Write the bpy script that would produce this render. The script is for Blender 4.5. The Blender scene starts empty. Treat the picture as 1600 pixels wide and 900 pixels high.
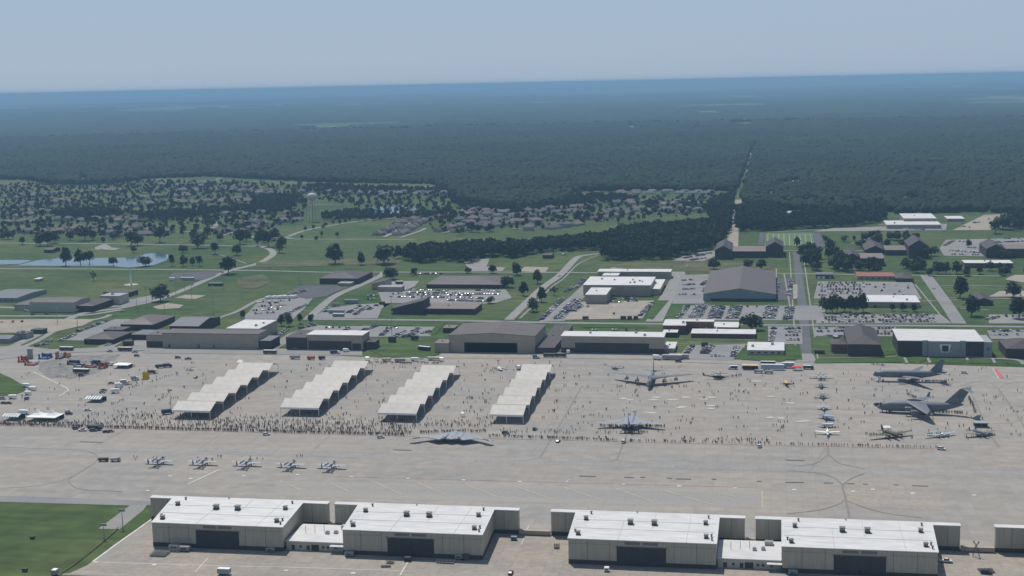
import bpy, bmesh, math, random
import numpy as np
from mathutils import Vector, Matrix
from mathutils.geometry import tessellate_polygon
random.seed(7); rng = np.random.default_rng(7)
rad = math.radians
S = bpy.context.scene
COL = S.collection

# ------------------------------------------------------------------ camera
F, H = 2200.0, 213.0                      # focal length in pixels of a 1600 wide picture, height above the apron (m)
YAW, PITCH, ROLL = rad(10.6), math.atan(320/2200), math.atan(.02125)
fv = Vector((-math.sin(YAW)*math.cos(PITCH), math.cos(YAW)*math.cos(PITCH), -math.sin(PITCH)))
rv0 = Vector((math.cos(YAW), math.sin(YAW), 0)); uv0 = rv0.cross(fv)
RV = math.cos(ROLL)*rv0 - math.sin(ROLL)*uv0
UV = math.sin(ROLL)*rv0 + math.cos(ROLL)*uv0
cd = bpy.data.cameras.new("camera"); cam = bpy.data.objects.new("camera", cd); COL.objects.link(cam)
M4 = Matrix((RV, UV, -fv)).transposed().to_4x4(); M4.translation = Vector((0, 0, H))
cam.matrix_world = M4
cd.sensor_width = 36; cd.lens = 36*F/1600; cd.clip_start = 1; cd.clip_end = 200000
S.camera = cam

# ------------------------------------------------------------------ light
SUN = Vector((-3.4, 5.9, 12.0)).normalized()
W = bpy.data.worlds.new("World"); S.world = W; W.use_nodes = True
nt = W.node_tree; bg = nt.nodes['Background']; bg.inputs['Strength'].default_value = 0.075
sky = nt.nodes.new('ShaderNodeTexSky'); sky.sky_type = 'NISHITA'; sky.sun_disc = False
sky.sun_elevation = math.asin(SUN.z); sky.sun_rotation = math.atan2(SUN.x, SUN.y)
sky.altitude = 220; sky.air_density = 1.0; sky.dust_density = .6; sky.ozone_density = 2.0
# a hazy summer sky: the physical sky veiled by pale blue-grey haze
tint = nt.nodes.new('ShaderNodeMix'); tint.data_type = 'RGBA'; tint.inputs['Factor'].default_value = .86
tint.inputs['B'].default_value = (4.8, 6.3, 8.3, 1)
tc0 = nt.nodes.new('ShaderNodeTexCoord'); sp0 = nt.nodes.new('ShaderNodeSeparateXYZ'); mr0 = nt.nodes.new('ShaderNodeMapRange')
mr0.inputs['From Min'].default_value = .12; mr0.inputs['From Max'].default_value = .75; mr0.inputs['To Min'].default_value = .86; mr0.inputs['To Max'].default_value = .1
nt.links.new(tc0.outputs['Generated'], sp0.inputs[0]); nt.links.new(sp0.outputs['Z'], mr0.inputs['Value']); nt.links.new(mr0.outputs[0], tint.inputs['Factor'])
nt.links.new(sky.outputs[0], tint.inputs['A']); nt.links.new(tint.outputs['Result'], bg.inputs[0])
sl = bpy.data.lights.new("sun", 'SUN'); so = bpy.data.objects.new("sun", sl); COL.objects.link(so)
sl.energy = 4.0; sl.angle = rad(0.53); sl.color = (1, .95, .87)
so.rotation_euler = SUN.to_track_quat('Z', 'Y').to_euler()
so.location = (0, 500, 300)
S.view_settings.view_transform = 'Standard'; S.view_settings.look = 'None'
S.view_settings.exposure = 0.0; S.view_settings.gamma = 1
HAZE_DENSITY = 8.6e-5
S.cycles.max_bounces = 5; S.cycles.diffuse_bounces = 2; S.cycles.volume_bounces = 0
S.cycles.glossy_bounces = 2; S.cycles.transmission_bounces = 2; S.cycles.transparent_max_bounces = 4
S.cycles.use_denoising = True

# ------------------------------------------------------------------ placing on the ground
def P(px, py, z=0.0):
    d = fv*F + RV*(px-800) + UV*(450-py)
    t = (z-H)/d.z
    return Vector((d.x*t, d.y*t, z))
def G(px, py): p = P(px, py); return (p.x, p.y)
def scl(px, py):
    p = P(px, py); return F/((p-Vector((0, 0, H))).dot(fv))
def drop(d): return np.zeros_like(np.asarray(d, dtype=float))

# ------------------------------------------------------------------ materials
MATS = {}
def mat(name, col, rough=.8, var=.12, scale=.3, metal=0, spec=.3, rand=0, emit=None, stretch=None, detail=4):
    if name in MATS: return MATS[name]
    m = bpy.data.materials.new(name); m.use_nodes = True; n = m.node_tree; b = n.nodes['Principled BSDF']
    b.inputs['Roughness'].default_value = rough; b.inputs['Metallic'].default_value = metal
    b.inputs['Specular IOR Level'].default_value = spec
    if var:
        tc = n.nodes.new('ShaderNodeTexCoord'); ns = n.nodes.new('ShaderNodeTexNoise')
        ns.inputs['Scale'].default_value = scale; ns.inputs['Detail'].default_value = detail
        src = tc.outputs['Object']
        if stretch:
            mp = n.nodes.new('ShaderNodeMapping'); mp.inputs['Scale'].default_value = stretch
            n.links.new(src, mp.inputs[0]); src = mp.outputs[0]
        n.links.new(src, ns.inputs['Vector'])
        r = n.nodes.new('ShaderNodeMapRange'); r.inputs['From Min'].default_value = .3; r.inputs['From Max'].default_value = .7
        r.inputs['To Min'].default_value = 1-var; r.inputs['To Max'].default_value = 1+var
        n.links.new(ns.outputs[0], r.inputs['Value'])
        v = r.outputs[0]
        if rand:
            oi = n.nodes.new('ShaderNodeObjectInfo'); r2 = n.nodes.new('ShaderNodeMapRange')
            r2.inputs['To Min'].default_value = 1-rand; r2.inputs['To Max'].default_value = 1+rand
            n.links.new(oi.outputs['Random'], r2.inputs['Value'])
            mu = n.nodes.new('ShaderNodeMath'); mu.operation = 'MULTIPLY'
            n.links.new(v, mu.inputs[0]); n.links.new(r2.outputs[0], mu.inputs[1]); v = mu.outputs[0]
        mx = n.nodes.new('ShaderNodeVectorMath'); mx.operation = 'SCALE'; mx.inputs[0].default_value = col[:3]
        n.links.new(v, mx.inputs['Scale']); n.links.new(mx.outputs[0], b.inputs['Base Color'])
    else:
        b.inputs['Base Color'].default_value = (*col[:3], 1)
    MATS[name] = m
    return m

def mix_mat(name, c1, c2, scale, rough=.9, lo=.4, hi=.6, extra=None, stretch=None, fine=.1, finescale=.4, hue=None):
    """two colours mixed by a broad noise, plus a fine variation"""
    m = bpy.data.materials.new(name); m.use_nodes = True; n = m.node_tree; b = n.nodes['Principled BSDF']
    b.inputs['Roughness'].default_value = rough; b.inputs['Specular IOR Level'].default_value = .15
    tc = n.nodes.new('ShaderNodeTexCoord'); src = tc.outputs['Object']
    if stretch:
        mp = n.nodes.new('ShaderNodeMapping'); mp.inputs['Scale'].default_value = stretch
        n.links.new(src, mp.inputs[0]); src = mp.outputs[0]
    ns = n.nodes.new('ShaderNodeTexNoise'); ns.inputs['Scale'].default_value = scale; ns.inputs['Detail'].default_value = 6
    ns.inputs['Roughness'].default_value = .6
    n.links.new(src, ns.inputs['Vector'])
    r = n.nodes.new('ShaderNodeMapRange'); r.inputs['From Min'].default_value = lo; r.inputs['From Max'].default_value = hi
    n.links.new(ns.outputs[0], r.inputs['Value'])
    mx = n.nodes.new('ShaderNodeMix'); mx.data_type = 'RGBA'
    mx.inputs['A'].default_value = (*c1, 1); mx.inputs['B'].default_value = (*c2, 1)
    n.links.new(r.outputs[0], mx.inputs['Factor'])
    n2 = n.nodes.new('ShaderNodeTexNoise'); n2.inputs['Scale'].default_value = finescale; n2.inputs['Detail'].default_value = 5
    n.links.new(tc.outputs['Object'], n2.inputs['Vector'])
    r2 = n.nodes.new('ShaderNodeMapRange'); r2.inputs['From Min'].default_value = .3; r2.inputs['From Max'].default_value = .7
    r2.inputs['To Min'].default_value = 1-fine; r2.inputs['To Max'].default_value = 1+fine
    n.links.new(n2.outputs[0], r2.inputs['Value'])
    sc = n.nodes.new('ShaderNodeVectorMath'); sc.operation = 'SCALE'
    n.links.new(mx.outputs['Result'], sc.inputs[0]); n.links.new(r2.outputs[0], sc.inputs['Scale'])
    out = sc.outputs[0]
    if extra: out = extra(n, tc, out)
    n.links.new(out, b.inputs['Base Color'])
    MATS[name] = m
    return m

def joints(size, dark, w=.012, dirty=.0):
    """expansion joints between concrete slabs, and slab to slab tone"""
    def f(n, tc, out):
        br = n.nodes.new('ShaderNodeTexBrick'); br.offset = 0; br.squash = 1
        br.inputs['Color1'].default_value = (1, 1, 1, 1); br.inputs['Color2'].default_value = (.91, .91, .915, 1)
        br.inputs['Mortar'].default_value = (dark, dark, dark, 1)
        br.inputs['Scale'].default_value = 1/size; br.inputs['Mortar Size'].default_value = w
        br.inputs['Brick Width'].default_value = 1; br.inputs['Row Height'].default_value = 1
        n.links.new(tc.outputs['Object'], br.inputs['Vector'])
        m = n.nodes.new('ShaderNodeVectorMath'); m.operation = 'MULTIPLY'
        n.links.new(out, m.inputs[0]); n.links.new(br.outputs['Color'], m.inputs[1])
        out = m.outputs[0]
        # long streaks of tyre wear and repaired bands that run along the apron
        mp = n.nodes.new('ShaderNodeMapping'); mp.inputs['Scale'].default_value = (.004, .11, 1)
        n.links.new(tc.outputs['Object'], mp.inputs[0])
        ns = n.nodes.new('ShaderNodeTexNoise'); ns.inputs['Scale'].default_value = 1; ns.inputs['Detail'].default_value = 5
        n.links.new(mp.outputs[0], ns.inputs['Vector'])
        r = n.nodes.new('ShaderNodeMapRange'); r.inputs['From Min'].default_value = .35; r.inputs['From Max'].default_value = .65
        r.inputs['To Min'].default_value = .93; r.inputs['To Max'].default_value = 1.05
        n.links.new(ns.outputs[0], r.inputs['Value'])
        s = n.nodes.new('ShaderNodeVectorMath'); s.operation = 'SCALE'
        n.links.new(out, s.inputs[0]); n.links.new(r.outputs[0], s.inputs['Scale'])
        return s.outputs[0]
    return f

m_conc = mix_mat('apron_concrete', (.335, .302, .264), (.292, .280, .262), .012, lo=.35, hi=.65, extra=joints(7.6, .84, .016), fine=.08, finescale=.15)
m_conc2 = mix_mat('old_concrete', (.36, .315, .265), (.30, .275, .245), .03, lo=.35, hi=.65, extra=joints(7.6, .8, .018), fine=.12, finescale=.3)
m_asph = mix_mat('road_asphalt', (.105, .108, .118), (.13, .132, .14), .03, fine=.08)
m_lot = mix_mat('parking_asphalt', (.215, .215, .22), (.25, .245, .24), .03, fine=.08)
m_roadc = mix_mat('road_concrete', (.27, .262, .25), (.24, .235, .225), .05, fine=.06)
m_dark = mix_mat('dark_asphalt', (.085, .088, .1), (.11, .11, .12), .05, fine=.08)
m_tan = mix_mat('tan_gravel', (.33, .29, .235), (.28, .25, .21), .03, fine=.12)
m_drive = mat('driveway', (.38, .36, .32), var=.1)
def mow(n, tc, out):
    mp = n.nodes.new('ShaderNodeMapping'); mp.inputs['Scale'].default_value = (.02, .12, 1); mp.inputs['Rotation'].default_value = (0, 0, .3)
    n.links.new(tc.outputs['Object'], mp.inputs[0])
    ns = n.nodes.new('ShaderNodeTexNoise'); ns.inputs['Scale'].default_value = 1; ns.inputs['Detail'].default_value = 3
    n.links.new(mp.outputs[0], ns.inputs['Vector'])
    r = n.nodes.new('ShaderNodeMapRange'); r.inputs['From Min'].default_value = .35; r.inputs['From Max'].default_value = .65
    r.inputs['To Min'].default_value = .8; r.inputs['To Max'].default_value = 1.2
    n.links.new(ns.outputs[0], r.inputs['Value'])
    s = n.nodes.new('ShaderNodeVectorMath'); s.operation = 'SCALE'
    n.links.new(out, s.inputs[0]); n.links.new(r.outputs[0], s.inputs['Scale'])
    return s.outputs[0]
m_grass = mix_mat('mown_grass', (.034, .080, .016), (.058, .095, .026), .012, lo=.35, hi=.65, extra=mow, fine=.22, finescale=.12)
m_grass2 = mix_mat('dry_grass', (.07, .085, .034), (.11, .11, .055), .02, lo=.4, hi=.6, extra=mow, fine=.2, finescale=.12)
def fieldfn(n, tc, out):
    # farmland beyond the woods: a patchwork of hay, pasture and crop fields
    vo = n.nodes.new('ShaderNodeTexVoronoi'); vo.inputs['Scale'].default_value = .0028
    n.links.new(tc.outputs['Object'], vo.inputs['Vector'])
    cr = n.nodes.new('ShaderNodeValToRGB'); e = cr.color_ramp.elements
    e[0].color = (.04, .065, .025, 1); e[1].color = (.19, .18, .10, 1); e[1].position = .9
    k = cr.color_ramp.elements.new(.5); k.color = (.075, .115, .04, 1)
    n.links.new(vo.outputs['Color'], cr.inputs[0])
    ge = n.nodes.new('ShaderNodeSeparateXYZ'); n.links.new(tc.outputs['Object'], ge.inputs[0])
    r = n.nodes.new('ShaderNodeMapRange'); r.inputs['From Min'].default_value = 4200; r.inputs['From Max'].default_value = 4700
    n.links.new(ge.outputs['Y'], r.inputs['Value'])
    mx = n.nodes.new('ShaderNodeMix'); mx.data_type = 'RGBA'
    n.links.new(r.outputs[0], mx.inputs['Factor']); n.links.new(out, mx.inputs['A']); n.links.new(cr.outputs[0], mx.inputs['B'])
    return mx.outputs['Result']
m_ground = mix_mat('ground_cover', (.030, .070, .017), (.080, .104, .034), .006, lo=.35, hi=.65, extra=lambda n, tc, o: fieldfn(n, tc, mow(n, tc, o)), fine=.22, finescale=.08)
m_leaf = mat('foliage', (.024, .044, .016), rough=.7, var=.35, scale=.9, rand=.4, spec=.2)
m_leaf2 = mat('foliage_olive', (.044, .062, .023), rough=.7, var=.35, scale=.9, rand=.35, spec=.2)
m_wood = mat('woodland', (.016, .031, .015), rough=.8, var=.45, scale=.035, spec=.1, detail=8)
def woodtone(n, tc, out):
    ns = n.nodes.new('ShaderNodeTexNoise'); ns.inputs['Scale'].default_value = .0016; ns.inputs['Detail'].default_value = 4
    n.links.new(tc.outputs['Object'], ns.inputs['Vector'])
    r = n.nodes.new('ShaderNodeMapRange'); r.inputs['From Min'].default_value = .35; r.inputs['From Max'].default_value = .65
    r.inputs['To Min'].default_value = .75; r.inputs['To Max'].default_value = 1.3
    n.links.new(ns.outputs[0], r.inputs['Value'])
    s = n.nodes.new('ShaderNodeVectorMath'); s.operation = 'SCALE'
    n.links.new(out, s.inputs[0]); n.links.new(r.outputs[0], s.inputs['Scale'])
    return s.outputs[0]
m_wood = mix_mat('mixed_woodland', (.009, .024, .012), (.021, .036, .014), .045, lo=.35, hi=.65, extra=woodtone, fine=.45, finescale=.4)
m_woodn = mix_mat('near_woodland', (.016, .034, .013), (.038, .056, .021), .09, lo=.38, hi=.62, fine=.35, finescale=.9)
m_trunk = mat('bark', (.09, .07, .05))
m_white = mat('white_roofing', (.57, .565, .56), rough=.6, var=.12, scale=.3, rand=.03, stretch=(.35, 1, 1), detail=8)
m_whiter = mat('white_paint', (.82, .82, .80), rough=.45, var=.03)
m_fabric = mat('cream_membrane', (.50, .475, .435), rough=.7, var=.08, scale=.25, rand=.06)
m_tanw = mat('tan_panel', (.42, .375, .30), rough=.6, var=.10, scale=.8, stretch=(1, 1, .12), detail=6)
m_tanw2 = mat('tan_wall', (.36, .31, .24), rough=.7, var=.07, scale=.15)
m_brownb = mat('brown_base', (.06, .045, .04), rough=.7, var=.1)
m_seam = mat('panel_seam', (.22, .20, .17), rough=.7, var=0)
m_door = mat('dark_door', (.035, .035, .042), rough=.5, var=.15)
m_louv = mat('louvre', (.20, .19, .17), rough=.6, var=.1, scale=3)
m_brown = mat('brown_brick', (.055, .042, .04), rough=.8, var=.12)
m_brownr = mat('brown_metal_roof', (.098, .078, .075), rough=.55, var=.08, scale=.08)
m_brownr2 = mat('dark_brown_roof', (.055, .042, .044), rough=.6, var=.1, scale=.08)
m_tanr = mat('tan_shingle_roof', (.19, .155, .14), rough=.8, var=.08)
m_grey = mat('grey_wall', (.30, .30, .30), rough=.6, var=.06)
m_greyr = mat('grey_roof', (.13, .135, .155), rough=.6, var=.08)
m_bluew = mat('pale_blue_wall', (.22, .27, .30), rough=.6, var=.05)
m_redr = mat('red_roof', (.26, .10, .075), rough=.7, var=.1)
m_beige = mat('beige_wall', (.46, .42, .35), rough=.7, var=.06)
m_redb = mat('red_brick', (.16, .075, .06), rough=.8, var=.1)
m_glass = mat('dark_glass', (.02, .025, .03), rough=.3, var=0, spec=.5)
m_metal = mat('steel', (.35, .36, .37), rough=.4, var=.05, metal=.5)
m_dk = mat('dark_machinery', (.05, .052, .05), rough=.6, var=.2)
m_tire = mat('tyre', (.02, .02, .02), rough=.8, var=0)
m_gun = mat('gunship_grey', (.140, .156, .178), rough=.5, var=.08, scale=.25)
m_gun2 = mat('bomber_grey', (.26, .285, .315), rough=.5, var=.08, scale=.25)
m_gunl = mat('light_aircraft_grey', (.34, .37, .40), rough=.45, var=.06, scale=.3)
m_olive = mat('olive_drab', (.09, .09, .055), rough=.6, var=.1)
m_black = mat('black_paint', (.022, .022, .025), rough=.5, var=.1)
m_silver = mat('bare_metal', (.5, .53, .56), rough=.3, var=.05, metal=.4)
m_yellow = mat('yellow_paint', (.6, .42, .05), rough=.6, var=.05)
m_orange = mat('orange_vinyl', (.34, .13, .05), rough=.5, var=.1)
m_red = mat('red_vinyl', (.28, .07, .055), rough=.5, var=.1)
m_blue = mat('blue_vinyl', (.06, .12, .26), rough=.5, var=.1)
m_teal = mat('teal_canvas', (.10, .20, .22), rough=.7, var=.05)
m_skin = mat('skin', (.36, .23, .17), var=0)
m_hair = mat('hair', (.04, .03, .025), var=0)

# ------------------------------------------------------------------ mesh builder
class MB:
    def __init__(s): s.v = []; s.f = []; s.m = []
    def add(s, vs, fs, m=0):
        b = len(s.v); s.v += [tuple(v) for v in vs]
        for f in fs: s.f.append([b+i for i in f]); s.m.append(m)
        return s
    def box(s, x0, x1, y0, y1, z0, z1, m=0):
        return s.add([(x0,y0,z0),(x1,y0,z0),(x1,y1,z0),(x0,y1,z0),(x0,y0,z1),(x1,y0,z1),(x1,y1,z1),(x0,y1,z1)],
                     [(3,2,1,0),(4,5,6,7),(0,1,5,4),(1,2,6,5),(2,3,7,6),(3,0,4,7)], m)
    def prism(s, pts, z0, z1, m=0):
        n = len(pts)
        a = sum(pts[i][0]*pts[(i+1) % n][1]-pts[(i+1) % n][0]*pts[i][1] for i in range(n))
        if a < 0: pts = pts[::-1]
        vs = [(x, y, z0) for x, y in pts]+[(x, y, z1) for x, y in pts]
        return s.add(vs, [tuple(range(n-1, -1, -1)), tuple(range(n, 2*n))]+[(i, (i+1) % n, n+(i+1) % n, n+i) for i in range(n)], m)
    def tube(s, a, b, r0, r1=None, n=6, m=0):
        a = Vector(a); b = Vector(b); r1 = r0 if r1 is None else r1; d = (b-a).normalized()
        q = d.to_track_quat('Z', 'Y'); vs = []
        for c, r in ((a, r0), (b, r1)):
            for i in range(n):
                t = 2*math.pi*i/n; vs.append(c+q @ Vector((r*math.cos(t), r*math.sin(t), 0)))
        return s.add(vs, [(i, (i+1) % n, n+(i+1) % n, n+i) for i in range(n)]+[tuple(range(n-1, -1, -1)), tuple(range(n, 2*n))], m)
    def loft(s, rings, m=0, cap=True):
        n = len(rings[0]); b = len(s.v); vs = [p for r in rings for p in r]; fs = []
        for k in range(len(rings)-1):
            for i in range(n): fs.append((k*n+i, k*n+(i+1) % n, (k+1)*n+(i+1) % n, (k+1)*n+i))
        if cap: fs += [tuple(range(n-1, -1, -1)), tuple((len(rings)-1)*n+i for i in range(n))]
        return s.add(vs, fs, m)
    def xsec(s, secs, m=0, n=12):
        """body along local x: (x, half width, half height, z centre)"""
        return s.loft([[(x, w*math.cos(2*math.pi*i/n), zc+h*math.sin(2*math.pi*i/n)) for i in range(n)] for x, w, h, zc in secs], m)
    def wing(s, r, rc, t, tc, th=.12, m=0):
        """flat aerofoil between root leading edge r / chord rc and tip leading edge t / chord tc (chord runs to -x)"""
        rings = []
        vert = abs(t[2]-r[2]) > abs(t[1]-r[1])
        for p, c in ((r, rc), (t, tc)):
            ring = []
            for u, w in ((0, 0), (.12, .8), (.4, 1), (.75, .55), (1, .04), (1, -.04), (.75, -.4), (.4, -.6), (.12, -.5)):
                o = w*th*c/2
                ring.append((p[0]-u*c, p[1]+(o if vert else 0), p[2]+(0 if vert else o)))
            rings.append(ring)
        return s.loft(rings, m)
    def mesh(s, name, mats):
        me = bpy.data.meshes.new(name); me.from_pydata(s.v, [], s.f)
        for mm in (mats if isinstance(mats, (list, tuple)) else [mats]): me.materials.append(mm)
        me.polygons.foreach_set('material_index', s.m)
        bm = bmesh.new(); bm.from_mesh(me); bmesh.ops.recalc_face_normals(bm, faces=bm.faces); bm.to_mesh(me); bm.free()
        me.update(); return me
    def build(s, name, mats, parent=None, smooth=False, label=None):
        o = bpy.data.objects.new(name, s.mesh(name, mats)); COL.objects.link(o)
        if parent is not None: o.parent = parent
        if smooth:
            for p in o.data.polygons: p.use_smooth = True
        if label: o['label'] = label
        return o

LAND = []      # landmarks used to say where a repeated thing stands
def tag(o, label, cat, group=None):
    o['label'] = label; o['category'] = cat
    if group: o['group'] = group
    return o
def struct(o): o['kind'] = 'structure'; return o
def thing(name, label, cat, loc=(0, 0, 0), rz=0, group=None):
    o = bpy.data.objects.new(name, None); COL.objects.link(o); o.location = loc; o.rotation_euler = (0, 0, rz)
    o.empty_display_size = .1
    return tag(o, label, cat, group)
def copy_tree(o, parent=None):
    c = o.copy(); COL.objects.link(c)
    if parent is not None: c.parent = parent
    for ch in CH.get(o.name, children(o)): copy_tree(ch, c)
    return c
CH = {}
def children(o):
    r = [x for x in COL.objects if x.parent == o]; CH[o.name] = r; return r

def sheet(name, pts, z, m, world=False):
    """one flat sheet on the ground; pts are picture points unless world"""
    w = pts if world else [G(*p) for p in pts]
    a = sum(w[i][0]*w[(i+1) % len(w)][1]-w[(i+1) % len(w)][0]*w[i][1] for i in range(len(w)))
    if a < 0: w = w[::-1]
    LIFT[0] += .0012; z += LIFT[0]
    tris = tessellate_polygon([[Vector((x, y, 0)) for x, y in w]])
    tris = [t if (Vector(w[t[1]])-Vector(w[t[0]])).cross(Vector(w[t[2]])-Vector(w[t[0]])) > 0 else t[::-1] for t in tris]
    me = bpy.data.meshes.new(name); me.from_pydata([(x, y, z) for x, y in w], [], [tuple(t) for t in tris]); me.materials.append(m)
    o = bpy.data.objects.new(name, me); COL.objects.link(o)
    return struct(o)
LIFT = [0.0]
def smoothline(w, n=6):
    if len(w) < 3: return w
    out = []
    for i in range(len(w)-1):
        p0 = Vector(w[max(0, i-1)]); p1 = Vector(w[i]); p2 = Vector(w[i+1]); p3 = Vector(w[min(len(w)-1, i+2)])
        for k in range(n):
            t = k/n
            out.append(tuple(.5*((2*p1)+(-p0+p2)*t+(2*p0-5*p1+4*p2-p3)*t*t+(-p0+3*p1-3*p2+p3)*t**3)))
    return out+[tuple(w[-1])]
def ribbon(name, pts, width, z, m, world=False, smooth=True):
    w = pts if world else [G(*p) for p in pts]
    if smooth: w = smoothline(w)
    L = []; R = []; LIFT[0] += .0012; z += LIFT[0]
    for i, p in enumerate(w):
        a = Vector(w[max(0, i-1)]); b = Vector(w[min(len(w)-1, i+1)]); d = (b-a).normalized(); nn = Vector((-d.y, d.x))*width/2
        L.append((p[0]+nn.x, p[1]+nn.y, z+float(drop(math.hypot(*p))))); R.append((p[0]-nn.x, p[1]-nn.y, z+float(drop(math.hypot(*p)))))
    me = bpy.data.meshes.new(name); n = len(w)
    me.from_pydata(L+R, [], [(n+i, n+i+1, i+1, i) for i in range(n-1)]); me.materials.append(m)
    o = bpy.data.objects.new(name, me); COL.objects.link(o)
    return struct(o)

# ------------------------------------------------------------------ the ground, out to the horizon
def make_ground():
    rings = [0, 60, 200, 400, 700, 1000, 1400, 1800, 2200, 2500]+[2500*1.15**k for k in range(1, 29)]
    n = 128; v = [(0, 0, 0)]; f = []
    for r in rings[1:]:
        for i in range(n):
            t = 2*math.pi*i/n; v.append((r*math.cos(t), r*math.sin(t), float(drop(r))))
    for i in range(n): f.append((0, 1+i, 1+(i+1) % n))
    for k in range(len(rings)-2):
        for i in range(n):
            a = 1+k*n; b = a+n; f.append((a+i, b+i, b+(i+1) % n, a+(i+1) % n))
    me = bpy.data.meshes.new('ground'); me.from_pydata(v, [], f); me.materials.append(m_ground)
    for p in me.polygons: p.use_smooth = True
    o = bpy.data.objects.new('ground', me); COL.objects.link(o); struct(o)
    print('ground radius', rings[-1], float(drop(rings[-1])))
    return rings[-1]
GR = make_ground()

# haze: the air between the camera and the far country
hz = MB().box(-GR-900, GR+900, -GR-900, GR+900, -1.5, H+9).build('haze', [])
hm = bpy.data.materials.new('haze_air'); hm.use_nodes = True
for nn in list(hm.node_tree.nodes):
    if nn.type == 'BSDF_PRINCIPLED': hm.node_tree.nodes.remove(nn)
pv = hm.node_tree.nodes.new('ShaderNodeVolumePrincipled')
pv.inputs['Color'].default_value = (.39, .67, .95, 1); pv.inputs['Density'].default_value = HAZE_DENSITY
hm.node_tree.links.new(pv.outputs[0], [x for x in hm.node_tree.nodes if x.type == 'OUTPUT_MATERIAL'][0].inputs['Volume'])
hz.data.materials.clear(); hz.data.materials.append(hm); hz['kind'] = 'stuff'

# ------------------------------------------------------------------ paved ground
sheet('apron', [(-636, 663), (-401, 662), (-327, 662), (-307, 662), (-306, 560), (-314, 557), (-58, 556), (416, 553), (423, 1052), (181, 1058), (63, 1068), (-76, 1073), (-199, 1068), (-261, 1070), (-299, 1056), (-370, 1069), (-501, 1073), (-542, 1067), (-625, 1070), (-663, 1062), (-703, 1046), (-700, 907)], .03, m_conc, world=True)
g = [G(*p) for p in ((-30, 570), (0, 583), (20, 592), (38, 603), (41, 611), (20, 618), (-40, 624))]
sheet('grass_verge', g, .07, m_grass, world=True)
sheet('apron_edge_strip', [(-30, 774), (90, 777), (210, 782), (238, 783), (238, 789), (205, 790), (0, 784), (-30, 783)], .06, m_lot)
sheet('paved_spur', [(204, 789), (218, 783), (232, 785), (224, 797), (187, 827), (154, 826)], .045, m_roadc)
sheet('hangar_court', [(-309, 558), (416, 554), (417, 636), (-293, 641), (-296, 608)], .07, m_conc2, world=True)
sheet('taxiway_band', [(0, 697), (400, 703), (800, 715), (1200, 728), (1640, 734), (1640, 743), (1200, 737), (800, 724), (400, 712), (0, 704)], .06, mix_mat('worn_concrete', (.275, .270, .262), (.315, .298, .275), .05, extra=joints(7.6, .86, .016), stretch=(.05, .6, 1)))
sheet('asphalt_shoulder', [(430, 752), (800, 758), (1190, 768), (1190, 793), (800, 785), (430, 775)], .055, mix_mat('shoulder_grey', (.280, .272, .262), (.315, .298, .272), .06, fine=.06, stretch=(.04, .8, 1)))
sheet('repaired_slabs', [(1270, 760), (1467, 769), (1475, 797), (1320, 790)], .055, mix_mat('pink_concrete', (.345, .295, .25), (.325, .3, .27), .05, extra=joints(7.6, .86, .016)))
sheet('stained_pavement', [(62, 566), (110, 556), (190, 553), (170, 572), (150, 584), (110, 592), (75, 590), (60, 578)], .06, mix_mat('rubber_stain', (.12, .12, .125), (.30, .285, .26), .11, lo=.36, hi=.66, stretch=(1, 2.5, 1)))

m_line = mat('painted_line_dark', (.195, .185, .17), var=.15, scale=.3)
m_lineb = mat('worn_dark_line', (.235, .23, .22), var=.2, scale=.1)
m_lw = mat('painted_line_white', (.55, .54, .50), var=.2, scale=.2)
m_ly = mat('painted_line_yellow', (.44, .38, .25), var=.15, scale=.2)
m_lr = mat('painted_line_red', (.42, .25, .22), var=.2, scale=.15)
def line(pts, w, m, z=.1, smooth=True, name='painted_line'): return ribbon(name, pts, w, z, m, smooth=smooth)
for pts, w in (
    ([(910, 602), (880, 655), (844, 715)], .9), ([(995, 640), (975, 690), (964, 718)], .9), ([(800, 720), (830, 718.5), (844, 716), (856, 720), (880, 722)], .7),
    ([(925, 721), (950, 721), (963, 718.5), (975, 722), (1010, 723)], .7), ([(515, 681), (500, 694), (485, 708)], .7), ([(460, 711), (480, 708.5), (486, 709), (495, 713), (560, 716)], .6),
    ([(680, 690), (662, 710), (670, 716), (690, 718)], .7), ([(348, 676), (325, 692), (311, 703), (320, 706), (400, 708)], .6), ([(192, 674), (165, 688), (145, 699), (155, 703), (250, 706)], .6),
    ([(0, 699), (60, 701), (120, 703), (147, 709), (151, 720), (130, 735), (108, 749), (112, 758), (130, 765), (190, 768)], .8), ([(0, 763), (50, 760), (90, 753), (112, 744)], .6),
    ([(1294, 696), (1294, 706), (1294.5, 712)], 1.0), ([(1240, 729), (1275, 724), (1294, 712), (1312, 724), (1350, 733)], .8),
    ([(1230, 735), (1280, 740), (1305, 748), (1317, 759)], 1.0), ([(1350, 740), (1330, 748), (1317, 759), (1320, 775), (1327, 808)], 1.2),
    ([(1320, 781), (1310, 788), (1280, 797), (1230, 803)], 1.0), ([(1320, 781), (1350, 793), (1390, 803), (1440, 809)], 1.0),
    ([(1520, 620), (1534, 650), (1548, 680), (1561, 699)], .8), ([(1505, 585), (1512, 605), (1520, 620)], .6), ([(1559, 607), (1585, 642), (1603, 672)], 1.0), ([(1500, 603), (1540, 595), (1559, 607), (1572, 600), (1600, 596)], .6), ([(1552, 625), (1560, 618), (1566, 615)], .6),
    ([(1583, 643), (1590, 638), (1603, 633)], .6), ([(1550, 662), (1580, 661), (1592, 657)], .5),
    ([(1218, 639), (1282, 640), (1345, 640)], .35), ([(1240, 610), (1283, 608), (1330, 611)], .35), ([(1290, 700), (1262, 740)], .3)):
    line(pts, w*.9, m_line if w > .7 else m_lineb)
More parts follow.
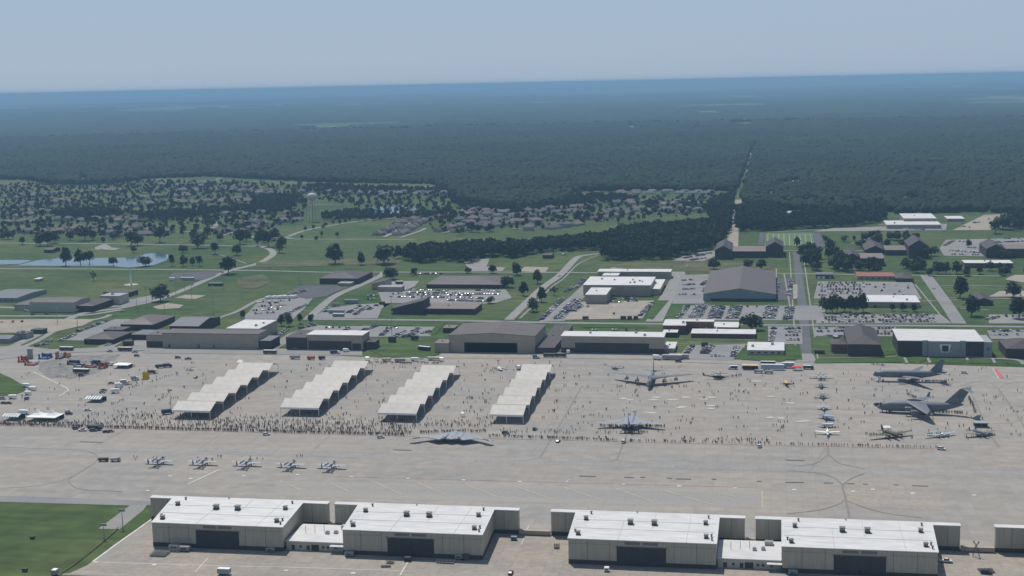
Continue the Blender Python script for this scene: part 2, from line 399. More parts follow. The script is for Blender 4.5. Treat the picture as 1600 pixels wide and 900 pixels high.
for pts, w in (([(293, 757), (342, 734)], 1.0), ([(342, 734), (350, 737), (363, 735)], .5), ([(145, 878), (180, 852), (238, 811)], 1.1), ([(145, 879), (340, 884), (500, 888), (640, 893)], .5),
    ([(305, 894), (325, 872)], .5), ([(625, 899), (637, 879)], .6), ([(52, 581), (104, 606), (107, 610), (92, 619)], .9), ([(815, 851), (826, 822)], .35), ([(884, 755), (888, 750), (903, 751)], .5)):
    line(pts, w, m_lw, smooth=False)
for x0, y0, x1, y1 in ((437, 751, 470, 766), (517, 755, 545, 768), (580, 752, 628, 773), (653, 755, 700, 775), (727, 757, 775, 776), (808, 761, 863, 781), (882, 762, 942, 783), (960, 763, 1020, 784), (1038, 767, 1064, 775), (1070, 777, 1110, 788), (1130, 772, 1150, 777)):
    line([(x0, y0), (x1, y1)], .8, m_ly, smooth=False)
line([(1191, 768), (1191, 794)], .6, m_ly, smooth=False)
line([(0, 665.7), (200, 670), (400, 675.5), (800, 686), (1000, 691), (1200, 696), (1465, 701)], .45, m_lr, z=.11)
line([(500, 744), (800, 752), (1180, 762)], .35, m_lr)
sheet('red_square_marking', [(1552, 577), (1558, 577), (1569, 591), (1561, 591)], .1, mat('red_marking', (.45, .12, .13), var=.1))
line([(1551, 576), (1561, 592), (1570, 591)], .5, m_lw, smooth=False)
for x, y in ((266, 744), (381, 744), (465, 742), (549, 745), (637, 748), (724, 750.5), (812, 753), (974, 757), (1061, 760), (1149, 763), (1241, 765.5), (1333, 768), (1426, 771), (1522, 774), (1364, 765), (231, 767), (298, 748), (46, 0), (150, 879), (241, 883), (447, 892), (552, 896)):
    if y: 
        x0, y0 = G(x, y); sheet('painted_marker', [(x0-1, y0-1), (x0+1, y0-1), (x0+1, y0+1), (x0-1, y0+1)], .12, m_lw, world=True)
# pale patches of worn paint in front of the eight engined bomber
for x, y, l in ((1025, 621, 5), (1021, 625, 6), (1051, 625, 6), (1071, 621, 5), (1066, 636, 5), (1017, 645, 7), (1111, 634, 6), (1110, 639, 4), (975, 623, 5), (1112, 621, 6), (985, 625, 4), (1100, 624, 5), (1183, 596, 7), (1062, 637, 4), (1235, 630, 5), (1203, 653, 4), (1220, 654, 4), (1259, 658, 5), (1250, 659, 5), (1205, 620, 4)):
    x0, y0 = G(x, y); pts = [(x0+l*.75*math.cos(t)*random.uniform(.7, 1), y0+3*math.sin(t)*random.uniform(.5, 1)) for t in [k*math.pi/5 for k in range(10)]]
    sheet('worn_paint_patch', pts, .105, mat('worn_pale_paint', (.44, .435, .42), var=.2, scale=.4), world=True)
for x0, y0, x1, y1 in ((1228, 719, 1257, 720), (615, 703, 643, 704), (125, 690.5, 160, 691.5), (1227, 754, 1256, 754), (1287, 755, 1302, 755), (1322, 756, 1335, 756), (1348, 756.5, 1356, 757), (1396, 757.5, 1404, 758), (1425, 759, 1450, 760), (905, 744, 931, 745), (975, 746, 990, 746.5), (1000, 746, 1008, 746), (1042, 747, 1050, 748), (1056, 748.5, 1080, 749), (1112, 749, 1119, 749.5), (1183, 752, 1190, 752.5)):
    line([(x0, y0), (x1, y1)], 1.2, mat('joint_repair', (.13, .13, .125), var=.3, scale=.3), smooth=False, name='joint_repair')

sheet('apron_front', [(686, 560), (686, 550.5), (880, 551), (1062, 552), (1062, 563), (880, 560)], .085, m_conc); sheet('apron_front', [(222, 552), (232, 542), (430, 545), (566, 546), (566, 556), (430, 554)], .085, m_roadc); sheet('apron_front', [(1062, 560), (1160, 560), (1160, 570), (1062, 566)], .085, m_conc)
# roads and streets
def road(pts, w, m=m_roadc, z=.12, smooth=True): return ribbon('road', pts, w, z, m, smooth=smooth)
road([(1260, 556), (1256, 500), (1250, 445), (1244, 394)], 8.5, m_asph, smooth=False)
for dx in (-9.5, 9.5):
    a = G(1261, 562); b = G(1244, 394); ribbon('footpath', [(a[0]+dx*.85, a[1]), (b[0]+dx*.85, b[1])], 1.3, .13, m_roadc, world=True, smooth=False)
sheet('footpath_apron', [(1243, 566), (1277, 566), (1270, 553), (1251, 553)], .12, m_roadc)
road([(480, 499), (700, 501), (900, 505), (1200, 508), (1400, 509), (1610, 511)], 8, m_lot)
road([(-20, 380), (200, 381.5), (400, 385)], 7); road([(-20, 420), (200, 421), (400, 423), (500, 425.5), (600, 425.5), (787, 425.5), (925, 426.5), (1000, 427)], 6.5)
road([(-5, 552), (30, 537), (92, 507), (130, 490), (197, 480), (265, 462), (350, 426), (400, 413), (420, 403), (427, 396), (420, 389), (400, 383)], 9)
road([(30, 545), (60, 532), (100, 511), (160, 497), (172, 492)], 6, m_roadc, z=.13); road([(-10, 494), (60, 494), (130, 493), (190, 484)], 7); road([(-10, 480), (40, 482)], 8)
road([(480, 500), (520, 465), (560, 447), (595, 431), (600, 426)], 9); road([(335, 499), (370, 487), (410, 467), (460, 459)], 5)
road([(795, 500), (820, 476), (850, 448), (875, 430), (900, 404), (915, 399), (945, 396)], 9)
road([(812, 498), (835, 476), (862, 449), (880, 436), (905, 412), (935, 399)], 2, m_roadc, z=.15)
road([(1022, 503), (1035, 478), (1050, 452), (1060, 432), (1058, 422)], 15)
road([(1144, 386), (1147, 350), (1152, 318), (1153, 312)], 15, m_tan); road([(1108, 312), (1138, 313), (1156, 315)], 6)
road([(1499, 506), (1480, 477), (1462, 452), (1447, 431)], 12, m_lot)
road([(1200, 427), (1260, 428), (1400, 430), (1610, 432)], 5); road([(1180, 392), (1260, 392), (1350, 392)], 5); road([(1270, 474), (1330, 476), (1460, 470), (1600, 466)], 3)
road([(1450, 447), (1530, 447), (1610, 448)], 3); road([(1475, 465), (1530, 467), (1600, 467)], 3); road([(1500, 482), (1545, 485)], 3)
road([(445, 371), (470, 374), (560, 374), (650, 375)], 6); road([(450, 370), (475, 361), (520, 352), (575, 344), (625, 341), (720, 338)], 7); road([(450, 371), (405, 372), (380, 366)], 6)
road([(165, 284), (237, 281), (330, 284), (400, 284), (500, 287), (640, 291), (760, 292)], 8); road([(332, 284), (345, 278), (355, 277)], 5)
road([(230, 343), (300, 342), (328, 344), (337, 350), (330, 357), (305, 361), (276, 363)], 8); road([(370, 360), (385, 354), (400, 350)], 6)
road([(420, 319), (500, 320), (560, 320)], 5); road([(640, 320), (650, 328), (660, 334)], 4); road([(330, 397), (350, 400), (385, 412)], 2.5)
road([(1372, 352), (1390, 351), (1440, 351)], 6); road([(1200, 363), (1280, 359), (1320, 358)], 5); road([(1330, 381), (1345, 377), (1360, 372)], 3)
for xs in (1411, 1427, 1447, 1508, 1548): sheet('footpath', [(xs, 559), (xs+4, 559), (xs+9, 567.5), (xs+4, 567.5)], .14, m_roadc)
road([(1396, 551), (1430, 554), (1550, 560), (1590, 563), (1602, 570)], 5, m_lot)
sheet('apron_road', [(-20, 543), (30, 540), (80, 546), (250, 540), (250, 547), (90, 552), (0, 562), (-20, 560)], .06, m_roadc)
for p in ([(1040, 537), (1200, 537), (1252, 538)], [(1060, 530), (1180, 531)], [(1270, 553), (1330, 551)], [(1277, 560), (1400, 558)], [(1175, 545), (1165, 538)], [(1213, 460), (1213, 420)], [(1225, 427), (1238, 500)], [(1430, 445), (1475, 500)]): ribbon('footpath', p, 1.5, .14, m_roadc, smooth=False)

def lot(pts, m=m_lot, z=.1, name='parking_lot'): return sheet(name, pts, z, m)
lot([(378, 499), (405, 470), (440, 462), (480, 457), (492, 462), (478, 480), (458, 499)]); lot([(445, 460), (470, 447), (530, 446), (535, 452), (510, 463), (480, 468)], m_dark)
lot([(590, 455), (790, 453), (800, 466), (770, 475), (612, 474), (560, 476), (520, 494), (575, 497), (600, 480)])
lot([(556, 476), (600, 474), (590, 498), (488, 498), (510, 482)]); lot([(602, 440), (655, 439), (648, 448), (630, 455), (602, 452)], m_roadc)
lot([(490, 509), (680, 511), (672, 526), (560, 527), (478, 517)]); lot([(415, 545), (450, 522), (490, 508), (520, 508), (470, 525), (430, 547)], m_lot)
lot([(842, 503), (893, 462), (912, 444), (925, 434), (938, 436), (912, 466), (882, 502)]); lot([(882, 500), (908, 472), (1022, 470), (1004, 498)], m_conc2)
lot([(1042, 501), (1052, 478), (1290, 478), (1290, 501)]); lot([(1055, 462), (1063, 430), (1108, 429), (1100, 475), (1050, 475)])
lot([(1212, 470), (1212, 436), (1240, 434), (1246, 468)], m_dark, z=.105); lot([(1240, 468), (1246, 466), (1246, 445), (1238, 444)], m_conc2, z=.107)
lot([(1272, 464), (1278, 440), (1425, 441), (1438, 464), (1440, 468), (1272, 467)]); lot([(1275, 506), (1277, 492), (1470, 492), (1488, 506)])
lot([(1272, 526), (1273, 512), (1400, 511), (1400, 516), (1395, 526)]); lot([(1200, 539), (1200, 510), (1253, 511), (1254, 538)]); lot([(1058, 561), (1075, 540), (1165, 538), (1160, 553), (1145, 564)], m_lot)
lot([(1475, 400), (1468, 388), (1478, 375), (1600, 372), (1640, 380), (1640, 402)]); lot([(1042, 411), (1080, 396), (1116, 392), (1120, 400), (1095, 410)], m_roadc)
lot([(1488, 360), (1538, 336), (1600, 334), (1590, 352), (1545, 360)], m_tan); lot([(1268, 362), (1300, 357), (1385, 354), (1372, 361)], m_roadc); lot([(1365, 361), (1390, 350), (1480, 350), (1478, 360)], m_lot)
lot([(1545, 506), (1545, 492), (1610, 492), (1610, 506)], m_roadc); lot([(1548, 530), (1542, 517), (1610, 516), (1610, 530)]); lot([(1545, 464), (1562, 455), (1610, 455), (1610, 464)], m_conc2)
lot([(1570, 437), (1585, 430), (1620, 430), (1620, 445)], m_conc2); lot([(-20, 521), (-20, 500), (60, 499), (150, 499), (130, 509), (85, 519)], m_tan)
lot([(92, 532), (180, 499), (200, 499), (220, 502), (140, 533)]); lot([(150, 543), (190, 529), (200, 530), (178, 543)], m_roadc); lot([(212, 532), (232, 531), (234, 546), (200, 541)], m_roadc); lot([(170, 481), (195, 470), (235, 462), (250, 465), (215, 478)], m_lot)
lot([(141, 390), (155, 384), (165, 381), (175, 387), (188, 388), (180, 391)], m_roadc); lot([(725, 410), (745, 405), (765, 405), (760, 417), (790, 418), (785, 424), (735, 424)], m_roadc); lot([(810, 424), (820, 417), (858, 418), (852, 426)], m_tan)
lot([(262, 436), (270, 427), (345, 424), (335, 432), (318, 438)], m_dark); lot([(955, 418), (1000, 418), (1082, 418), (1075, 425), (950, 425)], m_roadc); lot([(1118, 428), (1210, 428), (1210, 422), (1120, 422)], m_grass2, name='lawn')
lot([(1200, 314), (1216, 302), (1222, 304), (1214, 316)], m_tan, name='clearing'); lot([(900, 302), (918, 297), (940, 298), (946, 311), (930, 313)], m_grass2, name='clearing')
for pts in ([(560, 540), (600, 533), (660, 535), (675, 545), (690, 553), (672, 559), (600, 558)], [(566, 546), (570, 529), (640, 528), (640, 540), (600, 550)], [(490, 508), (560, 503), (565, 508), (540, 511)], [(582, 508), (590, 504), (696, 505), (680, 523), (668, 523), (680, 511)], [(1210, 538), (1250, 541), (1254, 563), (1205, 561), (1195, 548)], [(1146, 562), (1160, 545), (1168, 540), (1168, 558), (1230, 558), (1225, 566)], [(1272, 568), (1275, 561), (1395, 561), (1410, 567)], [(1268, 552), (1272, 528), (1298, 527), (1300, 552)],
            [(1425, 558), (1450, 559), (1440, 567), (1420, 567)], [(1454, 560), (1500, 562), (1505, 568), (1455, 567)], [(1510, 563), (1545, 564), (1552, 569), (1513, 568)], [(1375, 527), (1395, 528), (1402, 553), (1380, 556)], [(1550, 545), (1560, 545), (1566, 560), (1552, 560)],
            [(908, 507), (1010, 508), (1013, 513), (908, 512)], [(1038, 498), (1050, 477), (1068, 477), (1060, 499)], [(1020, 500), (1040, 476), (1045, 470), (1022, 470), (1010, 498)]):
    sheet('lawn', pts, .145, m_grass)
sheet('sports_field', [(1194, 386), (1196, 364), (1270, 364), (1277, 384)], .14, mat('turf', (.085, .135, .05), var=.1, scale=.05))
for k in range(9):
    u = k/8; a = G(1199+u*70, 383); b = G(1200+u*66, 366); ribbon('field_line', [a, b], .35, .17, m_lw, world=True, smooth=False)
for y in (367, 381.5): ribbon('field_line', [G(1203, y), G(1264, y)], .4, .17, m_lw, world=True, smooth=False)
sheet('running_strip', [(1272, 387), (1270, 364), (1281, 364), (1290, 386)], .15, m_dark); sheet('running_strip', [(1185, 384), (1187, 364), (1195, 364), (1193, 384)], .15, m_dark)
sheet('sand_strip', [(400, 410), (500, 406), (560, 404), (630, 404), (625, 412), (500, 416), (400, 418)], .06, m_grass2)
sheet('ball_field', [(370, 436), (410, 428), (425, 440), (400, 452), (372, 450)], .06, m_grass2); sheet('ball_field', [(238, 480), (262, 474), (287, 477), (280, 482), (248, 484)], .06, m_tan); sheet('ball_field', [(272, 466), (290, 461), (322, 462), (305, 468)], .06, m_tan)
sheet('hay_meadow', [(-20, 300), (-20, 283), (38, 283), (85, 290), (60, 300)], .08, m_grass2)
sheet('hay_meadow', [(1005, 425), (945, 416), (1010, 407), (1130, 408), (1210, 412), (1200, 425)], .07, m_grass2)
m_water = mat('pond_water', (.10, .15, .18), rough=.08, var=.05, scale=.02, spec=.9)
sheet('pond', [(-30, 406.7), (42, 406.7), (50, 408), (30, 413), (-30, 415)], .15, m_water)
sheet('pond', [(24, 415.5), (60, 407), (95, 403.7), (162, 403.7), (205, 402.8), (218, 400), (228, 397), (250, 395.5), (262, 398), (265, 401), (260, 407.5), (240, 415), (200, 418.7), (170, 416), (120, 416), (75, 416)], .15, m_water)
sheet('pond', [(548, 328), (580, 324), (640, 321), (650, 327), (640, 331), (617, 335), (575, 333), (555, 331)], .15, m_water)

# ------------------------------------------------------------------ buildings
def hgt(px, py, ytop):
    lo, hi = 0.5, 60
    p = P(px, py)
    for _ in range(30):
        mid = (lo+hi)/2; q = Vector((p.x, p.y, mid))-Vector((0, 0, H))
        y = 450-F*q.dot(UV)/q.dot(fv)
        if y > ytop: lo = mid
        else: hi = mid
    return lo
def block(root, x0, x1, y0, y1, z, wall, roof, kind='flat', rise=3, base=None, over=.4, wname='wall', rname='roof'):
    """walls + roof of one wing, in the local frame of root (front face at y0)"""
    w = MB().box(x0, x1, y0, y1, 0, z)
    if kind == 'gable_y':
        xm = (x0+x1)/2; w.add([(x0, y0, z), (x1, y0, z), (xm, y0, z+rise), (x0, y1, z), (x1, y1, z), (xm, y1, z+rise)], [(0, 1, 2), (4, 3, 5)])
    if kind == 'gable_x':
        ym = (y0+y1)/2; w.add([(x0, y0, z), (x0, y1, z), (x0, ym, z+rise), (x1, y0, z), (x1, y1, z), (x1, ym, z+rise)], [(1, 0, 2), (3, 4, 5)])
    if kind == 'shed_x': w.add([(x0, y0, z), (x1, y0, z), (x1, y0, z+rise), (x0, y1, z), (x1, y1, z), (x1, y1, z+rise)], [(0, 1, 2), (4, 3, 5), (1, 4, 5, 2)])
    wo = w.build(wname, wall, root)
    if base:
        b = MB().box(x0-.08, x1+.08, y0-.08, y1+.08, 0, base); b.build('base_band', m_brownb, root)
    r = MB(); o = over
    if kind == 'flat':
        r.box(x0-o, x1+o, y0-o, y1+o, z, z+.45)
        ro = r.build(rname, roof, root)
        # a low parapet seam and a few roof lines
    elif kind == 'gable_y':
        xm = (x0+x1)/2; s = rise*o/(xm-x0)
        a = [(x0-o, y0-o, z-s), (xm, y0-o, z+rise), (x1+o, y0-o, z-s), (x1+o, y1+o, z-s), (xm, y1+o, z+rise), (x0-o, y1+o, z-s)]
        r.add(a+[(x, y, zz+.3) for x, y, zz in a], [(6, 7, 10, 11), (7, 8, 9, 10), (0, 5, 4, 1), (1, 4, 3, 2), (0, 1, 7, 6), (1, 2, 8, 7), (2, 3, 9, 8), (3, 4, 10, 9), (4, 5, 11, 10), (5, 0, 6, 11)])
        ro = r.build(rname, roof, root)
    elif kind == 'gable_x':
        ym = (y0+y1)/2; s = rise*o/(ym-y0)
        a = [(x0-o, y0-o, z-s), (x0-o, ym, z+rise), (x0-o, y1+o, z-s), (x1+o, y1+o, z-s), (x1+o, ym, z+rise), (x1+o, y0-o, z-s)]
        r.add(a+[(x, y, zz+.3) for x, y, zz in a], [(6, 7, 10, 11), (7, 8, 9, 10), (0, 5, 4, 1), (1, 4, 3, 2), (0, 1, 7, 6), (1, 2, 8, 7), (2, 3, 9, 8), (3, 4, 10, 9), (4, 5, 11, 10), (5, 0, 6, 11)])
        ro = r.build(rname, roof, root)
    elif kind == 'shed_x':
        s = rise*o/(x1-x0)
        a = [(x0-o, y0-o, z-s), (x1+o, y0-o, z+rise+s), (x1+o, y1+o, z+rise+s), (x0-o, y1+o, z-s)]
        r.add(a+[(x, y, zz+.3) for x, y, zz in a], [(4, 5, 6, 7), (3, 2, 1, 0), (0, 1, 5, 4), (1, 2, 6, 5), (2, 3, 7, 6), (3, 0, 4, 7)]); ro = r.build(rname, roof, root)
    else:  # hip
        hw = min((x1-x0), (y1-y0))/2
        if (x1-x0) > (y1-y0): A = (x0+hw, (y0+y1)/2, z+rise); B = (x1-hw, (y0+y1)/2, z+rise)
        else: A = ((x0+x1)/2, y0+hw, z+rise); B = ((x0+x1)/2, y1-hw, z+rise)
        c = [(x0-o, y0-o, z), (x1+o, y0-o, z), (x1+o, y1+o, z), (x0-o, y1+o, z)]
        if (x1-x0) > (y1-y0): fs = [(0, 1, 5, 4), (1, 2, 5), (2, 3, 4, 5), (3, 0, 4)]
        else: fs = [(0, 1, 4), (1, 2, 5, 4), (2, 3, 5), (3, 0, 4, 5)]
        r.add(c+[A, B], fs+[(3, 2, 1, 0)]); ro = r.build(rname, roof, root)
    return wo, ro
def openings(root, spec, y, name, m, depth=.12):
    """doors and windows as parts: (x, z, w, h)"""
    for x, z, w, h in spec: MB().box(x-w/2, x+w/2, y-depth, y+.1, z, z+h).build(name, m, root)
def rooftop(root, spots, z, m=m_metal, s=1.6, name='roof_vent'):
    for x, y in spots:
        b = MB(); b.box(x-s/2, x+s/2, y-s/2, y+s/2, z, z+s*.6).box(x-s*.35, x+s*.35, y-s*.35, y+s*.35, z+s*.6, z+s*.8)
        b.build(name, m, root)
def bld(name, label, fl, fr, ytop, yback, wall, roof, kind='flat', rise=3, base=None, doors=(), wins=0, vents=0, wings=(), cat='building', group=None, winm=None, over=.4):
    a = P(*fl); b = P(*fr); y0 = (a.y+b.y)/2; h = hgt((fl[0]+fr[0])/2, (fl[1]+fr[1])/2, ytop); h = max(2.6, h)
    d = max(4, P((fl[0]+fr[0])/2, yback, h).y-y0)
    t = thing(name, label, cat, (a.x, y0, 0.05), 0, group); w = b.x-a.x
    LAND.append((a.x+w/2, y0+d/2, t))
    block(t, 0, w, 0, d, h, wall, roof, kind, rise, base, over)
    for (x0, x1, dh, col) in doors:
        openings(t, [((P(x0, fl[1]).x+P(x1, fl[1]).x)/2-a.x, 0, abs(P(x1, fl[1]).x-P(x0, fl[1]).x), h*dh)], -.1 if base else 0, 'door', col)
    for k in range(wins):
        openings(t, [((k+.7)*w/(wins+.4), h*.38, min(2.2, w/(wins+.4)*.45), h*.28)], 0, 'window', winm or m_glass)
    if kind == 'flat':
        for k in range(vents):
            rr = random.Random(int(fl[0]*7+k)); rooftop(t, [(w*rr.uniform(.1, .9), d*rr.uniform(.2, .8))], h+.45, s=rr.uniform(1.2, 2.4))
    else:
        for k in range(vents):
            pass
    for wg in wings:
        (f2, g2, yt, yb, wl, rf, kd, rs) = wg[:8]
        c = P(*f2); e = P(*g2); yy = (c.y+e.y)/2; hh = max(2.4, hgt((f2[0]+g2[0])/2, (f2[1]+g2[1])/2, yt)); dd = max(3, P((f2[0]+g2[0])/2, yb, hh).y-yy)
        block(t, c.x-a.x, e.x-a.x, yy-y0, yy-y0+dd, hh, wl, rf, kd, rs, wg[8] if len(wg) > 8 else None, wname='wing_wall', rname='wing_roof')
        if kd == 'flat' and dd > 8: rooftop(t, [(c.x-a.x+(e.x-c.x)*.4, yy-y0+dd*.5)], hh+.45, s=1.4)
    return t

# the four big bomber docks in the foreground (one more at the right edge)
def dock(label, xl, xr, skl, skr, wl, wr, door, vents=True, cut=None):
    """xl/xr front corners, skl/skr shift of the back corners, wl/wr outer ends of the side wings"""
    z = 11.8; y0, y1 = 599.0, 640.5
    t = thing('aircraft_hangar', label, 'hangar', ((xl+xr)/2, y0, .05), 0, 'bomber hangars along the taxiway'); LAND.append(((xl+xr)/2, 620, t))
    c = (xl+xr)/2; L = lambda x: x-c; ya = 38.0; yb = y1-y0
    sl_, sr_ = skl*ya/yb, skr*ya/yb
    pts = [(L(xl), 0), (L(xr), 0), (L(xr+sr_), ya), (L(wr), ya), (L(wr), yb), (L(wl), yb), (L(wl), ya), (L(xl+sl_), ya)]
    if wl > xl: pts = [(L(xl), 0), (L(xr), 0), (L(xr+sr_), ya), (L(wr), ya), (L(wr), yb), (L(xl+skl), yb)]
    MB().prism(pts, 2.0, z-.35).build('wall', m_tanw, t)
    def inset(p, o):
        n = len(p); out = []
        for i in range(n):
            a = Vector(p[i-1]); b = Vector(p[i]); d = Vector(p[(i+1) % n])
            e1 = (b-a).normalized(); e2 = (d-b).normalized(); n1 = Vector((e1.y, -e1.x)); n2 = Vector((e2.y, -e2.x))
            k = (n1+n2); k = k/(k.length_squared/2); out.append(tuple(b+k*o))
        return out
    MB().prism(inset(pts, .06), 0, 2.0).build('base_band', m_brownb, t)
    ro = MB().prism(inset(pts, .35), z-.35, z).build('roof', m_white, t)
    rp = MB()
    for k in (.36, .66):
        rp.box(L(xl)+skl*k+1, L(xr)+skr*k-1, yb*k-.12, yb*k+.12, z, z+.09)
    for k in (.34, .55, .8): rp.box(L(xl)+(xr-xl)*k-.1, L(xl)+(xr-xl)*k+.1, yb*(0 if k != .55 else .4), yb*(.95 if k != .34 else .66), z, z+.07)
    rp.build('seam', mat('roof_seam', (.40, .40, .39), var=0), ro)
    dl, dr = door; dl = L(dl); dr = L(dr)
    for a, b in ((dl, (dl+dr)/2-.04), ((dl+dr)/2+.04, dr)):
        MB().box(a, b, -.3, .2, 0, 8.7).build('hangar_door', m_door, t)
    for k in range(1, 8):
        if k != 4: MB().box(dl+(dr-dl)*k/8-.06, dl+(dr-dl)*k/8+.06, -.36, -.28, 0, 8.6).build('door_rib', m_brownb, t)
    MB().box(dl-.5, dr+.5, -.22, .0, 8.7, 9.0).build('door_track', m_seam, t)
    for a, b in ((dl+3.6, (dl+dr)/2-.6), ((dl+dr)/2+.6, dr-3.6)): 
        lv = MB()
        for k in range(4): lv.box(a, b, -.16, .0, 9.7+k*.33, 9.9+k*.33)
        lv.build('louvre', m_louv, t)
    def seam(*a): MB().box(*a).build('panel_seam', m_seam, t)
    for k in (.13, .28, .72, .87):
        x = L(xl)+(xr-xl)*k; seam(x-.12, x+.12, -.07, 0, 2, z-.4)
    seam(L(xl)+.1, dl-2, -.05, .0, 9.4, 9.55); seam(dr+2, L(xr)-.1, -.05, .0, 9.4, 9.55)
    for x in ([L(xr+sr_)+(wr-xr)*.5] if wr > xr+4 else [])+([L(wl)+(xl-wl)*.5] if wl < xl-4 else []): seam(x-.12, x+.12, ya-.07, ya, 2, z-.4)
    for k, (u, v, s) in enumerate(((.06, .13, 1.9), (.085, .66, 1.9), (.40, .56, 2.4), (.565, .56, 2.4), (.93, .17, 1.9), (.915, .64, 1.9), (.035, .22, 1.0), (.11, .88, 1.0), (.965, .22, 1.0), (.97, .1, 1.0), (.93, .87, 1.0), (.43, .97, .6))):
        x = L(xl)+u*(xr-xl)+skl*v*(1-u)+skr*v*u; y = v*yb; b = MB()
        if s > 1.5: b.box(x-s/2, x+s/2, y-s/2, y+s/2, z, z+s*.28, 1).box(x-s*.42, x+s*.42, y-s*.42, y+s*.42, z+s*.28, z+s*.75, 0).box(x-s*.55, x+s*.55, y-s*.55, y+s*.55, z+s*.75, z+s*.92, 0)
        else: b.box(x-s*.3, x+s*.3, y-s*.3, y+s*.3, z, z+s*.9, 1).box(x-s*.5, x+s*.5, y-s*.5, y+s*.5, z+s*.9, z+s*1.3, 0)
        b.build('roof_vent', [m_louv, m_dk], t)
    return t
dock('white-roofed hangar with dark double door, farthest left of the foreground row beside the grass', -287.2, -222.8, -7, -3.3, -305.5, -213.3, (P(303, 860).x, P(372, 861).x))
dock('white-roofed hangar with dark double door, second from the left in the foreground row', -193.7, -128.3, -4, -2.2, -209.5, -118.5, (P(606, 869).x, P(679, 871).x))
dock('white-roofed hangar with dark double door, second from the right of the four whole foreground hangars', -89, -23.7, -1.8, -.2, -102.7, -12.1, (P(964, 883).x, P(1041, 886).x))
dock('white-roofed hangar with dark double door, rightmost whole one of the foreground row', 4.7, 69.8, .2, 1.7, -7.1, 83.6, (P(1302, 893).x, P(1383, 896).x))
dock('foreground hangar cut off by the right edge of the photo, only its tan wing showing', 113, 178, 0, 0, 98.9, 190, (130, 160))
def link(label, xa, xb):
    """low white-roofed link building between two docks"""
    t = thing('link_building', label, 'building', (xa, 602, .05)); w = xb-xa; LAND.append(((xa+xb)/2, 612, t)); h = 3.9
    w0, r0 = block(t, 0, w, 0, 25, h, m_beige, m_white, over=.3)
    openings(t, [(x*w, .2, 1.5, 2.2) for x in (.12, .38)]+[(w*.5, .1, 3.6, 2.7)], -.02, 'door', m_brownb)
    openings(t, [(x*w, 1.2, 1.2, 1.1) for x in (.25, .64, .72, .85)], -.02, 'window', m_glass)
    rooftop(t, [(w*.58, 12), (w*.72, 13)], h+.45, s=1.8, m=m_metal)
    b = MB().box(w*.74, w*.88, 19, 22, h+.45, h+2.2); b.build('air_handler', m_metal, t)
    for x, y in ((.2, 12), (.35, 13), (.5, 14)): MB().tube((w*x, y, h+.4), (w*x, y, h+4), .1).build('vent_pipe', m_dk, t)
    MB().box(w*.78, w+.5, -3.2, -.1, 3.1, 3.4).build('door_canopy', m_white, t)
link('low white-roofed annex between the two leftmost foreground hangars', -222.8+.5, -194.2)
link('low white-roofed annex between the two rightmost foreground hangars', -23.7+.5, 4.2)
for a, b, lb in ((-118.2, -103.2, 'tan connecting beam between the second and third foreground hangars'), (84, 98.5, 'tan connecting beam at the far right between two foreground hangars'), (-213, -210, 'short tan connecting beam between the first and second foreground hangars'), (-11.8, -7.5, 'short tan connecting beam between the third and fourth foreground hangars')):
    tag(MB().box(a, b, 635.6, 638, 0.4, 2.4).build('connecting_wall', m_tanw2), lb.replace('beam', 'wall'), 'wall')

# far side of the apron
bld('long_hangar', 'long low tan hangar with flat roof along the far edge of the apron', (255, 543), (404, 545.5), 522, 515, m_tanw2, m_brownr, doors=[(264, 267, .25, m_dk), (312, 314, .25, m_dk), (336, 338, .25, m_dk)],
    wings=[((230, 542), (254.5, 543), 524, 517, m_tanw2, m_brownr, 'flat', 0, 5)])
bld('warehouse', 'tan warehouse with cream white roof behind the long tan hangar', (356, 532), (404, 534), 514, 500, m_tanw2, m_white, vents=2)
bld('annex_building', 'small dark brown annex at the right end of the long tan hangar', (405.5, 546), (423, 546), 533, 525, m_brown, m_greyr)
bld('hangar', 'hangar with white roof strip, tan front and dark brown left wing', (480, 546), (567, 547), 524, 517, m_tanw2, m_white, doors=[(482, 551, .6, m_brownb), (552, 566, .45, m_brownb)],
    wings=[((447, 546), (479.5, 546), 528, 516, m_brown, m_brownr2, 'flat', 0), ((568, 546), (586, 546), 535, 530, m_brown, m_brownr2, 'flat', 0)])
t = bld('big_hangar', 'biggest tan hangar with wide brown low-pitched roof and long dark door', (702, 550), (836, 552), 525, 506.5, m_tanw2, m_brownr, kind='gable_y', rise=2.2, doors=[(727, 809, .56, m_door), (726, 810, .6, m_glass)],
    wings=[((679, 551), (701.5, 551), 537, 531, m_tanw2, m_tanr, 'flat', 0), ((837, 553), (866, 553), 544, 508, m_brown, m_brownr2, 'flat', 0, 3), ((692, 520), (710, 520), 513, 508.5, m_brown, m_tanr, 'flat', 0)])
bld('flight_line_hangar', 'long tan hangar with white roof and wide dark door behind the bomber', (877, 551), (1037, 553), 526.5, 519, m_tanw2, m_white, base=4, doors=[(899, 1015, .62, m_door)], vents=3,
    wings=[((1038, 551), (1054, 551), 545, 535, m_tanw2, m_white, 'flat', 0)])
bld('office_building', 'small white-roofed office with five dark windows on the lawn by the apron', (1168, 554.5), (1225, 555), 548, 535.5, m_beige, m_white, wins=5, vents=2)
bld('brick_office', 'stepped red-brick office with white flat roofs on several levels', (1036, 522), (1071, 522), 509, 500, m_redb, m_white, vents=1,
    wings=[((1071.5, 519), (1115, 519), 503, 500, m_redb, m_white, 'flat', 0), ((1115.5, 517), (1153, 517), 512, 504, m_redb, m_white, 'flat', 0), ((1092, 524), (1118, 524), 518.5, 511, m_redb, m_white, 'flat', 0), ((1080, 528), (1180, 529), 522, 515, m_redb, m_white, 'flat', 0), ((1036, 527), (1058, 527), 520, 516, m_brown, m_white, 'flat', 0)])
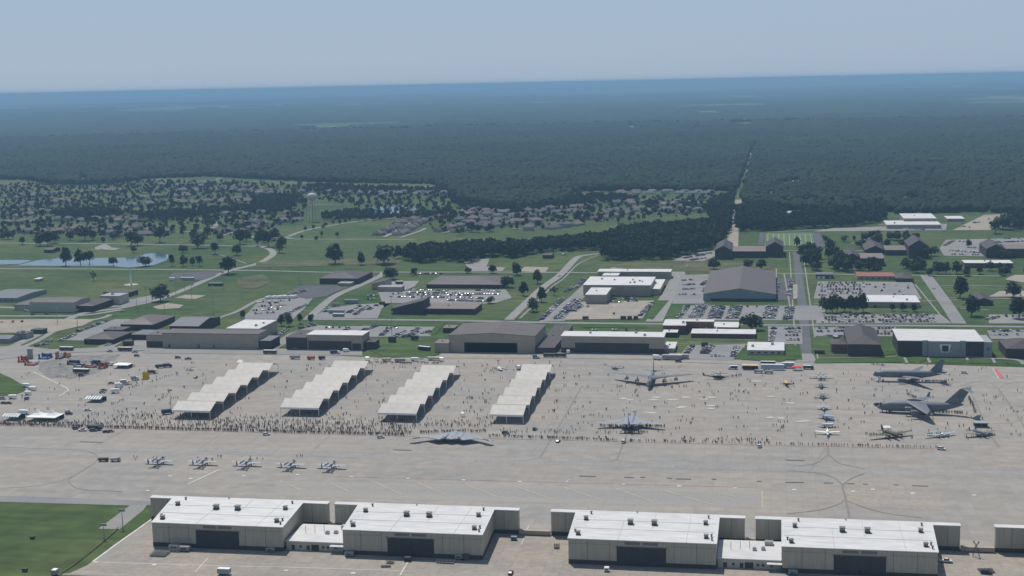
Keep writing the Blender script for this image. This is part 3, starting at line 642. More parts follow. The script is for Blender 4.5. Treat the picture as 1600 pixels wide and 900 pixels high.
bld('depot_building', 'huge pale-walled hall with wide brown gabled roof beside the straight street', (1099, 470), (1212, 471), 460, 424, m_bluew, m_brownr, kind='gable_y', rise=5.5, doors=[(1100, 1110, .5, m_bluew)], base=2.5)
bld('operations_building', 'tan complex with several white flat roofs around a yard of parked cars', (909, 465), (1018, 460), 446, 433, m_tanw2, m_white, vents=7,
    wings=[((935, 434), (1047, 437), 425, 421, m_tanw2, m_white, 'flat', 0), ((915, 475), (947, 475), 461, 450, m_tanw2, m_white, 'flat', 0), ((1014, 461), (1031, 461), 452, 437, m_tanw2, m_white, 'flat', 0), ((941, 440), (966, 439), 431, 425, m_tanw2, m_white, 'flat', 0)])
t = bld('headquarters_building', 'large modern building with bright white roof, brown brick sides and light centre bay', (1403, 556), (1536, 557), 533.5, 515.5, m_brown, m_white, vents=0)
a = P(1403, 556); L = lambda px: P(px, 556.5).x-a.x
hh = hgt(1470, 556, 533.5)
MB().box(L(1450), L(1499), -2.2, 1.5, 0, hh+.6).build('centre_bay', m_grey, t); MB().box(L(1536)+.05, L(1549), -.4, 30, 0, hh+.2).build('end_bay', m_grey, t)
MB().box(L(1441), L(1450)-.05, -.8, .4, 0, hh+1.0).build('pier', m_grey, t); MB().box(L(1499)+.05, L(1508), -.8, .4, 0, hh+1.0).build('pier', m_grey, t)
fr = MB().add([(L(1470), -2.5, hh*.3), (L(1482), -2.5, hh*.3), (L(1485), -2.5, hh*.85), (L(1467), -2.5, hh*.85)]+[(L(1470), -2.15, hh*.3), (L(1482), -2.15, hh*.3), (L(1485), -2.15, hh*.85), (L(1467), -2.15, hh*.85)], [(0, 1, 2, 3), (0, 4, 5, 1), (1, 5, 6, 2), (2, 6, 7, 3), (3, 7, 4, 0)]).build('window_frame', m_whiter, t)
MB().box(L(1471), L(1481), -2.62, -2.52, hh*.36, hh*.78).build('pane', m_glass, fr)
em = MB().tube((L(1543), -.55, hh*.55), (L(1543), -.42, hh*.55), 1.7, n=16).build('round_emblem', m_grey, t); MB().tube((L(1543), -.62, hh*.55), (L(1543), -.56, hh*.55), 1.3, n=16).build('emblem_disc', m_greyr, em)
for u in (.12, .3, .46, .62, .8): MB().box(L(1403)+(L(1536))*u-.15, L(1403)+(L(1536))*u+.15, 2, 55, hh+.45, hh+.6).build('roof_rib', m_grey, t)
bld('chapel_building', 'dark brown building with steep hipped roof and a low left annex', (1325, 556), (1376, 557), 538, 513, m_brown, m_brownr2, kind='hip', rise=5.5,
    wings=[((1299, 551), (1324, 552), 538, 530, m_redb, m_brownr2, 'hip', 1.5), ((1273, 553), (1288, 553), 549, 547, m_brown, m_brownr2, 'flat', 0)])
bld('supply_building', 'long tan building with plain white roof behind the row of trees', (1347, 480), (1437, 481), 472.5, 462, m_tanw2, m_white, vents=2, doors=[(1365, 1369, .5, m_dk), (1390, 1392, .5, m_dk)])
bld('red_roof_building', 'long building with red roof at the top of the large car park', (1339, 437), (1398, 438), 432, 426, m_tanw2, m_redr, kind='gable_x', rise=1.2, wins=6, wings=[((1400, 441), (1427, 441), 435, 428, m_brown, m_brownr2, 'hip', 3)])
bld('garage_building', 'small red-brown building with three white doors beside the straight street', (1275, 435.5), (1302, 435.5), 429.5, 426, m_redb, m_greyr, doors=[(1277, 1282, .6, m_whiter), (1284, 1289, .6, m_whiter), (1295, 1299, .6, m_grey)])
bld('brown_hall', 'dark brown hip-roofed hall cut off by the right edge beside the apron', (1572, 560), (1630, 560), 545, 531, m_brown, m_brownr2, kind='hip', rise=4)
bld('dark_house', 'small dark gabled building between the big trees on the right', (1522, 477), (1552, 478), 471, 461, m_brown, m_brownr2, kind='gable_y', rise=3)
bld('barracks', 'dark brown barracks with tan roof and gabled ends beside the sports field', (1143, 403), (1196, 403), 393, 385, m_brown, m_tanr, kind='gable_x', rise=2,
    wings=[((1117, 405), (1142.5, 405), 391, 380, m_brown, m_brownr2, 'gable_y', 5), ((1196.5, 402), (1224, 401), 386, 378, m_brown, m_brownr2, 'gable_y', 6)])
bld('barracks', 'dark brown barracks with long tan roof and tallest gable behind the central trees', (1383, 399), (1420, 399), 391, 384, m_brown, m_tanr, kind='gable_x', rise=2,
    wings=[((1352, 398), (1382.5, 397), 391, 381, m_brown, m_brownr2, 'gable_y', 5), ((1420.5, 405), (1450, 403), 385, 376, m_brown, m_brownr2, 'gable_y', 7)])
bld('barracks', 'dark brown barracks with short tan roof half hidden by trees above the red-roofed building', (1345, 416), (1381, 416), 404, 396, m_brown, m_tanr, kind='gable_x', rise=2,
    wings=[((1318, 412), (1344.5, 412), 403, 395, m_brown, m_brownr2, 'gable_y', 5)])
bld('barracks', 'dark brown barracks with gabled end at the right edge behind the car park', (1571, 403), (1640, 403), 389, 381, m_brown, m_tanr, kind='gable_x', rise=2, wings=[((1541, 403), (1570.5, 403), 389, 380, m_brown, m_brownr2, 'gable_y', 5)])
bld('low_building', 'low dark-walled building with flat white roof near the right edge', (1507, 418), (1583, 419), 411.5, 407, m_redb, m_white, vents=2)
bld('school_building', 'large school with white flat roof and raised white centre block by the woods', (1385, 357), (1471, 358), 351.5, 345, m_tanw2, m_white, vents=2,
    wings=[((1412, 352), (1463, 352), 341.5, 334, m_tanw2, m_white, 'flat', 0)])
bld('shed', 'small white-roofed building just right of the school', (1480, 346), (1507, 346), 342, 338, m_tanw2, m_white)
bld('grey_hall', 'pale hip-roofed hall standing among the woods on the right', (1230, 338), (1262, 338), 334.5, 330, m_beige, mat('pale_roof', (.42, .42, .42)), kind='hip', rise=3)
bld('pyramid_roof_building', 'wide dark brown building with low pyramid roof above the long car park', (665, 451), (785, 450), 444.5, 431, m_brown, m_brownr, kind='hip', rise=4.5)
bld('gym_building', 'dark brown building with low hipped roof beside the diagonal road', (497, 445), (562, 443), 435, 424, m_brown, m_brownr2, kind='hip', rise=4, wings=[((528, 447), (548, 447), 443, 439, m_grey, m_grey, 'flat', 0)])
bld('wedge_building', 'brown building with a sharply rising wedge roof and long low wing', (611, 491), (662, 491), 483, 476, m_brown, m_brownr2, kind='shed_x', rise=8, wings=[((662.5, 491), (742, 491), 483, 474, m_brown, m_tanr, 'flat', 0)], wins=0)
bld('tan_building', 'small tan building with raised slanted end beside the diagonal road', (590, 456), (627, 456), 449, 446, m_tanw2, m_grey, wings=[((580, 453), (602, 452), 444, 438, m_tanw2, m_brownr2, 'shed_x', 3)])
bld('shop_building', 'long building with blue-grey roof cut off by the left edge', (-40, 473), (30, 471), 466, 452, m_bluew, m_greyr, kind='gable_x', rise=1, wins=6)
bld('commissary_building', 'wide tan building with brown roofs left of the ball field', (46, 488), (118, 488), 473, 465, m_beige, m_brownr, kind='gable_x', rise=1.5,
    wings=[((24, 484), (45.5, 485), 477, 466, m_beige, m_brownr, 'flat', 0), ((119, 488), (147, 487), 478, 466, m_brown, m_brownr2, 'hip', 2)])
bld('store_building', 'tan block with pale flat roof behind the wide brown-roofed building', (158, 476), (186, 477), 463, 458, m_beige, m_grey, vents=1)
bld('flat_building', 'low dark flat-roofed building behind the tan block', (163, 463), (203, 464), 457, 453, m_brown, m_brownr2)
bld('club_building', 'cluster of dark brown roofs between the diagonal car park and the long hangar', (188, 516), (240, 516), 507, 493, m_brown, m_brownr, kind='hip', rise=4, wings=[((162, 524), (192, 524), 516, 511, m_brown, m_brownr2, 'flat', 0)])
bld('brown_office', 'dark brown hip-roofed building beside the diagonal row of cars', (131, 538), (178, 538), 530, 518, m_brown, m_brownr2, kind='hip', rise=3)
bld('canopy_building', 'open canopy with flat grey roof left of the long tan hangar', (206, 531), (246, 532), 523.5, 516, m_brownb, m_greyr)
bld('grey_roof_building', 'dark building with large pale grey sloping roof behind the long hangar', (266, 520), (310, 521), 510, 495, m_brown, m_greyr, kind='gable_x', rise=3.5)
bld('gatehouse', 'small grey-roofed house at the left edge by the gravel lot', (-8, 536), (15, 536), 530, 524, m_grey, m_greyr, kind='gable_x', rise=1.5)
bld('utility_building', 'small dark green block beside the tan gravel lot', (48, 522), (66, 522), 516, 513, m_dk, m_dk)
bld('utility_building', 'pale walled plant with dark pipes left of the dark green block', (21, 530), (42, 530), 522, 518, m_grey, m_dk, vents=3)
bld('kiosk', 'tiny dark block beside the lawn left of the long tan hangar', (192, 541), (205, 541), 534, 532, m_dk, m_brownr2)
bld('bus_shelter', 'long dark green open shelter on the grass right of the long road', (325, 447), (346, 447), 443.5, 442, m_dk, m_greyr)
bld('picnic_shelter', 'small dark pavilion on the lawn above the left pond', (69, 395), (82, 395), 390.5, 387.5, m_brown, m_brownr2, kind='gable_x', rise=1.5)
bld('picnic_shelter', 'small pale domed pump house on the grass in front of the pond road', (53, 440), (61, 440), 436, 434, m_grey, m_white, kind='hip', rise=1)
bld('memorial_pavilion', 'brown pavilion on the lawn left of the big wood', (848, 404), (862, 404), 399, 396, m_brown, m_brownr2, kind='gable_x', rise=1)
bld('farm_shed', 'sunlit cream barn deep in the right-hand woods', (1221, 289.5), (1235, 289.5), 288.4, 286, m_beige, mat('cream_roof', (.75, .55, .36)), kind='gable_x', rise=1)
bld('farm_shed', 'small white barn just right of the cream barn in the woods', (1238, 285.5), (1250, 285.5), 284, 282, m_whiter, m_white)
bld('farm_shed', 'long low white shed deep in the woods near the right edge', (1357, 279.5), (1376, 279.5), 278, 277, m_whiter, m_white)

# ------------------------------------------------------------------ woods and far country
def fbm(x, y, sc, seed=0, octv=4):
    """value noise, numpy"""
    out = np.zeros_like(x); amp = 1; tot = 0
    for o in range(octv):
        X = x/sc*2**o+seed*17.3; Y = y/sc*2**o+seed*9.1
        xi = np.floor(X).astype(np.int64); yi = np.floor(Y).astype(np.int64); fx = X-xi; fy = Y-yi
        fx = fx*fx*(3-2*fx); fy = fy*fy*(3-2*fy)
        def h(a, b):
            n = (a*374761393+b*668265263+seed*1442695+o*97531) & 0x7fffffff
            n = ((n ^ (n >> 13))*1274126177) & 0x7fffffff
            return ((n ^ (n >> 16)) & 0xffff)/65535.
        v = (h(xi, yi)*(1-fx)+h(xi+1, yi)*fx)*(1-fy)+(h(xi, yi+1)*(1-fx)+h(xi+1, yi+1)*fx)*fy
        out += v*amp; tot += amp; amp *= .5
    return out/tot
def inpoly(x, y, poly):
    c = np.zeros(x.shape, bool); n = len(poly)
    for i in range(n):
        x1, y1 = poly[i]; x2, y2 = poly[(i+1) % n]
        if y1 == y2: continue
        c ^= ((y1 > y) != (y2 > y)) & (x < (x2-x1)*(y-y1)/(y2-y1)+x1)
    return c
FV, RVn, UVn = np.array(fv), np.array(RV), np.array(UV)
def topx(x, y, z=0):
    v = np.stack([x, y, z-H+0*x], -1); zc = v@FV
    zc = np.where(zc > 1, zc, 1)
    return 800+F*(v@RVn)/zc, 450-F*(v@UVn)/zc
def npmesh(name, V, Fc, m, sides):
    me = bpy.data.meshes.new(name); nf = len(Fc)
    me.vertices.add(len(V)); me.vertices.foreach_set('co', V.astype(np.float32).ravel())
    me.loops.add(nf*sides); me.loops.foreach_set('vertex_index', Fc.astype(np.int32).ravel())
    me.polygons.add(nf); me.polygons.foreach_set('loop_start', np.arange(nf, dtype=np.int32)*sides)
    me.polygons.foreach_set('loop_total', np.full(nf, sides, np.int32))
    me.materials.append(m); me.update(); me.validate()
    o = bpy.data.objects.new(name, me); COL.objects.link(o); return o
def scatter_mesh(name, protos, xs, ys, zs, hs, ws, m, sides=3):
    """many small copies merged into one mesh (stuff)"""
    Vs = []; Fs = []; off = 0; k = rng.integers(0, len(protos), len(xs)); a = rng.uniform(0, 6.283, len(xs))
    for i, (pv_, pf_) in enumerate(protos):
        s = k == i; n = s.sum()
        if not n: continue
        ca, sa = np.cos(a[s])[:, None], np.sin(a[s])[:, None]
        X = (pv_[None, :, 0]*ca-pv_[None, :, 1]*sa)*ws[s][:, None]+xs[s][:, None]
        Y = (pv_[None, :, 0]*sa+pv_[None, :, 1]*ca)*ws[s][:, None]+ys[s][:, None]
        Z = pv_[None, :, 2]*hs[s][:, None]+zs[s][:, None]
        Vs.append(np.stack([X, Y, Z], -1).reshape(-1, 3))
        Fs.append((pf_[None]+(np.arange(n)*len(pv_))[:, None, None]+off).reshape(-1, pf_.shape[1])); off += n*len(pv_)
    o = npmesh(name, np.concatenate(Vs), np.concatenate(Fs), m, sides); return o
def dome(seed, seg=6, rings=3):
    r = np.random.default_rng(seed); V = []
    for k in range(rings):
        t = [(0.0, .42, .0), (.35, .52, 0), (.75, .36, 0)][k] if rings == 3 else None
        for i in range(seg):
            a = 2*math.pi*(i+.5*(k % 2))/seg; q = t[1]*r.uniform(.75, 1.2)
            V.append((q*math.cos(a), q*math.sin(a), .12+t[0]*.85*r.uniform(.85, 1.1)))
    V.append((r.uniform(-.1, .1), r.uniform(-.1, .1), 1)); Fc = []
    for k in range(rings-1):
        for i in range(seg):
            a, b, c, d = k*seg+i, k*seg+(i+1) % seg, (k+1)*seg+(i+1) % seg, (k+1)*seg+i
            Fc += [(a, b, c), (a, c, d)]
    for i in range(seg): Fc.append(((rings-1)*seg+i, (rings-1)*seg+(i+1) % seg, rings*seg))
    return np.array(V), np.array(Fc)
DOMES = [dome(i) for i in range(6)]
def leafcrown(seed, n=220, size=.10, lobes=6, flat=1.0):
    """leaf clumps spread through a crown made of several lobes; unit height, trunk gap below"""
    r = np.random.default_rng(seed); V = []; Fc = []
    L = [(r.uniform(-.22, .22), r.uniform(-.22, .22), r.uniform(.3, .78)*flat, r.uniform(.18, .28)) for _ in range(lobes)]+[(0, 0, .5*flat, .36), (0, 0, .5*flat, .36)]
    for i in range(n):
        lx, ly, lz, lr = L[r.integers(len(L))]; d = r.normal(size=3); d /= np.linalg.norm(d)
        if d[2] < -.6: d[2] *= -.5
        c = np.array((lx, ly, lz))+d*lr*r.uniform(.6, 1.05)
        c[2] = max(.1, c[2]); s = size*r.uniform(.6, 1.3)
        nn = d+r.normal(size=3)*.5; nn /= np.linalg.norm(nn); t = np.cross(nn, r.normal(size=3)); t /= np.linalg.norm(t); b = np.cross(nn, t)
        k = len(V); V += [c-t*s*.6-b*s*.3, c+t*s*.6-b*s*.35, c+t*s*.1+b*s*.7]; Fc.append((k, k+1, k+2))
        V += [c+nn*s*.2-t*s*.5+b*s*.4, c+nn*s*.15+t*s*.55+b*s*.35, c-b*s*.65]; Fc.append((k+3, k+4, k+5))
    return np.array(V), np.array(Fc)
LEAFS = [leafcrown(i, 110, .15) for i in range(5)]

def region(poly, spacing, hmin, hmax, name, protos, m, wk=1.0, jitter=.5, world=False):
    w = np.array([G(*p) for p in poly]) if not world else np.array(poly)
    x0, y0 = w.min(0); x1, y1 = w.max(0)
    X, Y = np.meshgrid(np.arange(x0, x1, spacing), np.arange(y0, y1, spacing)); X = X.ravel(); Y = Y.ravel()
    X = X+rng.uniform(-jitter, jitter, X.shape)*spacing; Y = Y+rng.uniform(-jitter, jitter, Y.shape)*spacing
    k = inpoly(X, Y, [tuple(p) for p in w]); X = X[k]; Y = Y[k]
    hh = rng.uniform(hmin, hmax, X.shape)*(.8+.4*fbm(X, Y, 60, 3)); ww = hh*rng.uniform(.75, 1.05, X.shape)*wk
    o = scatter_mesh(name, protos, X, Y, drop(np.hypot(X, Y)), hh, ww, m); o['kind'] = 'stuff'; print(name, len(X)); return o
# the woods between the base and the housing
region([(613, 405), (640, 397), (700, 391), (800, 386), (900, 380), (950, 372), (985, 362), (1040, 358), (1080, 356), (1110, 350), (1130, 335), (1146, 322), (1142, 345), (1136, 366), (1126, 386), (1095, 394), (1075, 400), (1040, 407), (944, 407), (940, 391), (850, 394), (800, 404), (760, 402), (730, 412), (690, 408), (660, 412)], 8.0, 11, 17, 'woods', LEAFS, m_woodn)
region([(1150, 362), (1152, 330), (1200, 322), (1230, 345), (1300, 335), (1385, 332), (1384, 345), (1330, 355), (1275, 357), (1200, 362)], 8.5, 11, 17, 'woods', LEAFS, m_woodn)
region([(1590, 360), (1575, 350), (1580, 338), (1640, 330), (1640, 362)], 8.5, 11, 16, 'woods', LEAFS, m_woodn)
region([(0, 0)], 1, 1, 1, 'x', LEAFS, m_leaf) if False else None

# the great forest behind: one crown per tree out to about 6 km
FOREST_NEAR = [(-60, 281), (38, 281), (85, 288), (130, 289), (175, 287), (237, 279), (330, 276), (395, 280), (500, 285), (675, 288), (705, 300), (712, 315), (740, 322), (800, 327), (840, 325), (880, 318), (905, 300), (945, 299), (1000, 298), (1137, 299), (1150, 305), (1160, 318), (1195, 325), (1240, 330), (1300, 333), (1380, 330), (1400, 334), (1480, 333), (1530, 331), (1570, 334), (1640, 330)]
def in_forest(px, py):
    e = np.interp(px, [p[0] for p in FOREST_NEAR], [p[1] for p in FOREST_NEAR])
    k = py < e
    # clearings, the sandy lane and a cut line
    k &= ~((np.abs(px-(1155+(300-py)*.32)) < np.interp(py, [225, 275, 315], [3.0, 5.5, 9])) & (py > 226))
    k &= ~((px > 1445) & (np.abs(py-259.5) < 1.2))
    for cx, cy, rx, ry in ((131, 283, 9, 5), (1228, 289, 13, 3.0), (1245, 285, 9, 2.2), (1366, 280, 13, 2), (1207, 311, 9, 4), (905, 305, 12, 4), (1270, 315, 14, 2), (1330, 318, 14, 2), (1430, 313, 16, 2), (1160, 193, 18, 2.2), (988, 200, 7, 1.6), (1090, 199, 4, 3), (625, 199, 20, 3), (590, 196, 18, 1.4), (550, 192, 12, 1.8), (173, 205, 10, 2.2), (370, 188, 30, 1.6), (20, 205, 25, 1.6), (60, 193, 22, 1.2), (520, 200, 30, .9), (385, 190, 12, 1.4), (250, 172, 40, 1.2), (225, 185, 20, 1)):
        k &= ((px-cx)/rx)**2+((py-cy)/(ry+(2.6 if cy < 210 else .8)))**2 > 1
    return k
def forest():
    X = []; Y = []; R0, R1 = 2000, 7600; r = R0
    while r < R1:
        sp = 10.5+4.5*(r-R0)/(R1-R0); n = int(r*rad(52)/sp)
        a = YAW+np.linspace(-rad(26), rad(26), n)+rng.uniform(-.5, .5, n)*sp/r
        rr = r+rng.uniform(-.5, .5, n)*sp*1.5; X.append(-rr*np.sin(a)); Y.append(rr*np.cos(a)); r += sp
    X = np.concatenate(X); Y = np.concatenate(Y)
    px, py = topx(X, Y, drop(np.hypot(X, Y))); k = in_forest(px, py) & (Y > 1200)
    X = X[k]; Y = Y[k]
    h = rng.uniform(9, 18, X.shape)*(.7+.6*fbm(X, Y, 130, 5)); w = h*rng.uniform(.8, 1.15, X.shape)*(1+np.clip((np.hypot(X, Y)-3000)/9000, 0, .5))
    o = scatter_mesh('forest', DOMES, X, Y, drop(np.hypot(X, Y))-1, h, w, m_wood); o['kind'] = 'stuff'; print('forest', len(X))
    tag(o, 'great dark forest stretching from the housing towards the horizon', 'forest'); o['kind'] = 'stuff'
forest()
ribbon('sandy_lane', [(1167, 276), (1170, 262), (1174, 245), (1177, 228)], 8, .1, m_tan)
def far_country():
    nr, na = 300, 640; R = 7000*(57500/7000)**np.linspace(0, 1, nr); A = YAW+np.linspace(-rad(30), rad(30), na)
    RR, AA = np.meshgrid(R, A, indexing='ij'); X = -RR*np.sin(AA); Y = RR*np.cos(AA)
    f1 = fbm(X, Y, 1500, 11, 5); f2 = fbm(X, Y, 420, 12, 3)
    m = (f1*.7+f2*.3) > np.interp(RR, [7000, 11000, 25000], [.33, .45, .5])
    hills = 75*(fbm(X, Y, 5200, 21, 2)-.5)*np.clip((RR-7500)/5000, 0, 1)
    Z = drop(RR)+np.where(m, 10+9*rng.random(RR.shape), -6+0*RR)+hills
    V = np.stack([X, Y, Z], -1).reshape(-1, 3); i = np.arange((nr-1)*na).reshape(nr-1, na)[:, :-1].ravel()
    Fc = np.stack([i, i+1, i+na+1, i+na], -1)
    mm = m.reshape(-1); keep = mm[Fc].any(1); Fc = Fc[keep]
    o = npmesh('distant_woodland', V, Fc, m_wood, 4); o['kind'] = 'stuff'
far_country()

# ------------------------------------------------------------------ sunshade rows on the apron
def shades(label, f, b, n, wd, hi=8.8, lo=5.2):
    """row of gabled open sunshades: f/b world front-left and back-left corners"""
    gl = Vector(b)-Vector(f); bay = gl.y/n
    for k in range(n):
        x = f[0]+gl.x*k/n; y = f[1]+bay*k
        t = thing('sunshade', '%s sunshade bay with cream roof in the %s row' % (('front', 'second', 'third', 'fourth', 'fifth', 'rearmost')[k if k < n-1 else 5], label), 'sunshade', (x, y, .05), 0, 'aircraft sunshades in the %s row' % label)
        if k in (0, n//2, n-1): LAND.append((x+wd/2, y+bay/2, t))
        m = bay-.05; q = m*.48; dx = gl.x/n
        v = [(-.3, -.2, lo), (wd+.3, -.2, lo), (wd+.3+dx*.48, q, hi), (-.3+dx*.48, q, hi), (wd+.3+dx, m, lo), (-.3+dx, m, lo)]
        vv = v+[(a, b2, c+.28) for a, b2, c in v]
        MB().add(vv, [(0, 3, 2, 1), (3, 5, 4, 2), (6, 7, 8, 9), (9, 8, 10, 11), (0, 1, 7, 6), (1, 2, 8, 7), (2, 4, 10, 8), (4, 5, 11, 10), (5, 3, 9, 11), (3, 0, 6, 9)]).build('roof', m_fabric, t)
        MB().box(-.3, wd+.3, -.42, -.22, lo-.75, lo+.5).build('front_beam', m_whiter, t)
        if k: MB().box(-.3, wd+.3, -.7, -.45, lo-.1, lo+1.0).build('step_shading_strip', m_louv, t)  # added dark strip, its colour stands in for the shading line between bays
        for j in range(3): MB().box(-.15+j*wd/2, .15+j*wd/2, 0.08, .38, 0, lo-.02).build('post', m_whiter, t)
        if k == n-1:
            for j in (0, 2): MB().box(-.15+j*wd/2+dx, .15+j*wd/2+dx, m-.4, m-.1, 0, lo-.02).build('post', m_whiter, t)
        tr = MB()
        for j in (0, 1): tr.tube((j*wd+(.2 if not j else -.2), .3, lo-.5), (j*wd+dx*.48+(.2 if not j else -.2), q, hi-.4), .12, m=0)
        tr.build('rafter', m_metal, t)
shades('first', (-386.6, 846), (-395, 1000), 6, 26)
shades('second', (-317.5, 860.8), (-324.7, 1013), 6, 26)
shades('third', (-248.4, 851.6), (-253.5, 1001), 6, 25)
shades('fourth', (-175.8, 854), (-180.1, 1010.8), 6, 21.3)

# ------------------------------------------------------------------ aircraft
def gear(t, spots, r=.45, w=.3, h=1.5):
    for x, y in spots:
        b = MB(); b.tube((x, y, r), (x, y, r+h), .1, m=1)
        b.tube((x, y-w, r), (x, y+w, r), r, n=10, m=0); b.build('landing_gear', [m_tire, m_metal], t)
def pod(t, x, y, z, l, r, m, name='engine'):
    b = MB(); b.xsec([(x, r*.85, r*.85, z), (x-l*.15, r, r, z), (x-l*.6, r*.95, r*.95, z), (x-l, r*.6, r*.6, z)], 0, 10)
    b.tube((x+.02, y, z), (x+.04, y, z), r*.7, n=10, m=1)
    bb = MB(); bb.loft([[(xx, y+w*math.cos(2*math.pi*i/10), zc+w*math.sin(2*math.pi*i/10)) for i in range(10)] for xx, w, zc in ((x, r*.85, z), (x-l*.15, r, z), (x-l*.6, r*.95, z), (x-l, r*.6, z))])
    bb.tube((x, y, z), (x+.05, y, z), r*.72, n=10, m=1); return bb.build(name, [m, m_black], t)
def flat_bomber():
    c = P(708, 690); t = thing('flying_wing_bomber', 'grey bat-winged bomber with no tail parked in front of the crowd line', 'aircraft', (c.x, c.y+3, .05), rad(90))
    LAND.append((c.x, c.y, t))
    TE = [(0, -10.4), (3.6, -7.9), (7.4, -10.6), (16, -4.7), (24.4, -10.6), (26.2, -8.2)]
    TH = [(0, 3.6), (2, 3.1), (3.5, 2.3), (5.5, 2.9), (8, 1.9), (12, 1.2), (20, .7), (26.2, .25)]
    Z0 = [(0, 2.6), (8, 2.5), (26.2, 2.7)]
    ys = [0, 1.2, 2.2, 3.6, 4.6, 5.6, 6.6, 7.4, 9, 11, 13.5, 16, 19, 22, 24.4, 26.2]; ys = [-y for y in ys[:0:-1]]+ys
    rings = []
    for y in ys:
        a = abs(y); le = 10.4-a*math.tan(rad(34.8)); te = np.interp(a, *zip(*TE)); th = np.interp(a, *zip(*TH)); z = np.interp(a, *zip(*Z0)); cch = le-te; ring = []
        us = [0, .04, .12, .25, .4, .55, .7, .85, 1]
        for u in us:
            p = (u**.5)*(1-u)**.9*1.75; ring.append((le-u*cch, y, z+p*th*.68))
        for u in us[::-1][1:-1]:
            p = (u**.5)*(1-u)**.9*1.75; ring.append((le-u*cch, y, z-p*th*.32))
        rings.append(ring)
    body = MB().loft(rings).build('airframe', m_gun2, t, smooth=True)
    cp = MB().xsec([(8.4, .5, .2, 3.3), (6.8, 1.4, .6, 3.6), (4.5, 1.7, .8, 3.8), (1, 1.5, .7, 3.7), (-6, .4, .2, 3.4)], 0, 10).build('cockpit_hump', m_gun2, t, smooth=True)
    MB().box(6.5, 7.9, -1.1, 1.1, 3.75, 4.15).build('windscreen', m_glass, cp)
    for s in (-1, 1):
        MB().loft([[(x, s*(4.6+w*math.cos(2*math.pi*i/10)), z+h*math.sin(2*math.pi*i/10)) for i in range(10)] for x, w, h, z in ((3.2, 1.4, .3, 3.6), (1.5, 1.8, .6, 3.6), (-2.5, 1.6, .55, 3.5), (-6.0, 1.1, .2, 3.2))]).build('engine_housing', m_gun2, t, smooth=True)
        MB().box(-8.3, -6.4, s*5-1.3, s*5+1.3, 2.75, 3.05).build('exhaust_slot', m_black, t)
        w = MB(); w.add([(-8.2, s*19.3, 3.02), (-8.2+1.4, s*19.3, 3.25), (-10.0+.7, s*23.3, 3.2), (-10.4, s*23.3, 3.0)]+[(-8.2, s*19.3, 3.1), (-6.8, s*19.3, 3.35), (-9.3, s*23.3, 3.3), (-10.4, s*23.3, 3.1)], [(0, 1, 2, 3), (4, 5, 6, 7), (0, 1, 5, 4), (1, 2, 6, 5), (2, 3, 7, 6), (3, 0, 4, 7)]); w.build('split_rudder', m_black, t)
    gear(t, [(5.5, 0), (-1.5, 6), (-1.5, -6)], .6, .5, 1.6)
flat_bomber()
def plane(name, label, px, rz, m, fus, wings, fins=(), engines=(), g=(), extra=None, z0=.05, group=None, dy=0, canopy=None, em=None):
    c = P(*px); t = thing(name, label, 'aircraft', (c.x, c.y+dy, z0), rad(rz), group)
    MB().xsec(fus, 0, 14).build('fuselage', m, t, smooth=True)
    for nm, r, rc, tp, tc, th in wings:
        for s in (1, -1):
            MB().wing((r[0], s*r[1], r[2]), rc, (tp[0], s*tp[1], tp[2]), tc, th).build(nm, m, t)
    for nm, r, rc, tp, tc, th in fins: MB().wing(r, rc, tp, tc, th).build(nm, m, t)
    for e in engines:
        for s in ((1, -1) if e[1] else (1,)): pod(t, e[0], s*e[1], e[2], e[3], e[4], em or m)
    if g: gear(t, g[0], *g[1:])
    if canopy: MB().xsec(canopy, 0, 8).build('cockpit_canopy', m_glass, t, smooth=True)
    if extra: extra(t)
    return t
def h2(a, b): a = P(*a); b = P(*b); return math.degrees(math.atan2(b.y-a.y, b.x-a.x))
t = plane('eight_engined_bomber', 'grey bomber with four twin engine pods under long swept wings, tail towards the hangars', (1017, 600), -90, m_gun,
    [(24.5, .2, .3, 3.2), (23, 1.1, 1.2, 3.3), (20.5, 1.5, 1.9, 3.6), (12, 1.55, 2, 3.7), (-4, 1.5, 1.95, 3.7), (-14, 1.2, 1.6, 3.9), (-21, .7, 1, 4.3), (-24, .3, .4, 4.5)],
    [('wing', (10.5, 1.2, 5.3), 11, (-9.5, 28.2, 4.6), 3.2, .13), ('tailplane', (-16.5, .8, 4.6), 6.5, (-22, 8.6, 4.7), 2.6, .1)],
    [('tail_fin', (-14.5, 0, 5.2), 8, (-20.5, 0, 12.6), 4, .1)], g=([(13, -1.2), (13, 1.2), (-3, -1.2), (-3, 1.2)], .7, .4, 1.2), canopy=[(22.6, .5, .3, 4.6), (21.6, .9, .5, 5.0), (20, .7, .3, 5.5)], dy=3)
def pylons(t):
    for y in (9.5, 17.5):
        for s in (1, -1):
            x = 10.5-y*.741; e = MB()
            for o in (-.75, .75): e.loft([[(xx, s*y+o+r*math.cos(2*math.pi*i/8), 3.0+r*math.sin(2*math.pi*i/8)) for i in range(8)] for xx, r in ((x+4.2, .65), (x+3.4, .75), (x+.6, .7), (x-1.2, .45))])
            e.box(x-2.5, x+3, s*y-.15, s*y+.15, 3.4, 4.9); e.build('engine_pod', m_gun, t)
pylons(t)
def b1ex(t):
    for s in (1, -1):
        MB().box(-14, -4.5, s*3.6-1.4, s*3.6+1.4, 1.5, 3.0).build('engine_nacelle', m_gun, t)
        MB().add([(11, s*1.2, 3.4), (-1, s*6, 3.2), (-9, s*6.6, 3.1), (-14, s*1.5, 3.2), (11, s*1.0, 3.9), (-1, s*5.6, 3.7), (-9, s*6, 3.6), (-14, s*1.5, 3.8)], [(0, 1, 2, 3), (4, 5, 6, 7), (0, 1, 5, 4), (1, 2, 6, 5), (2, 3, 7, 6), (3, 0, 4, 7)]).build('wing_glove', m_gun2, t)
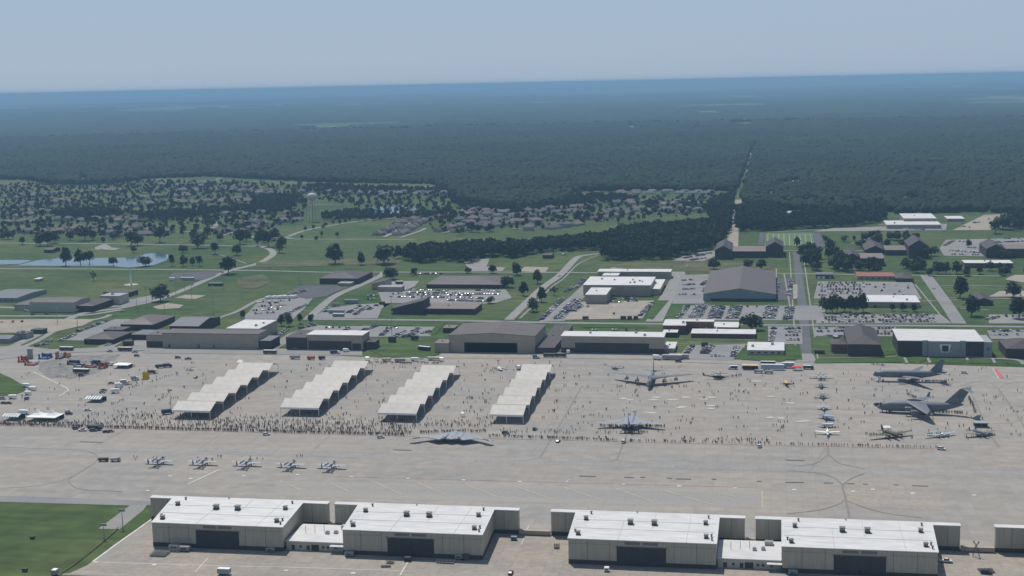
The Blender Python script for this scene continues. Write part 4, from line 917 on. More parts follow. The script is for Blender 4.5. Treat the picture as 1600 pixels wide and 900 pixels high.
plane('swing_wing_bomber', 'dark grey swing-wing bomber pointing away, tail towards the camera near the rope line', (987, 664), 90, m_gun2,
    [(22, .1, .15, 3.2), (19, .8, .8, 3.3), (15, 1.25, 1.3, 3.4), (8, 1.6, 1.5, 3.4), (0, 2.1, 1.4, 3.3), (-10, 1.8, 1.2, 3.3), (-18, .9, .8, 3.8), (-22, .2, .2, 4)],
    [('wing', (-1.0, 5, 3.6), 7.5, (-8.5, 21, 3.3), 2.4, .12), ('tailplane', (-15.5, .5, 5.6), 5, (-19, 6.9, 5.6), 2, .1)],
    [('tail_fin', (-12.5, 0, 4), 7.5, (-18.5, 0, 10.2), 3, .12)], g=([(14, 0), (-3, -2.2), (-3, 2.2)], .55, .5, 1.4), canopy=[(17.8, .4, .2, 4.1), (16.6, .7, .4, 4.5), (14.5, .6, .3, 4.8)], extra=b1ex)
def c17ex(t):
    for s in (1, -1): MB().wing((-3.6, s*25.4, 5.3), 2.2, (-5.4, s*26.2, 8.3), 1, .1).build('winglet', m_gun, t)
    MB().box(23.6, 25.2, -1.5, 1.5, 5.1, 5.9).build('windscreen', m_glass, t)
    for s in (1, -1): MB().xsec([(6, .1, .2, 1.7), (4, .9, 1.0, 1.7), (-6, .9, 1.0, 1.7), (-8, .1, .2, 1.7)], 0, 8).build('gear_fairing', m_gun, t).location.y = s*3.2
    MB().xsec([(-24.6, .1, .15, 16.9), (-25.4, .7, .6, 16.9), (-29.5, .5, .4, 17), (-30.5, .05, .05, 17)], 0, 8).build('tail_bullet', m_gun, t)
    MB().tube((-23.5, .75, 12.2), (-23.5, -.75, 12.2), 1.2, n=14).build('tail_emblem', m_greyr, t)
plane('transport_aircraft', 'huge grey high-wing transport with tall swept T-tail, nose pointing left', (1438, 646), h2((1500, 648), (1379, 644))-2, m_gun,
    [(26.5, .3, .4, 3.0), (25.5, 1.5, 1.3, 3.3), (23, 2.7, 2.6, 3.9), (19, 3.3, 3.3, 4.3), (8, 3.4, 3.4, 4.4), (-8, 3.4, 3.3, 4.5), (-15, 2.8, 2.5, 5.2), (-21, 1.6, 1.5, 6.0), (-26, .4, .4, 6.8)],
    [('wing', (8.8, 2.5, 7.8), 11.5, (-4.0, 25.6, 5.3), 3.2, .12), ('tailplane', (-25.2, .3, 16.9), 5, (-29.3, 9.9, 16.7), 2, .1)],
    [('tail_fin', (-14.2, 0, 7.4), 10.5, (-23.8, 0, 16.9), 6.2, .12)],
    engines=[(9.5, 8.2, 4.5, 6.2, 1.5), (6, 15, 4.1, 6.2, 1.5)], g=([(19, 0), (1, 3), (1, -3), (-3, 3), (-3, -3)], .6, .5, .6), extra=c17ex)
def tkex(t):
    MB().box(22.4, 23.9, -1.3, 1.3, 5.6, 6.4).build('windscreen', m_glass, t)
    st = thing('boarding_stairs', 'white boarding stairs standing at the front door of the tanker', 'stairs', (P(1374, 596).x, P(1374, 596).y, .05)); b = MB()
    for k in range(8): b.box(-.8, .8, -3+k*.5, -2.5+k*.5, 0, .5+k*.55)
    b.build('steps', m_whiter, st); 
    for s in (-1, 1): MB().tube((s*.85, -3, 1.3), (s*.85, 1, 5.4), .08).build('handrail', m_metal, st)
plane('tanker_aircraft', 'grey twin-engined tanker with low swept wings, behind the huge transport', (1421, 596), h2((1478, 596), (1362, 594)), m_gun,
    [(25, .1, .15, 4.4), (24.2, 1.2, 1.1, 4.6), (22, 2.1, 2.1, 5), (18, 2.5, 2.6, 5.2), (-8, 2.5, 2.6, 5.2), (-15, 1.9, 2.0, 5.7), (-21, 1, 1.1, 6.4), (-25.2, .2, .3, 7)],
    [('wing', (6.5, 2, 3.9), 10, (-9.5, 23.8, 6.2), 2.4, .12), ('tailplane', (-17, .8, 6.6), 6, (-22, 9.2, 7.2), 2, .1)],
    [('tail_fin', (-13, 0, 7.2), 8.5, (-20.5, 0, 16), 3, .11)], engines=[(8.5, 8, 2.7, 5.6, 1.35)], g=([(18, 0), (-2, 4.5), (-2, -4.5)], .6, .6, 1.8), extra=tkex)
def a10ex(t):
    for s in (1, -1):
        MB().wing((-6.6, s*2.85, 2.5), 2.1, (-7.4, s*2.9, 5), 1.4, .09).build('tail_fin', m_gun, t)
        pod(t, -1.6, s*1.5, 3.5, 3.9, .82, m_gunl)
        MB().box(-.2, 1.4, s*4.1-.3, s*4.1+.3, 1.1, 1.75).build('gear_pod', m_gunl, t)
def a10(label, px, group='twin-engined attack jets'):
    return plane('attack_jet', label, px, 90+random.uniform(-2, 2), m_gunl,
        [(8.2, .1, .15, 1.9), (7.2, .5, .5, 2), (4, .65, .75, 2.1), (0, .65, .7, 2.1), (-4, .5, .55, 2.3), (-8, .15, .2, 2.5)],
        [('wing', (1.6, .5, 1.7), 3.1, (.9, 8.75, 2.3), 2.0, .15), ('tailplane', (-6.4, .2, 2.4), 2.1, (-6.6, 2.9, 2.4), 1.7, .1)], engines=(), g=([(6.5, .2), (.4, 2.6), (.4, -2.6)], .4, .15, 1.0),
        canopy=[(5.8, .2, .1, 2.7), (4.9, .5, .45, 2.85), (3.7, .45, .4, 2.9), (2.8, .2, .1, 2.8)], extra=a10ex, group=group)
for (x, y), lb in zip(((249, 725), (317.5, 726.5), (386, 728), (455, 730.5), (518, 732)), ('leftmost', 'second from the left', 'middle', 'second from the right', 'rightmost')):
    a10('grey straight-winged attack jet, %s of the five on the open taxiway' % lb, (x, y))
a10('grey straight-winged attack jet at the back end of the column of small jets', (1282, 591), group=None)
def fighter(label, px, m, L, span, twin=False, white=False):
    k = L/15
    fins = [] if twin else [('tail_fin', (-3.8*k, 0, 2.2), 3*k, (-6.2*k, 0, 4.6*k), 1.3*k, .08)]
    def ex(t):
        if twin:
            for s in (1, -1): MB().wing((-3.6*k, s*1.5*k, 2.0), 2.6*k, (-5.6*k, s*1.9*k, 4.6*k), 1.2*k, .08).build('tail_fin', m, t)
        for s in (1, -1): MB().box(-3*k, 1.5*k, s*.95*k-.4*k, s*.95*k+.4*k, 1.2, 2.2).build('intake', m, t)
    return plane('jet_trainer' if span < 9 else 'fighter_jet', label, px, -90, m, [(7.5*k, .05, .08, 1.7), (5*k, .45, .5, 1.8), (2*k, .65, .7, 1.9), (-4*k, .7, .65, 1.8), (-7.3*k, .45, .45, 1.8)],
        [('wing', (1*k, .6, 1.8), 5*k, (-3.2*k, span/2, 1.7), 1.4*k, .06), ('tailplane', (-5.2*k, .5, 1.7), 2.4*k, (-7*k, span*.27, 1.6), 1*k, .07)], fins, g=([(4*k, 0), (-1*k, 1.3), (-1*k, -1.3)], .35, .12, .8),
        canopy=[(4.6*k, .2, .1, 2.2), (3.6*k, .4, .4, 2.4), (2*k, .35, .3, 2.5), (1*k, .1, .1, 2.4)], extra=ex, group='small jets in the single column')
fighter('small dark jet, first behind which stands the straight-winged attack jet', (1283, 606), m_gun, 13, 9.5)
fighter('small dark jet, second from the back in the column of small jets', (1285, 623), m_gun, 14, 9.5, True)
fighter('pale small jet just behind the blue canopy in the column', (1286.5, 641), m_gunl, 14, 9.3, True)
fighter('small dark jet right beside the blue canopy', (1289, 655), m_gun, 14, 9.3)
fighter('dark jet directly behind the white business jet', (1291, 669), m_gun, 15, 10.8)
plane('business_jet', 'white business jet with T-tail at the front of the column of jets', (1293, 679), -91, m_whiter,
    [(7.3, .1, .1, 1.6), (6.4, .6, .6, 1.7), (4, .85, .9, 1.9), (-1, .85, .9, 1.9), (-5, .4, .5, 2.3), (-7, .1, .15, 2.6)],
    [('wing', (1.6, .5, 1.5), 2.9, (.2, 7.2, 1.9), 1.5, .13), ('tailplane', (-6.4, .1, 5.1), 1.8, (-7.2, 3.6, 5.1), 1, .1)], [('tail_fin', (-3.8, 0, 2.5), 3, (-6.2, 0, 5.1), 1.8, .1)], engines=[(-1.2, 1.3, 2.4, 2.4, .45)],
    g=([(5, 0), (-.4, 1.5), (-.4, -1.5)], .3, .12, .5), canopy=[(5.4, .3, .2, 2.3), (4.8, .55, .35, 2.5), (4.2, .5, .2, 2.7)])
def props(t, spots, r=1.9):
    for x, y, z in spots:
        pr = MB(); pr.tube((x, y, z), (x+.4, y, z), .22, .05)
        for k in range(3):
            a = k*2.094+.4; pr.tube((x+.1, y, z), (x+.1, y+r*math.cos(a), z+r*math.sin(a)), .12, .05, n=4)
        pr.build('propeller', m_black, t)
def prop_twin(name, label, px, rz, m, L, span, h, twintail=False, boom=False):
    k = L/19.6; w = span/29
    fus = [(9*k, .15, .2, 2.6*k), (8*k, .8*k, .9*k, 2.7*k), (5*k, 1.2*k, 1.3*k, 2.7*k), (-2*k, 1.15*k, 1.25*k, 2.4*k), (-8*k, .45*k, .5*k, 1.9*k), (-10*k, .1, .1, 1.8*k)]
    if boom: fus = [(5*k, .1, .15, 2.6*k), (4*k, .7*k, .8*k, 2.7*k), (0, .8*k, .9*k, 2.7*k), (-4*k, .1, .2, 2.6*k)]
    fins = [] if (twintail or boom) else [('tail_fin', (-6.8*k, 0, 2.2*k), 3*k, (-9*k, 0, 5.4*k), 1.4*k, .08)]
    yb = 4.2*w
    def ex(t):
        props(t, [(6.0*k, s*yb, 2.3*k) for s in (1, -1)], 1.9*k)
        if twintail or boom:
            for s in (1, -1): MB().wing((-7*k, s*(yb if boom else 3*w), 1.6*k), 2.4*k, (-8*k, s*(yb if boom else 3*w), 4.4*k), 1.4*k, .08).build('tail_fin', m, t)
        if boom:
            for s in (1, -1): MB().tube((1*k, s*yb, 2.3*k), (-9*k, s*yb, 2.2*k), .5*k, .2*k, n=8).build('tail_boom', m, t)
    return plane(name, label, px, rz, m, fus, [('wing', (3.6*k, .8*k, 1.9*k), 5*k, (1*k, span/2, 2.7*k), 1.8*k, .12), ('tailplane', (-7*k, .2, 2.1*k), 2.6*k, (-7.6*k, (yb if boom else 4*w), 2.1*k), 1.6*k, .09)], fins,
        engines=[(5.8*k, yb, 2.3*k, 4.5*k, .75*k)], g=([(2*k, yb), (2*k, -yb), ((6*k if twintail or boom else -8*k), 0)], .5*k, .2, 1.0*k), canopy=[(7.2*k, .3, .2, 3.5*k), (6.6*k, .7*k, .3, 3.6*k), (5.6*k, .6*k, .2, 3.8*k)] if not boom else [(2.6*k, .3, .2, 3.4*k), (1.6*k, .6*k, .4, 3.7*k), (0, .4*k, .2, 3.6*k)], extra=ex)
prop_twin('vintage_transport', 'olive drab vintage twin-propeller transport, leftmost of the three old aircraft', (1391, 683), -62, m_olive, 19.6, 29, 5)
prop_twin('vintage_twin', 'bare metal twin-boom vintage aircraft, middle of the three old aircraft', (1468, 682), -62, m_silver, 15, 21, 4, boom=True)
prop_twin('vintage_bomber', 'dark vintage twin-tailed bomber, rightmost of the three old aircraft', (1531, 681), -62, m_gun, 17, 21, 4, twintail=True)
prop_twin('light_aircraft', 'small white twin-propeller aircraft parked between the third and fourth sunshade rows', (782, 578), 200, m_whiter, 10, 12, 3)
plane('biplane', 'small vintage biplane with yellow upper wing and dark green body', (1232, 603), 185, m_olive, [(3.6, .4, .4, 1.5), (3, .6, .6, 1.5), (0, .5, .6, 1.4), (-3.6, .15, .2, 1.2)],
    [('lower_wing', (2, .4, 1.1), 1.4, (1.8, 4.6, 1.2), 1.2, .1), ('tailplane', (-2.8, .1, 1.3), 1, (-3, 1.6, 1.3), .7, .08)], [('tail_fin', (-2.7, 0, 1.3), 1.1, (-3.2, 0, 2.6), .7, .08)], g=([(2, .8), (2, -.8)], .35, .1, .5),
    extra=lambda t: (MB().wing((2.4, -4.8, 2.9), 1.5, (2.4, 4.8, 2.9), 1.5, .08).build('upper_wing', m_yellow, t), props(t, [(3.7, 0, 1.5)], 1.3)))
def heli(label, px, rz, m, roof=None, L=16):
    k = L/16; c = P(*px); t = thing('helicopter', label, 'helicopter', (c.x, c.y, .05), rad(rz))
    MB().xsec([(5*k, .2, .3, 1.4*k), (4*k, .9*k, .9*k, 1.6*k), (1*k, 1.15*k, 1.2*k, 1.7*k), (-2*k, 1*k, 1*k, 1.9*k), (-4*k, .35*k, .4*k, 2.1*k), (-9*k, .2*k, .25*k, 2.4*k)], 0, 10).build('fuselage', m, t, smooth=True)
    MB().wing((-8*k, 0, 2.3*k), 1.4*k, (-9.4*k, 0, 4.3*k), .9*k, .1).build('tail_fin', m, t)
    MB().xsec([(1.8*k, .3, .2, 3*k), (1*k, .8*k, .5*k, 3*k), (-1.5*k, .7*k, .4*k, 3*k), (-2.5*k, .2, .1, 2.9*k)], 0, 8).build('engine_cowling', roof or m, t)
    b = MB(); b.tube((0, 0, 3.2*k), (0, 0, 3.9*k), .2)
    for q in range(4):
        a = q*1.571+.6; b.tube((0, 0, 3.85*k), (8*k*math.cos(a), 8*k*math.sin(a), 3.6*k), .16*k, .1*k, n=4)
    b.build('rotor', m_black, t)
    b = MB()
    for q in range(3): b.tube((-9.2*k, -.4, 3.8*k), (-9.2*k+1.4*k*math.cos(q*2.1), -.4, 3.8*k+1.4*k*math.sin(q*2.1)), .08*k, n=4)
    b.build('tail_rotor', m_black, t); MB().box(3.2*k, 4.4*k, -.7*k, .7*k, 1.7*k, 2.4*k).build('windscreen', m_glass, t)
    for s in (1, -1): MB().tube((3*k, s*1.1*k, .25), (-2.5*k, s*1.1*k, .25), .15*k).build('skid', m_dk, t)
    return t
heli('black military helicopter with white cowling, right of the eight-engined bomber', (1121, 593), -4, m_black, m_whiter, 17)
heli('grey helicopter with white nose behind the eight-engined bomber, left side', (962, 578), 160, m_gun, m_whiter, 11)
heli('white helicopter standing alone in front of the long tan hangar', (298, 579), -6, m_whiter, None, 9)

# ------------------------------------------------------------------ single trees
def tree_proto(seed, bare=False):
    r = random.Random(seed); V, Fc = leafcrown(seed+50, 90 if bare else 560, .095, 8 if not bare else 5)
    me = bpy.data.meshes.new('crown'); me.from_pydata([tuple(v) for v in V], [], [tuple(int(i) for i in f) for f in Fc]); me.materials.append(m_leaf if seed % 3 else m_leaf2)
    b = MB(); b.tube((0, 0, 0), (.01, 0, .34), .03, .02)
    for k in range(4):
        a = k*1.6+r.random(); b.tube((.01, 0, .28), (.2*math.cos(a), .2*math.sin(a), .62), .014, .005, n=4)
    b.tube((.01, 0, .3), (0, .02, .8), .016, .005, n=4)
    return me, b.mesh('trunk', [m_trunk])
TP = [tree_proto(i) for i in range(7)]; TPB = tree_proto(7, True)
def tree(x, y, h, w, label, group, k=None, bare=False):
    t = thing('tree', label, 'tree', (x, y, float(drop(math.hypot(x, y)))+.02), random.uniform(0, 6.28), group)
    t.scale = (w*1.12, w*1.12, h*1.05)
    cm, tm = TPB if bare else TP[random.randrange(7) if k is None else k]
    for n, me in (('crown', cm), ('trunk', tm)):
        o = bpy.data.objects.new(n, me); COL.objects.link(o); o.parent = t
    return t
def ptree(px, py, hpx, wpx, label, group=None, bare=False):
    c = P(px, py); s = scl(px, py); return tree(c.x, c.y, hpx/s, wpx/s, label, group, bare=bare)
def near(v): return v
TL = []   # (x, y, h, w)
big = [((103, 415, 29, 21), 'tall tree on the near bank of the left pond, left of the other three'), ((126, 413, 23, 20), 'tall tree on the near bank of the left pond, second from the left'), ((140, 413, 21, 18), 'tree on the near bank of the left pond, close beside its right-hand twin'),
    ((177, 415, 13, 17), 'low tree in front of the middle of the left pond'), ((227, 416, 17, 23), 'wide round tree leaning over the right end of the left pond'), ((269, 416, 18, 11), 'slim tree just right of the left pond'),
    ((287, 416, 18, 12), 'slim tree, second right of the left pond'), ((301, 415, 14, 10), 'small tree, third right of the left pond'), ((312, 416, 16, 13), 'round tree, fourth right of the left pond'), ((357, 428, 27, 29), 'large round tree beside the diagonal road junction'),
    ((286, 395, 13, 15), 'small round tree on the lawn above the slim pond-side trees'), ((336, 397, 18, 17), 'round tree on the lawn left of the curved road'), ((370, 399, 16, 18), 'round tree inside the bend of the curved road'), ((309, 388, 24, 28), 'wide dark tree beside the upper straight road'),
    ((205, 384, 22, 22), 'wide dark tree behind the small car park by the pond'), ((209, 395, 10, 12), 'small tree on the lawn between pond and upper road'), ((251, 471, 27, 31), 'big round dark tree beside the diagonal road, shading the street'), ((146, 439, 17, 12), 'bare-looking thin tree alone in the wide meadow'),
    ((524, 412, 31, 34), 'large spreading tree alone in the meadow below the lake'), ((565, 414, 21, 14), 'slim dark tree between the spreading tree and the dense round one'), ((600, 412, 29, 38), 'widest dense dark tree in the meadow, left of the woods'), ((609, 437, 19, 33), 'low wide dark tree beside the diagonal road end'),
    ((647, 430, 12, 12), 'small round tree by the road right of the low wide tree'), ((731, 427, 10, 12), 'small tree above the pyramid-roofed building'), ((769, 427, 13, 18), 'rounded tree above the right end of the pyramid-roofed building'), ((793, 449, 17, 26), 'bushy dark tree at the right end of the pyramid-roofed building'),
    ((1175, 515, 26, 36), 'large round dark tree behind the right end of the brick office'), ((833, 487, 22, 22), 'dark tree on the lawn beside the diagonal road, lowest of its row'), ((846, 472, 24, 18), 'tall dark tree on the lawn beside the diagonal road'), ((818, 462, 22, 18), 'dark tree left of the diagonal road by the car park'),
    ((840, 443, 22, 17), 'dark tree high up beside the diagonal road'), ((866, 462, 16, 18), 'thin light tree right of the diagonal road'), ((808, 430, 20, 20), 'tree at the gravel pad right of the pyramid-roofed building'), ((1115, 421, 18, 21), 'round tree in front of the barracks by the sports field, left one'),
    ((1169, 421, 16, 18), 'round tree behind the huge brown gabled roof, left one'), ((1190, 421, 16, 20), 'round tree behind the huge brown gabled roof, right one'), ((1518, 494, 32, 30), 'big dark tree beside the small dark gabled building'), ((1500, 466, 34, 30), 'tall dark tree beside the street, above the big dark one'),
    ((1583, 465, 25, 30), 'round tree near the pale basketball courts on the right'), ((1592, 498, 32, 32), 'large dark tree cut by the right edge'), ((1495, 428, 20, 20), 'dark tree in front of the low white-roofed building'), ((1478, 428, 20, 16), 'dark tree left of the low white-roofed building'),
    ((1245, 386, 16, 13), 'round tree at the near edge of the sports field'), ((1514, 386, 12, 11), 'small round tree in the middle of the upper right car park'), ((1566, 358, 26, 32), 'big dark tree beside the tan school car park'), ((1465, 428, 18, 16), 'tree left of the two dark trees by the low white-roofed building'),
    ((1394, 486, 12, 10), 'small tree before the plain white-roofed supply building, left of three'), ((1411, 486, 13, 11), 'small tree before the plain white-roofed supply building, middle of three'), ((1429, 487, 13, 12), 'small tree before the plain white-roofed supply building, right of three'),
    ((440, 509, 18, 14), 'tree behind the white-roofed warehouse'), ((452, 510, 20, 16), 'tallest tree of the group behind the white-roofed warehouse'), ((469, 506, 16, 11), 'pointed tree right of the white-roofed warehouse'), ((485, 505, 14, 11), 'pointed tree at the rear of the hangar with the white roof strip'), ((380, 497, 12, 12), 'tree behind the white roof at the car park corner'), ((766, 474, 12, 14), 'small tree at the right end of the long car park')]
for a, lb in big: ptree(*a, lb, bare='bare' in lb or 'thin' in lb)
def cluster(pts, label, group):
    for a in pts: ptree(*a, label, group)
cluster([(1290+i*9.5+random.uniform(-2, 2), 490+random.uniform(-3, 1), random.uniform(22, 32), random.uniform(16, 22)) for i in range(7)], 'tall dark tree in the dense row beside the supply building', 'row of tall dark trees beside the supply building')
cluster([(x, y, h, w) for x, y, h, w in ((420, 386, 24, 22), (437, 395, 24, 16), (412, 379, 20, 17), (403, 384, 23, 15), (430, 375, 20, 18), (441, 386, 18, 14), (375, 382, 24, 26), (385, 377, 18, 16))], 'dark tree in the clump above the bend of the curved road', 'clump of trees above the curved road')
cluster([(63, 384, 22, 20), (75, 384, 23, 22), (85, 380, 20, 18), (110, 376, 15, 14), (133, 376, 19, 25), (146, 375, 16, 15), (35, 382, 12, 12), (161, 379, 8, 9), (250, 379, 25, 22), (12, 374, 16, 18), (215, 384, 20, 18)], 'dark tree on the strip between the housing and the upper road', 'trees between the housing and the upper road')
cluster([(509, 353, 6, 6), (521, 350, 6, 6), (531, 350, 7, 6), (540, 348, 6, 6), (503, 370, 9, 6), (527, 371, 8, 7), (494, 377, 8, 7), (472, 374, 7, 6), (477, 360, 7, 6), (490, 358, 7, 6), (505, 357, 7, 6)], 'small young tree along the road below the lake', 'young trees along the lake road')
cl = [(1255+random.uniform(0, 75), 392+random.uniform(0, 32), random.uniform(15, 23), random.uniform(15, 22)) for _ in range(26)]
cluster(cl, 'dark tree in the grove beside the barracks', 'grove beside the barracks')
cluster([(1325+random.uniform(0, 120), 424+random.uniform(-5, 3), random.uniform(13, 20), random.uniform(14, 20)) for _ in range(16)], 'dark tree in the belt above the red-roofed building', 'tree belt above the red-roofed building')
cluster([(1345+random.uniform(0, 110), 383+random.uniform(-10, 6), random.uniform(12, 18), random.uniform(14, 20)) for _ in range(14)], 'dark tree around the central barracks', 'trees around the central barracks')
cluster([(1445+random.uniform(0, 160), 430+random.uniform(-8, 2), random.uniform(11, 17), random.uniform(12, 17)) for _ in range(14)], 'dark tree below the low white-roofed building', 'trees along the street on the right')
cluster([(1540+random.uniform(0, 60), 403+random.uniform(-2, 3), random.uniform(11, 16), random.uniform(14, 18)) for _ in range(5)], 'dark tree in front of the rightmost barracks', 'trees at the rightmost barracks')
cluster([(1555, 365, 20, 22), (1580, 360, 22, 24), (1440, 404, 16, 20), (1455, 400, 16, 22), (1290, 378, 10, 10), (1318, 378, 10, 12), (1335, 376, 8, 7)], 'dark tree near the school meadow', 'trees around the school meadow')

# ------------------------------------------------------------------ the housing area
HM = [mat('shingle_grey', (.115, .108, .118), var=.1, rand=.2), mat('shingle_brown', (.14, .118, .11), var=.1, rand=.2)]
SID = [mat('siding_cream', (.46, .42, .36), var=.05, rand=.1), mat('siding_tan', (.36, .32, .27), var=.05, rand=.1), mat('siding_grey', (.33, .33, .34), var=.05)]
def house_proto(i):
    w, d, z, r = ((17, 13, 3, 3.6), (20, 13, 3, 4), (15, 12, 5.4, 3.4))[i % 3]; b = MB()
    b.box(-w/2, w/2, -d/2, d/2, 0, z, 0); b.box(w*.12, w*.45, -d/2-4, -d/2+.1, 0, z-.2, 0)
    for x in (-.36, -.2, -.05): b.box(w*x, w*x+1.3, -d/2-.06, -d/2+.1, 1.1, 2.3, 1)
    b.box(w*.16, w*.41, -d/2-4.06, -d/2-3.9, .1, 2.3, 2)
    wl = b.mesh('wall', [SID[i % 3], m_glass, m_whiter]); q = MB(); o = .5
    q.add([(-w/2-o, -d/2-o, z), (w/2+o, -d/2-o, z), (w/2+o, d/2+o, z), (-w/2-o, d/2+o, z), (-w/2+3, 0, z+r), (w/2-3, 0, z+r)], [(0, 1, 5, 4), (1, 2, 5), (2, 3, 4, 5), (3, 0, 4), (3, 2, 1, 0)])
    q.add([(w*.1, -d/2-4.4, z-.1), (w*.47, -d/2-4.4, z-.1), (w*.285, -d/2-4.4, z+r*.7), (w*.1, 0, z-.1), (w*.47, 0, z-.1), (w*.285, 0, z+r*.7)], [(0, 1, 2), (1, 4, 5, 2), (3, 0, 2, 5), (4, 3, 5)])
    return wl, q.mesh('roof', [HM[i % 2]])
HP = [house_proto(i) for i in range(6)]
NH = [0]; HOUSES = []
ORD = ['first', 'second', 'third', 'fourth', 'fifth', 'sixth', 'seventh', 'eighth', 'ninth', 'tenth', 'eleventh', 'twelfth']+['%dth' % i for i in range(13, 60)]
def street(pts, nm, step=23, both=True, off=15, drive=True):
    """a street with houses on both sides"""
    ribbon('street', pts, 6, .14, m_roadc)
    w = smoothline([G(*p) for p in pts], 10); acc = 0; n = 0
    for i in range(1, len(w)):
        a = Vector(w[i-1]); b = Vector(w[i]); acc += (b-a).length
        if acc < step: continue
        acc = 0; d = (b-a).normalized(); nn = Vector((-d.y, d.x)); n += 1
        for s in ((1, -1) if both else (1,)):
            if random.random() < .06: continue
            c = b+nn*s*(off+random.uniform(-1.5, 2.5)); hw, hr = HP[random.randrange(6)]
            ang = math.atan2(d.y, d.x)+(math.pi if s < 0 else 0)
            if any((c-Vector(q)).length < 16 for q in HOUSES): continue
            HOUSES.append((c.x, c.y)); rf = 'grey' if hr.materials[0] == HM[0] else 'brown'
            o = thing('house', '%s-roofed house, %s from left, %s side of %s' % (rf, ORD[n-1], 'far' if s*nn.y > 0 else 'near', nm.replace('the ', '', 1)), 'house', (c.x, c.y, float(drop(c.length))), ang+(0 if s > 0 else 0), 'houses in the base housing')
            for k, me in (('wall', hw), ('roof', hr)): q = bpy.data.objects.new(k, me); COL.objects.link(q); q.parent = o
            if drive and random.random() < .75:
                e = nn*s; p0 = b+e*2.5+d*3*s; p1 = c-e*6+d*4*s; v = d*2.2
                sheet('driveway', [tuple(p0-v), tuple(p0+v), tuple(p1+v), tuple(p1-v)], .16, m_drive, world=True)
            NH[0] += 1
street([(0, 312), (60, 306), (130, 301), (200, 299)], 'the topmost street on the left'); street([(0, 326), (70, 319), (150, 313), (230, 309), (300, 306)], 'the second street from the top on the left')
street([(0, 341), (60, 333), (90, 330)], 'the short street at the left edge'); street([(230, 292), (300, 290), (380, 294)], 'the street next to the forest edge road')
street([(250, 301), (330, 298), (400, 301), (470, 303)], 'the street left of the water tower top'); street([(180, 324), (260, 320), (330, 316), (400, 314)], 'the street across the middle of the left housing')
street([(0, 352), (40, 348), (100, 344), (180, 345), (230, 343)], 'the street joining the curved road'); street([(10, 366), (60, 362), (120, 360), (190, 357), (240, 358)], 'the lowest street of the left housing')
street([(150, 371), (200, 367), (260, 366)], 'the short street above the upper road'); street([(340, 340), (400, 335), (450, 333)], 'the street left of the water tower')
street([(350, 368), (385, 357), (410, 350), (460, 344)], 'the street below the water tower'); street([(500, 300), (560, 303), (620, 304), (700, 303)], 'the street beyond the lake')
street([(600, 371), (625, 359), (650, 346), (690, 340), (760, 337)], 'the street right of the lake meadow'); street([(625, 372), (655, 362), (665, 357)], 'the short street by the long woods', both=False)
street([(690, 365), (730, 357), (790, 350), (850, 347)], 'the lower street behind the woods'); street([(700, 350), (760, 345), (830, 338), (900, 333)], 'the middle street behind the woods')
street([(720, 330), (790, 334), (850, 328), (905, 323)], 'the upper street behind the woods'); street([(800, 358), (850, 357), (900, 350)], 'the street touching the back of the woods')
street([(900, 345), (945, 339), (980, 330), (1040, 330), (1080, 333)], 'the lower street of the right-hand housing'); street([(920, 321), (980, 318), (1040, 319), (1085, 324)], 'the middle street of the right-hand housing')
street([(950, 303), (1000, 302), (1060, 302), (1120, 303)], 'the row along the forest edge'); street([(1170, 309), (1195, 306)], 'the lane right of the sandy road', drive=False)
street([(1215, 316), (1300, 317), (1380, 314), (1470, 312)], 'the lane hidden in the right-hand woods', step=40, drive=False)
print('houses', NH[0])
# trees between the houses
def clear(x, y, r=9): return all((x-a)**2+(y-b)**2 > r*r for a, b in HOUSES)
def housing_trees(poly, n, label, group, hpx=(9, 15)):
    w = [G(*p) for p in poly]; x0 = min(p[0] for p in poly); x1 = max(p[0] for p in poly); y0 = min(p[1] for p in poly); y1 = max(p[1] for p in poly); c = 0; g = 0
    while c < n and g < n*20:
        g += 1; px = random.uniform(x0, x1); py = random.uniform(y0, y1)
        if not inpoly(np.array([px]), np.array([py]), poly)[0]: continue
        p = P(px, py)
        if not clear(p.x, p.y): continue
        h = random.uniform(8, 15); tree(p.x, p.y, h, h*random.uniform(.8, 1.1), label, group); c += 1
housing_trees([(0, 292), (250, 285), (480, 292), (470, 350), (400, 378), (0, 376)], 54, 'dark tree between the houses of the left-hand housing', 'trees of the left-hand housing')
housing_trees([(490, 295), (720, 300), (900, 318), (900, 360), (780, 362), (690, 375), (640, 335), (500, 318)], 27, 'dark tree between the houses around the lake', 'trees around the lake housing')
housing_trees([(900, 305), (1120, 306), (1120, 332), (1000, 345), (900, 352)], 22, 'dark tree between the houses of the right-hand housing', 'trees of the right-hand housing')
region([(0, 290), (250, 284), (480, 290), (480, 345), (400, 372), (0, 372)], 21, 5, 12, 'garden_trees', LEAFS, m_woodn); region([(490, 293), (720, 298), (900, 316), (1120, 306), (1130, 335), (980, 348), (780, 362), (690, 370), (640, 338), (500, 316)], 21, 5, 12, 'garden_trees', LEAFS, m_woodn)
region([(80, 336), (180, 329), (190, 341), (100, 345)], 9, 8, 15, 'hedgerow_woods', LEAFS, m_woodn); region([(205, 340), (260, 335), (400, 326), (460, 324), (450, 334), (330, 337), (240, 347)], 10, 8, 14, 'hedgerow_woods', LEAFS, m_woodn)
region([(390, 310), (470, 308), (480, 320), (400, 322)], 10, 9, 14, 'hedgerow_woods', LEAFS, m_woodn); region([(700, 307), (800, 325), (900, 318), (890, 326), (800, 333), (720, 327)], 10, 10, 16, 'hedgerow_woods', LEAFS, m_woodn)
region([(880, 316), (905, 309), (950, 308), (1000, 310), (1000, 314), (960, 318), (900, 324)], 12, 9, 14, 'hedgerow_woods', LEAFS, m_woodn); region([(1100, 330), (1140, 306), (1148, 308), (1140, 335), (1110, 345)], 10, 10, 16, 'hedgerow_woods', LEAFS, m_woodn)
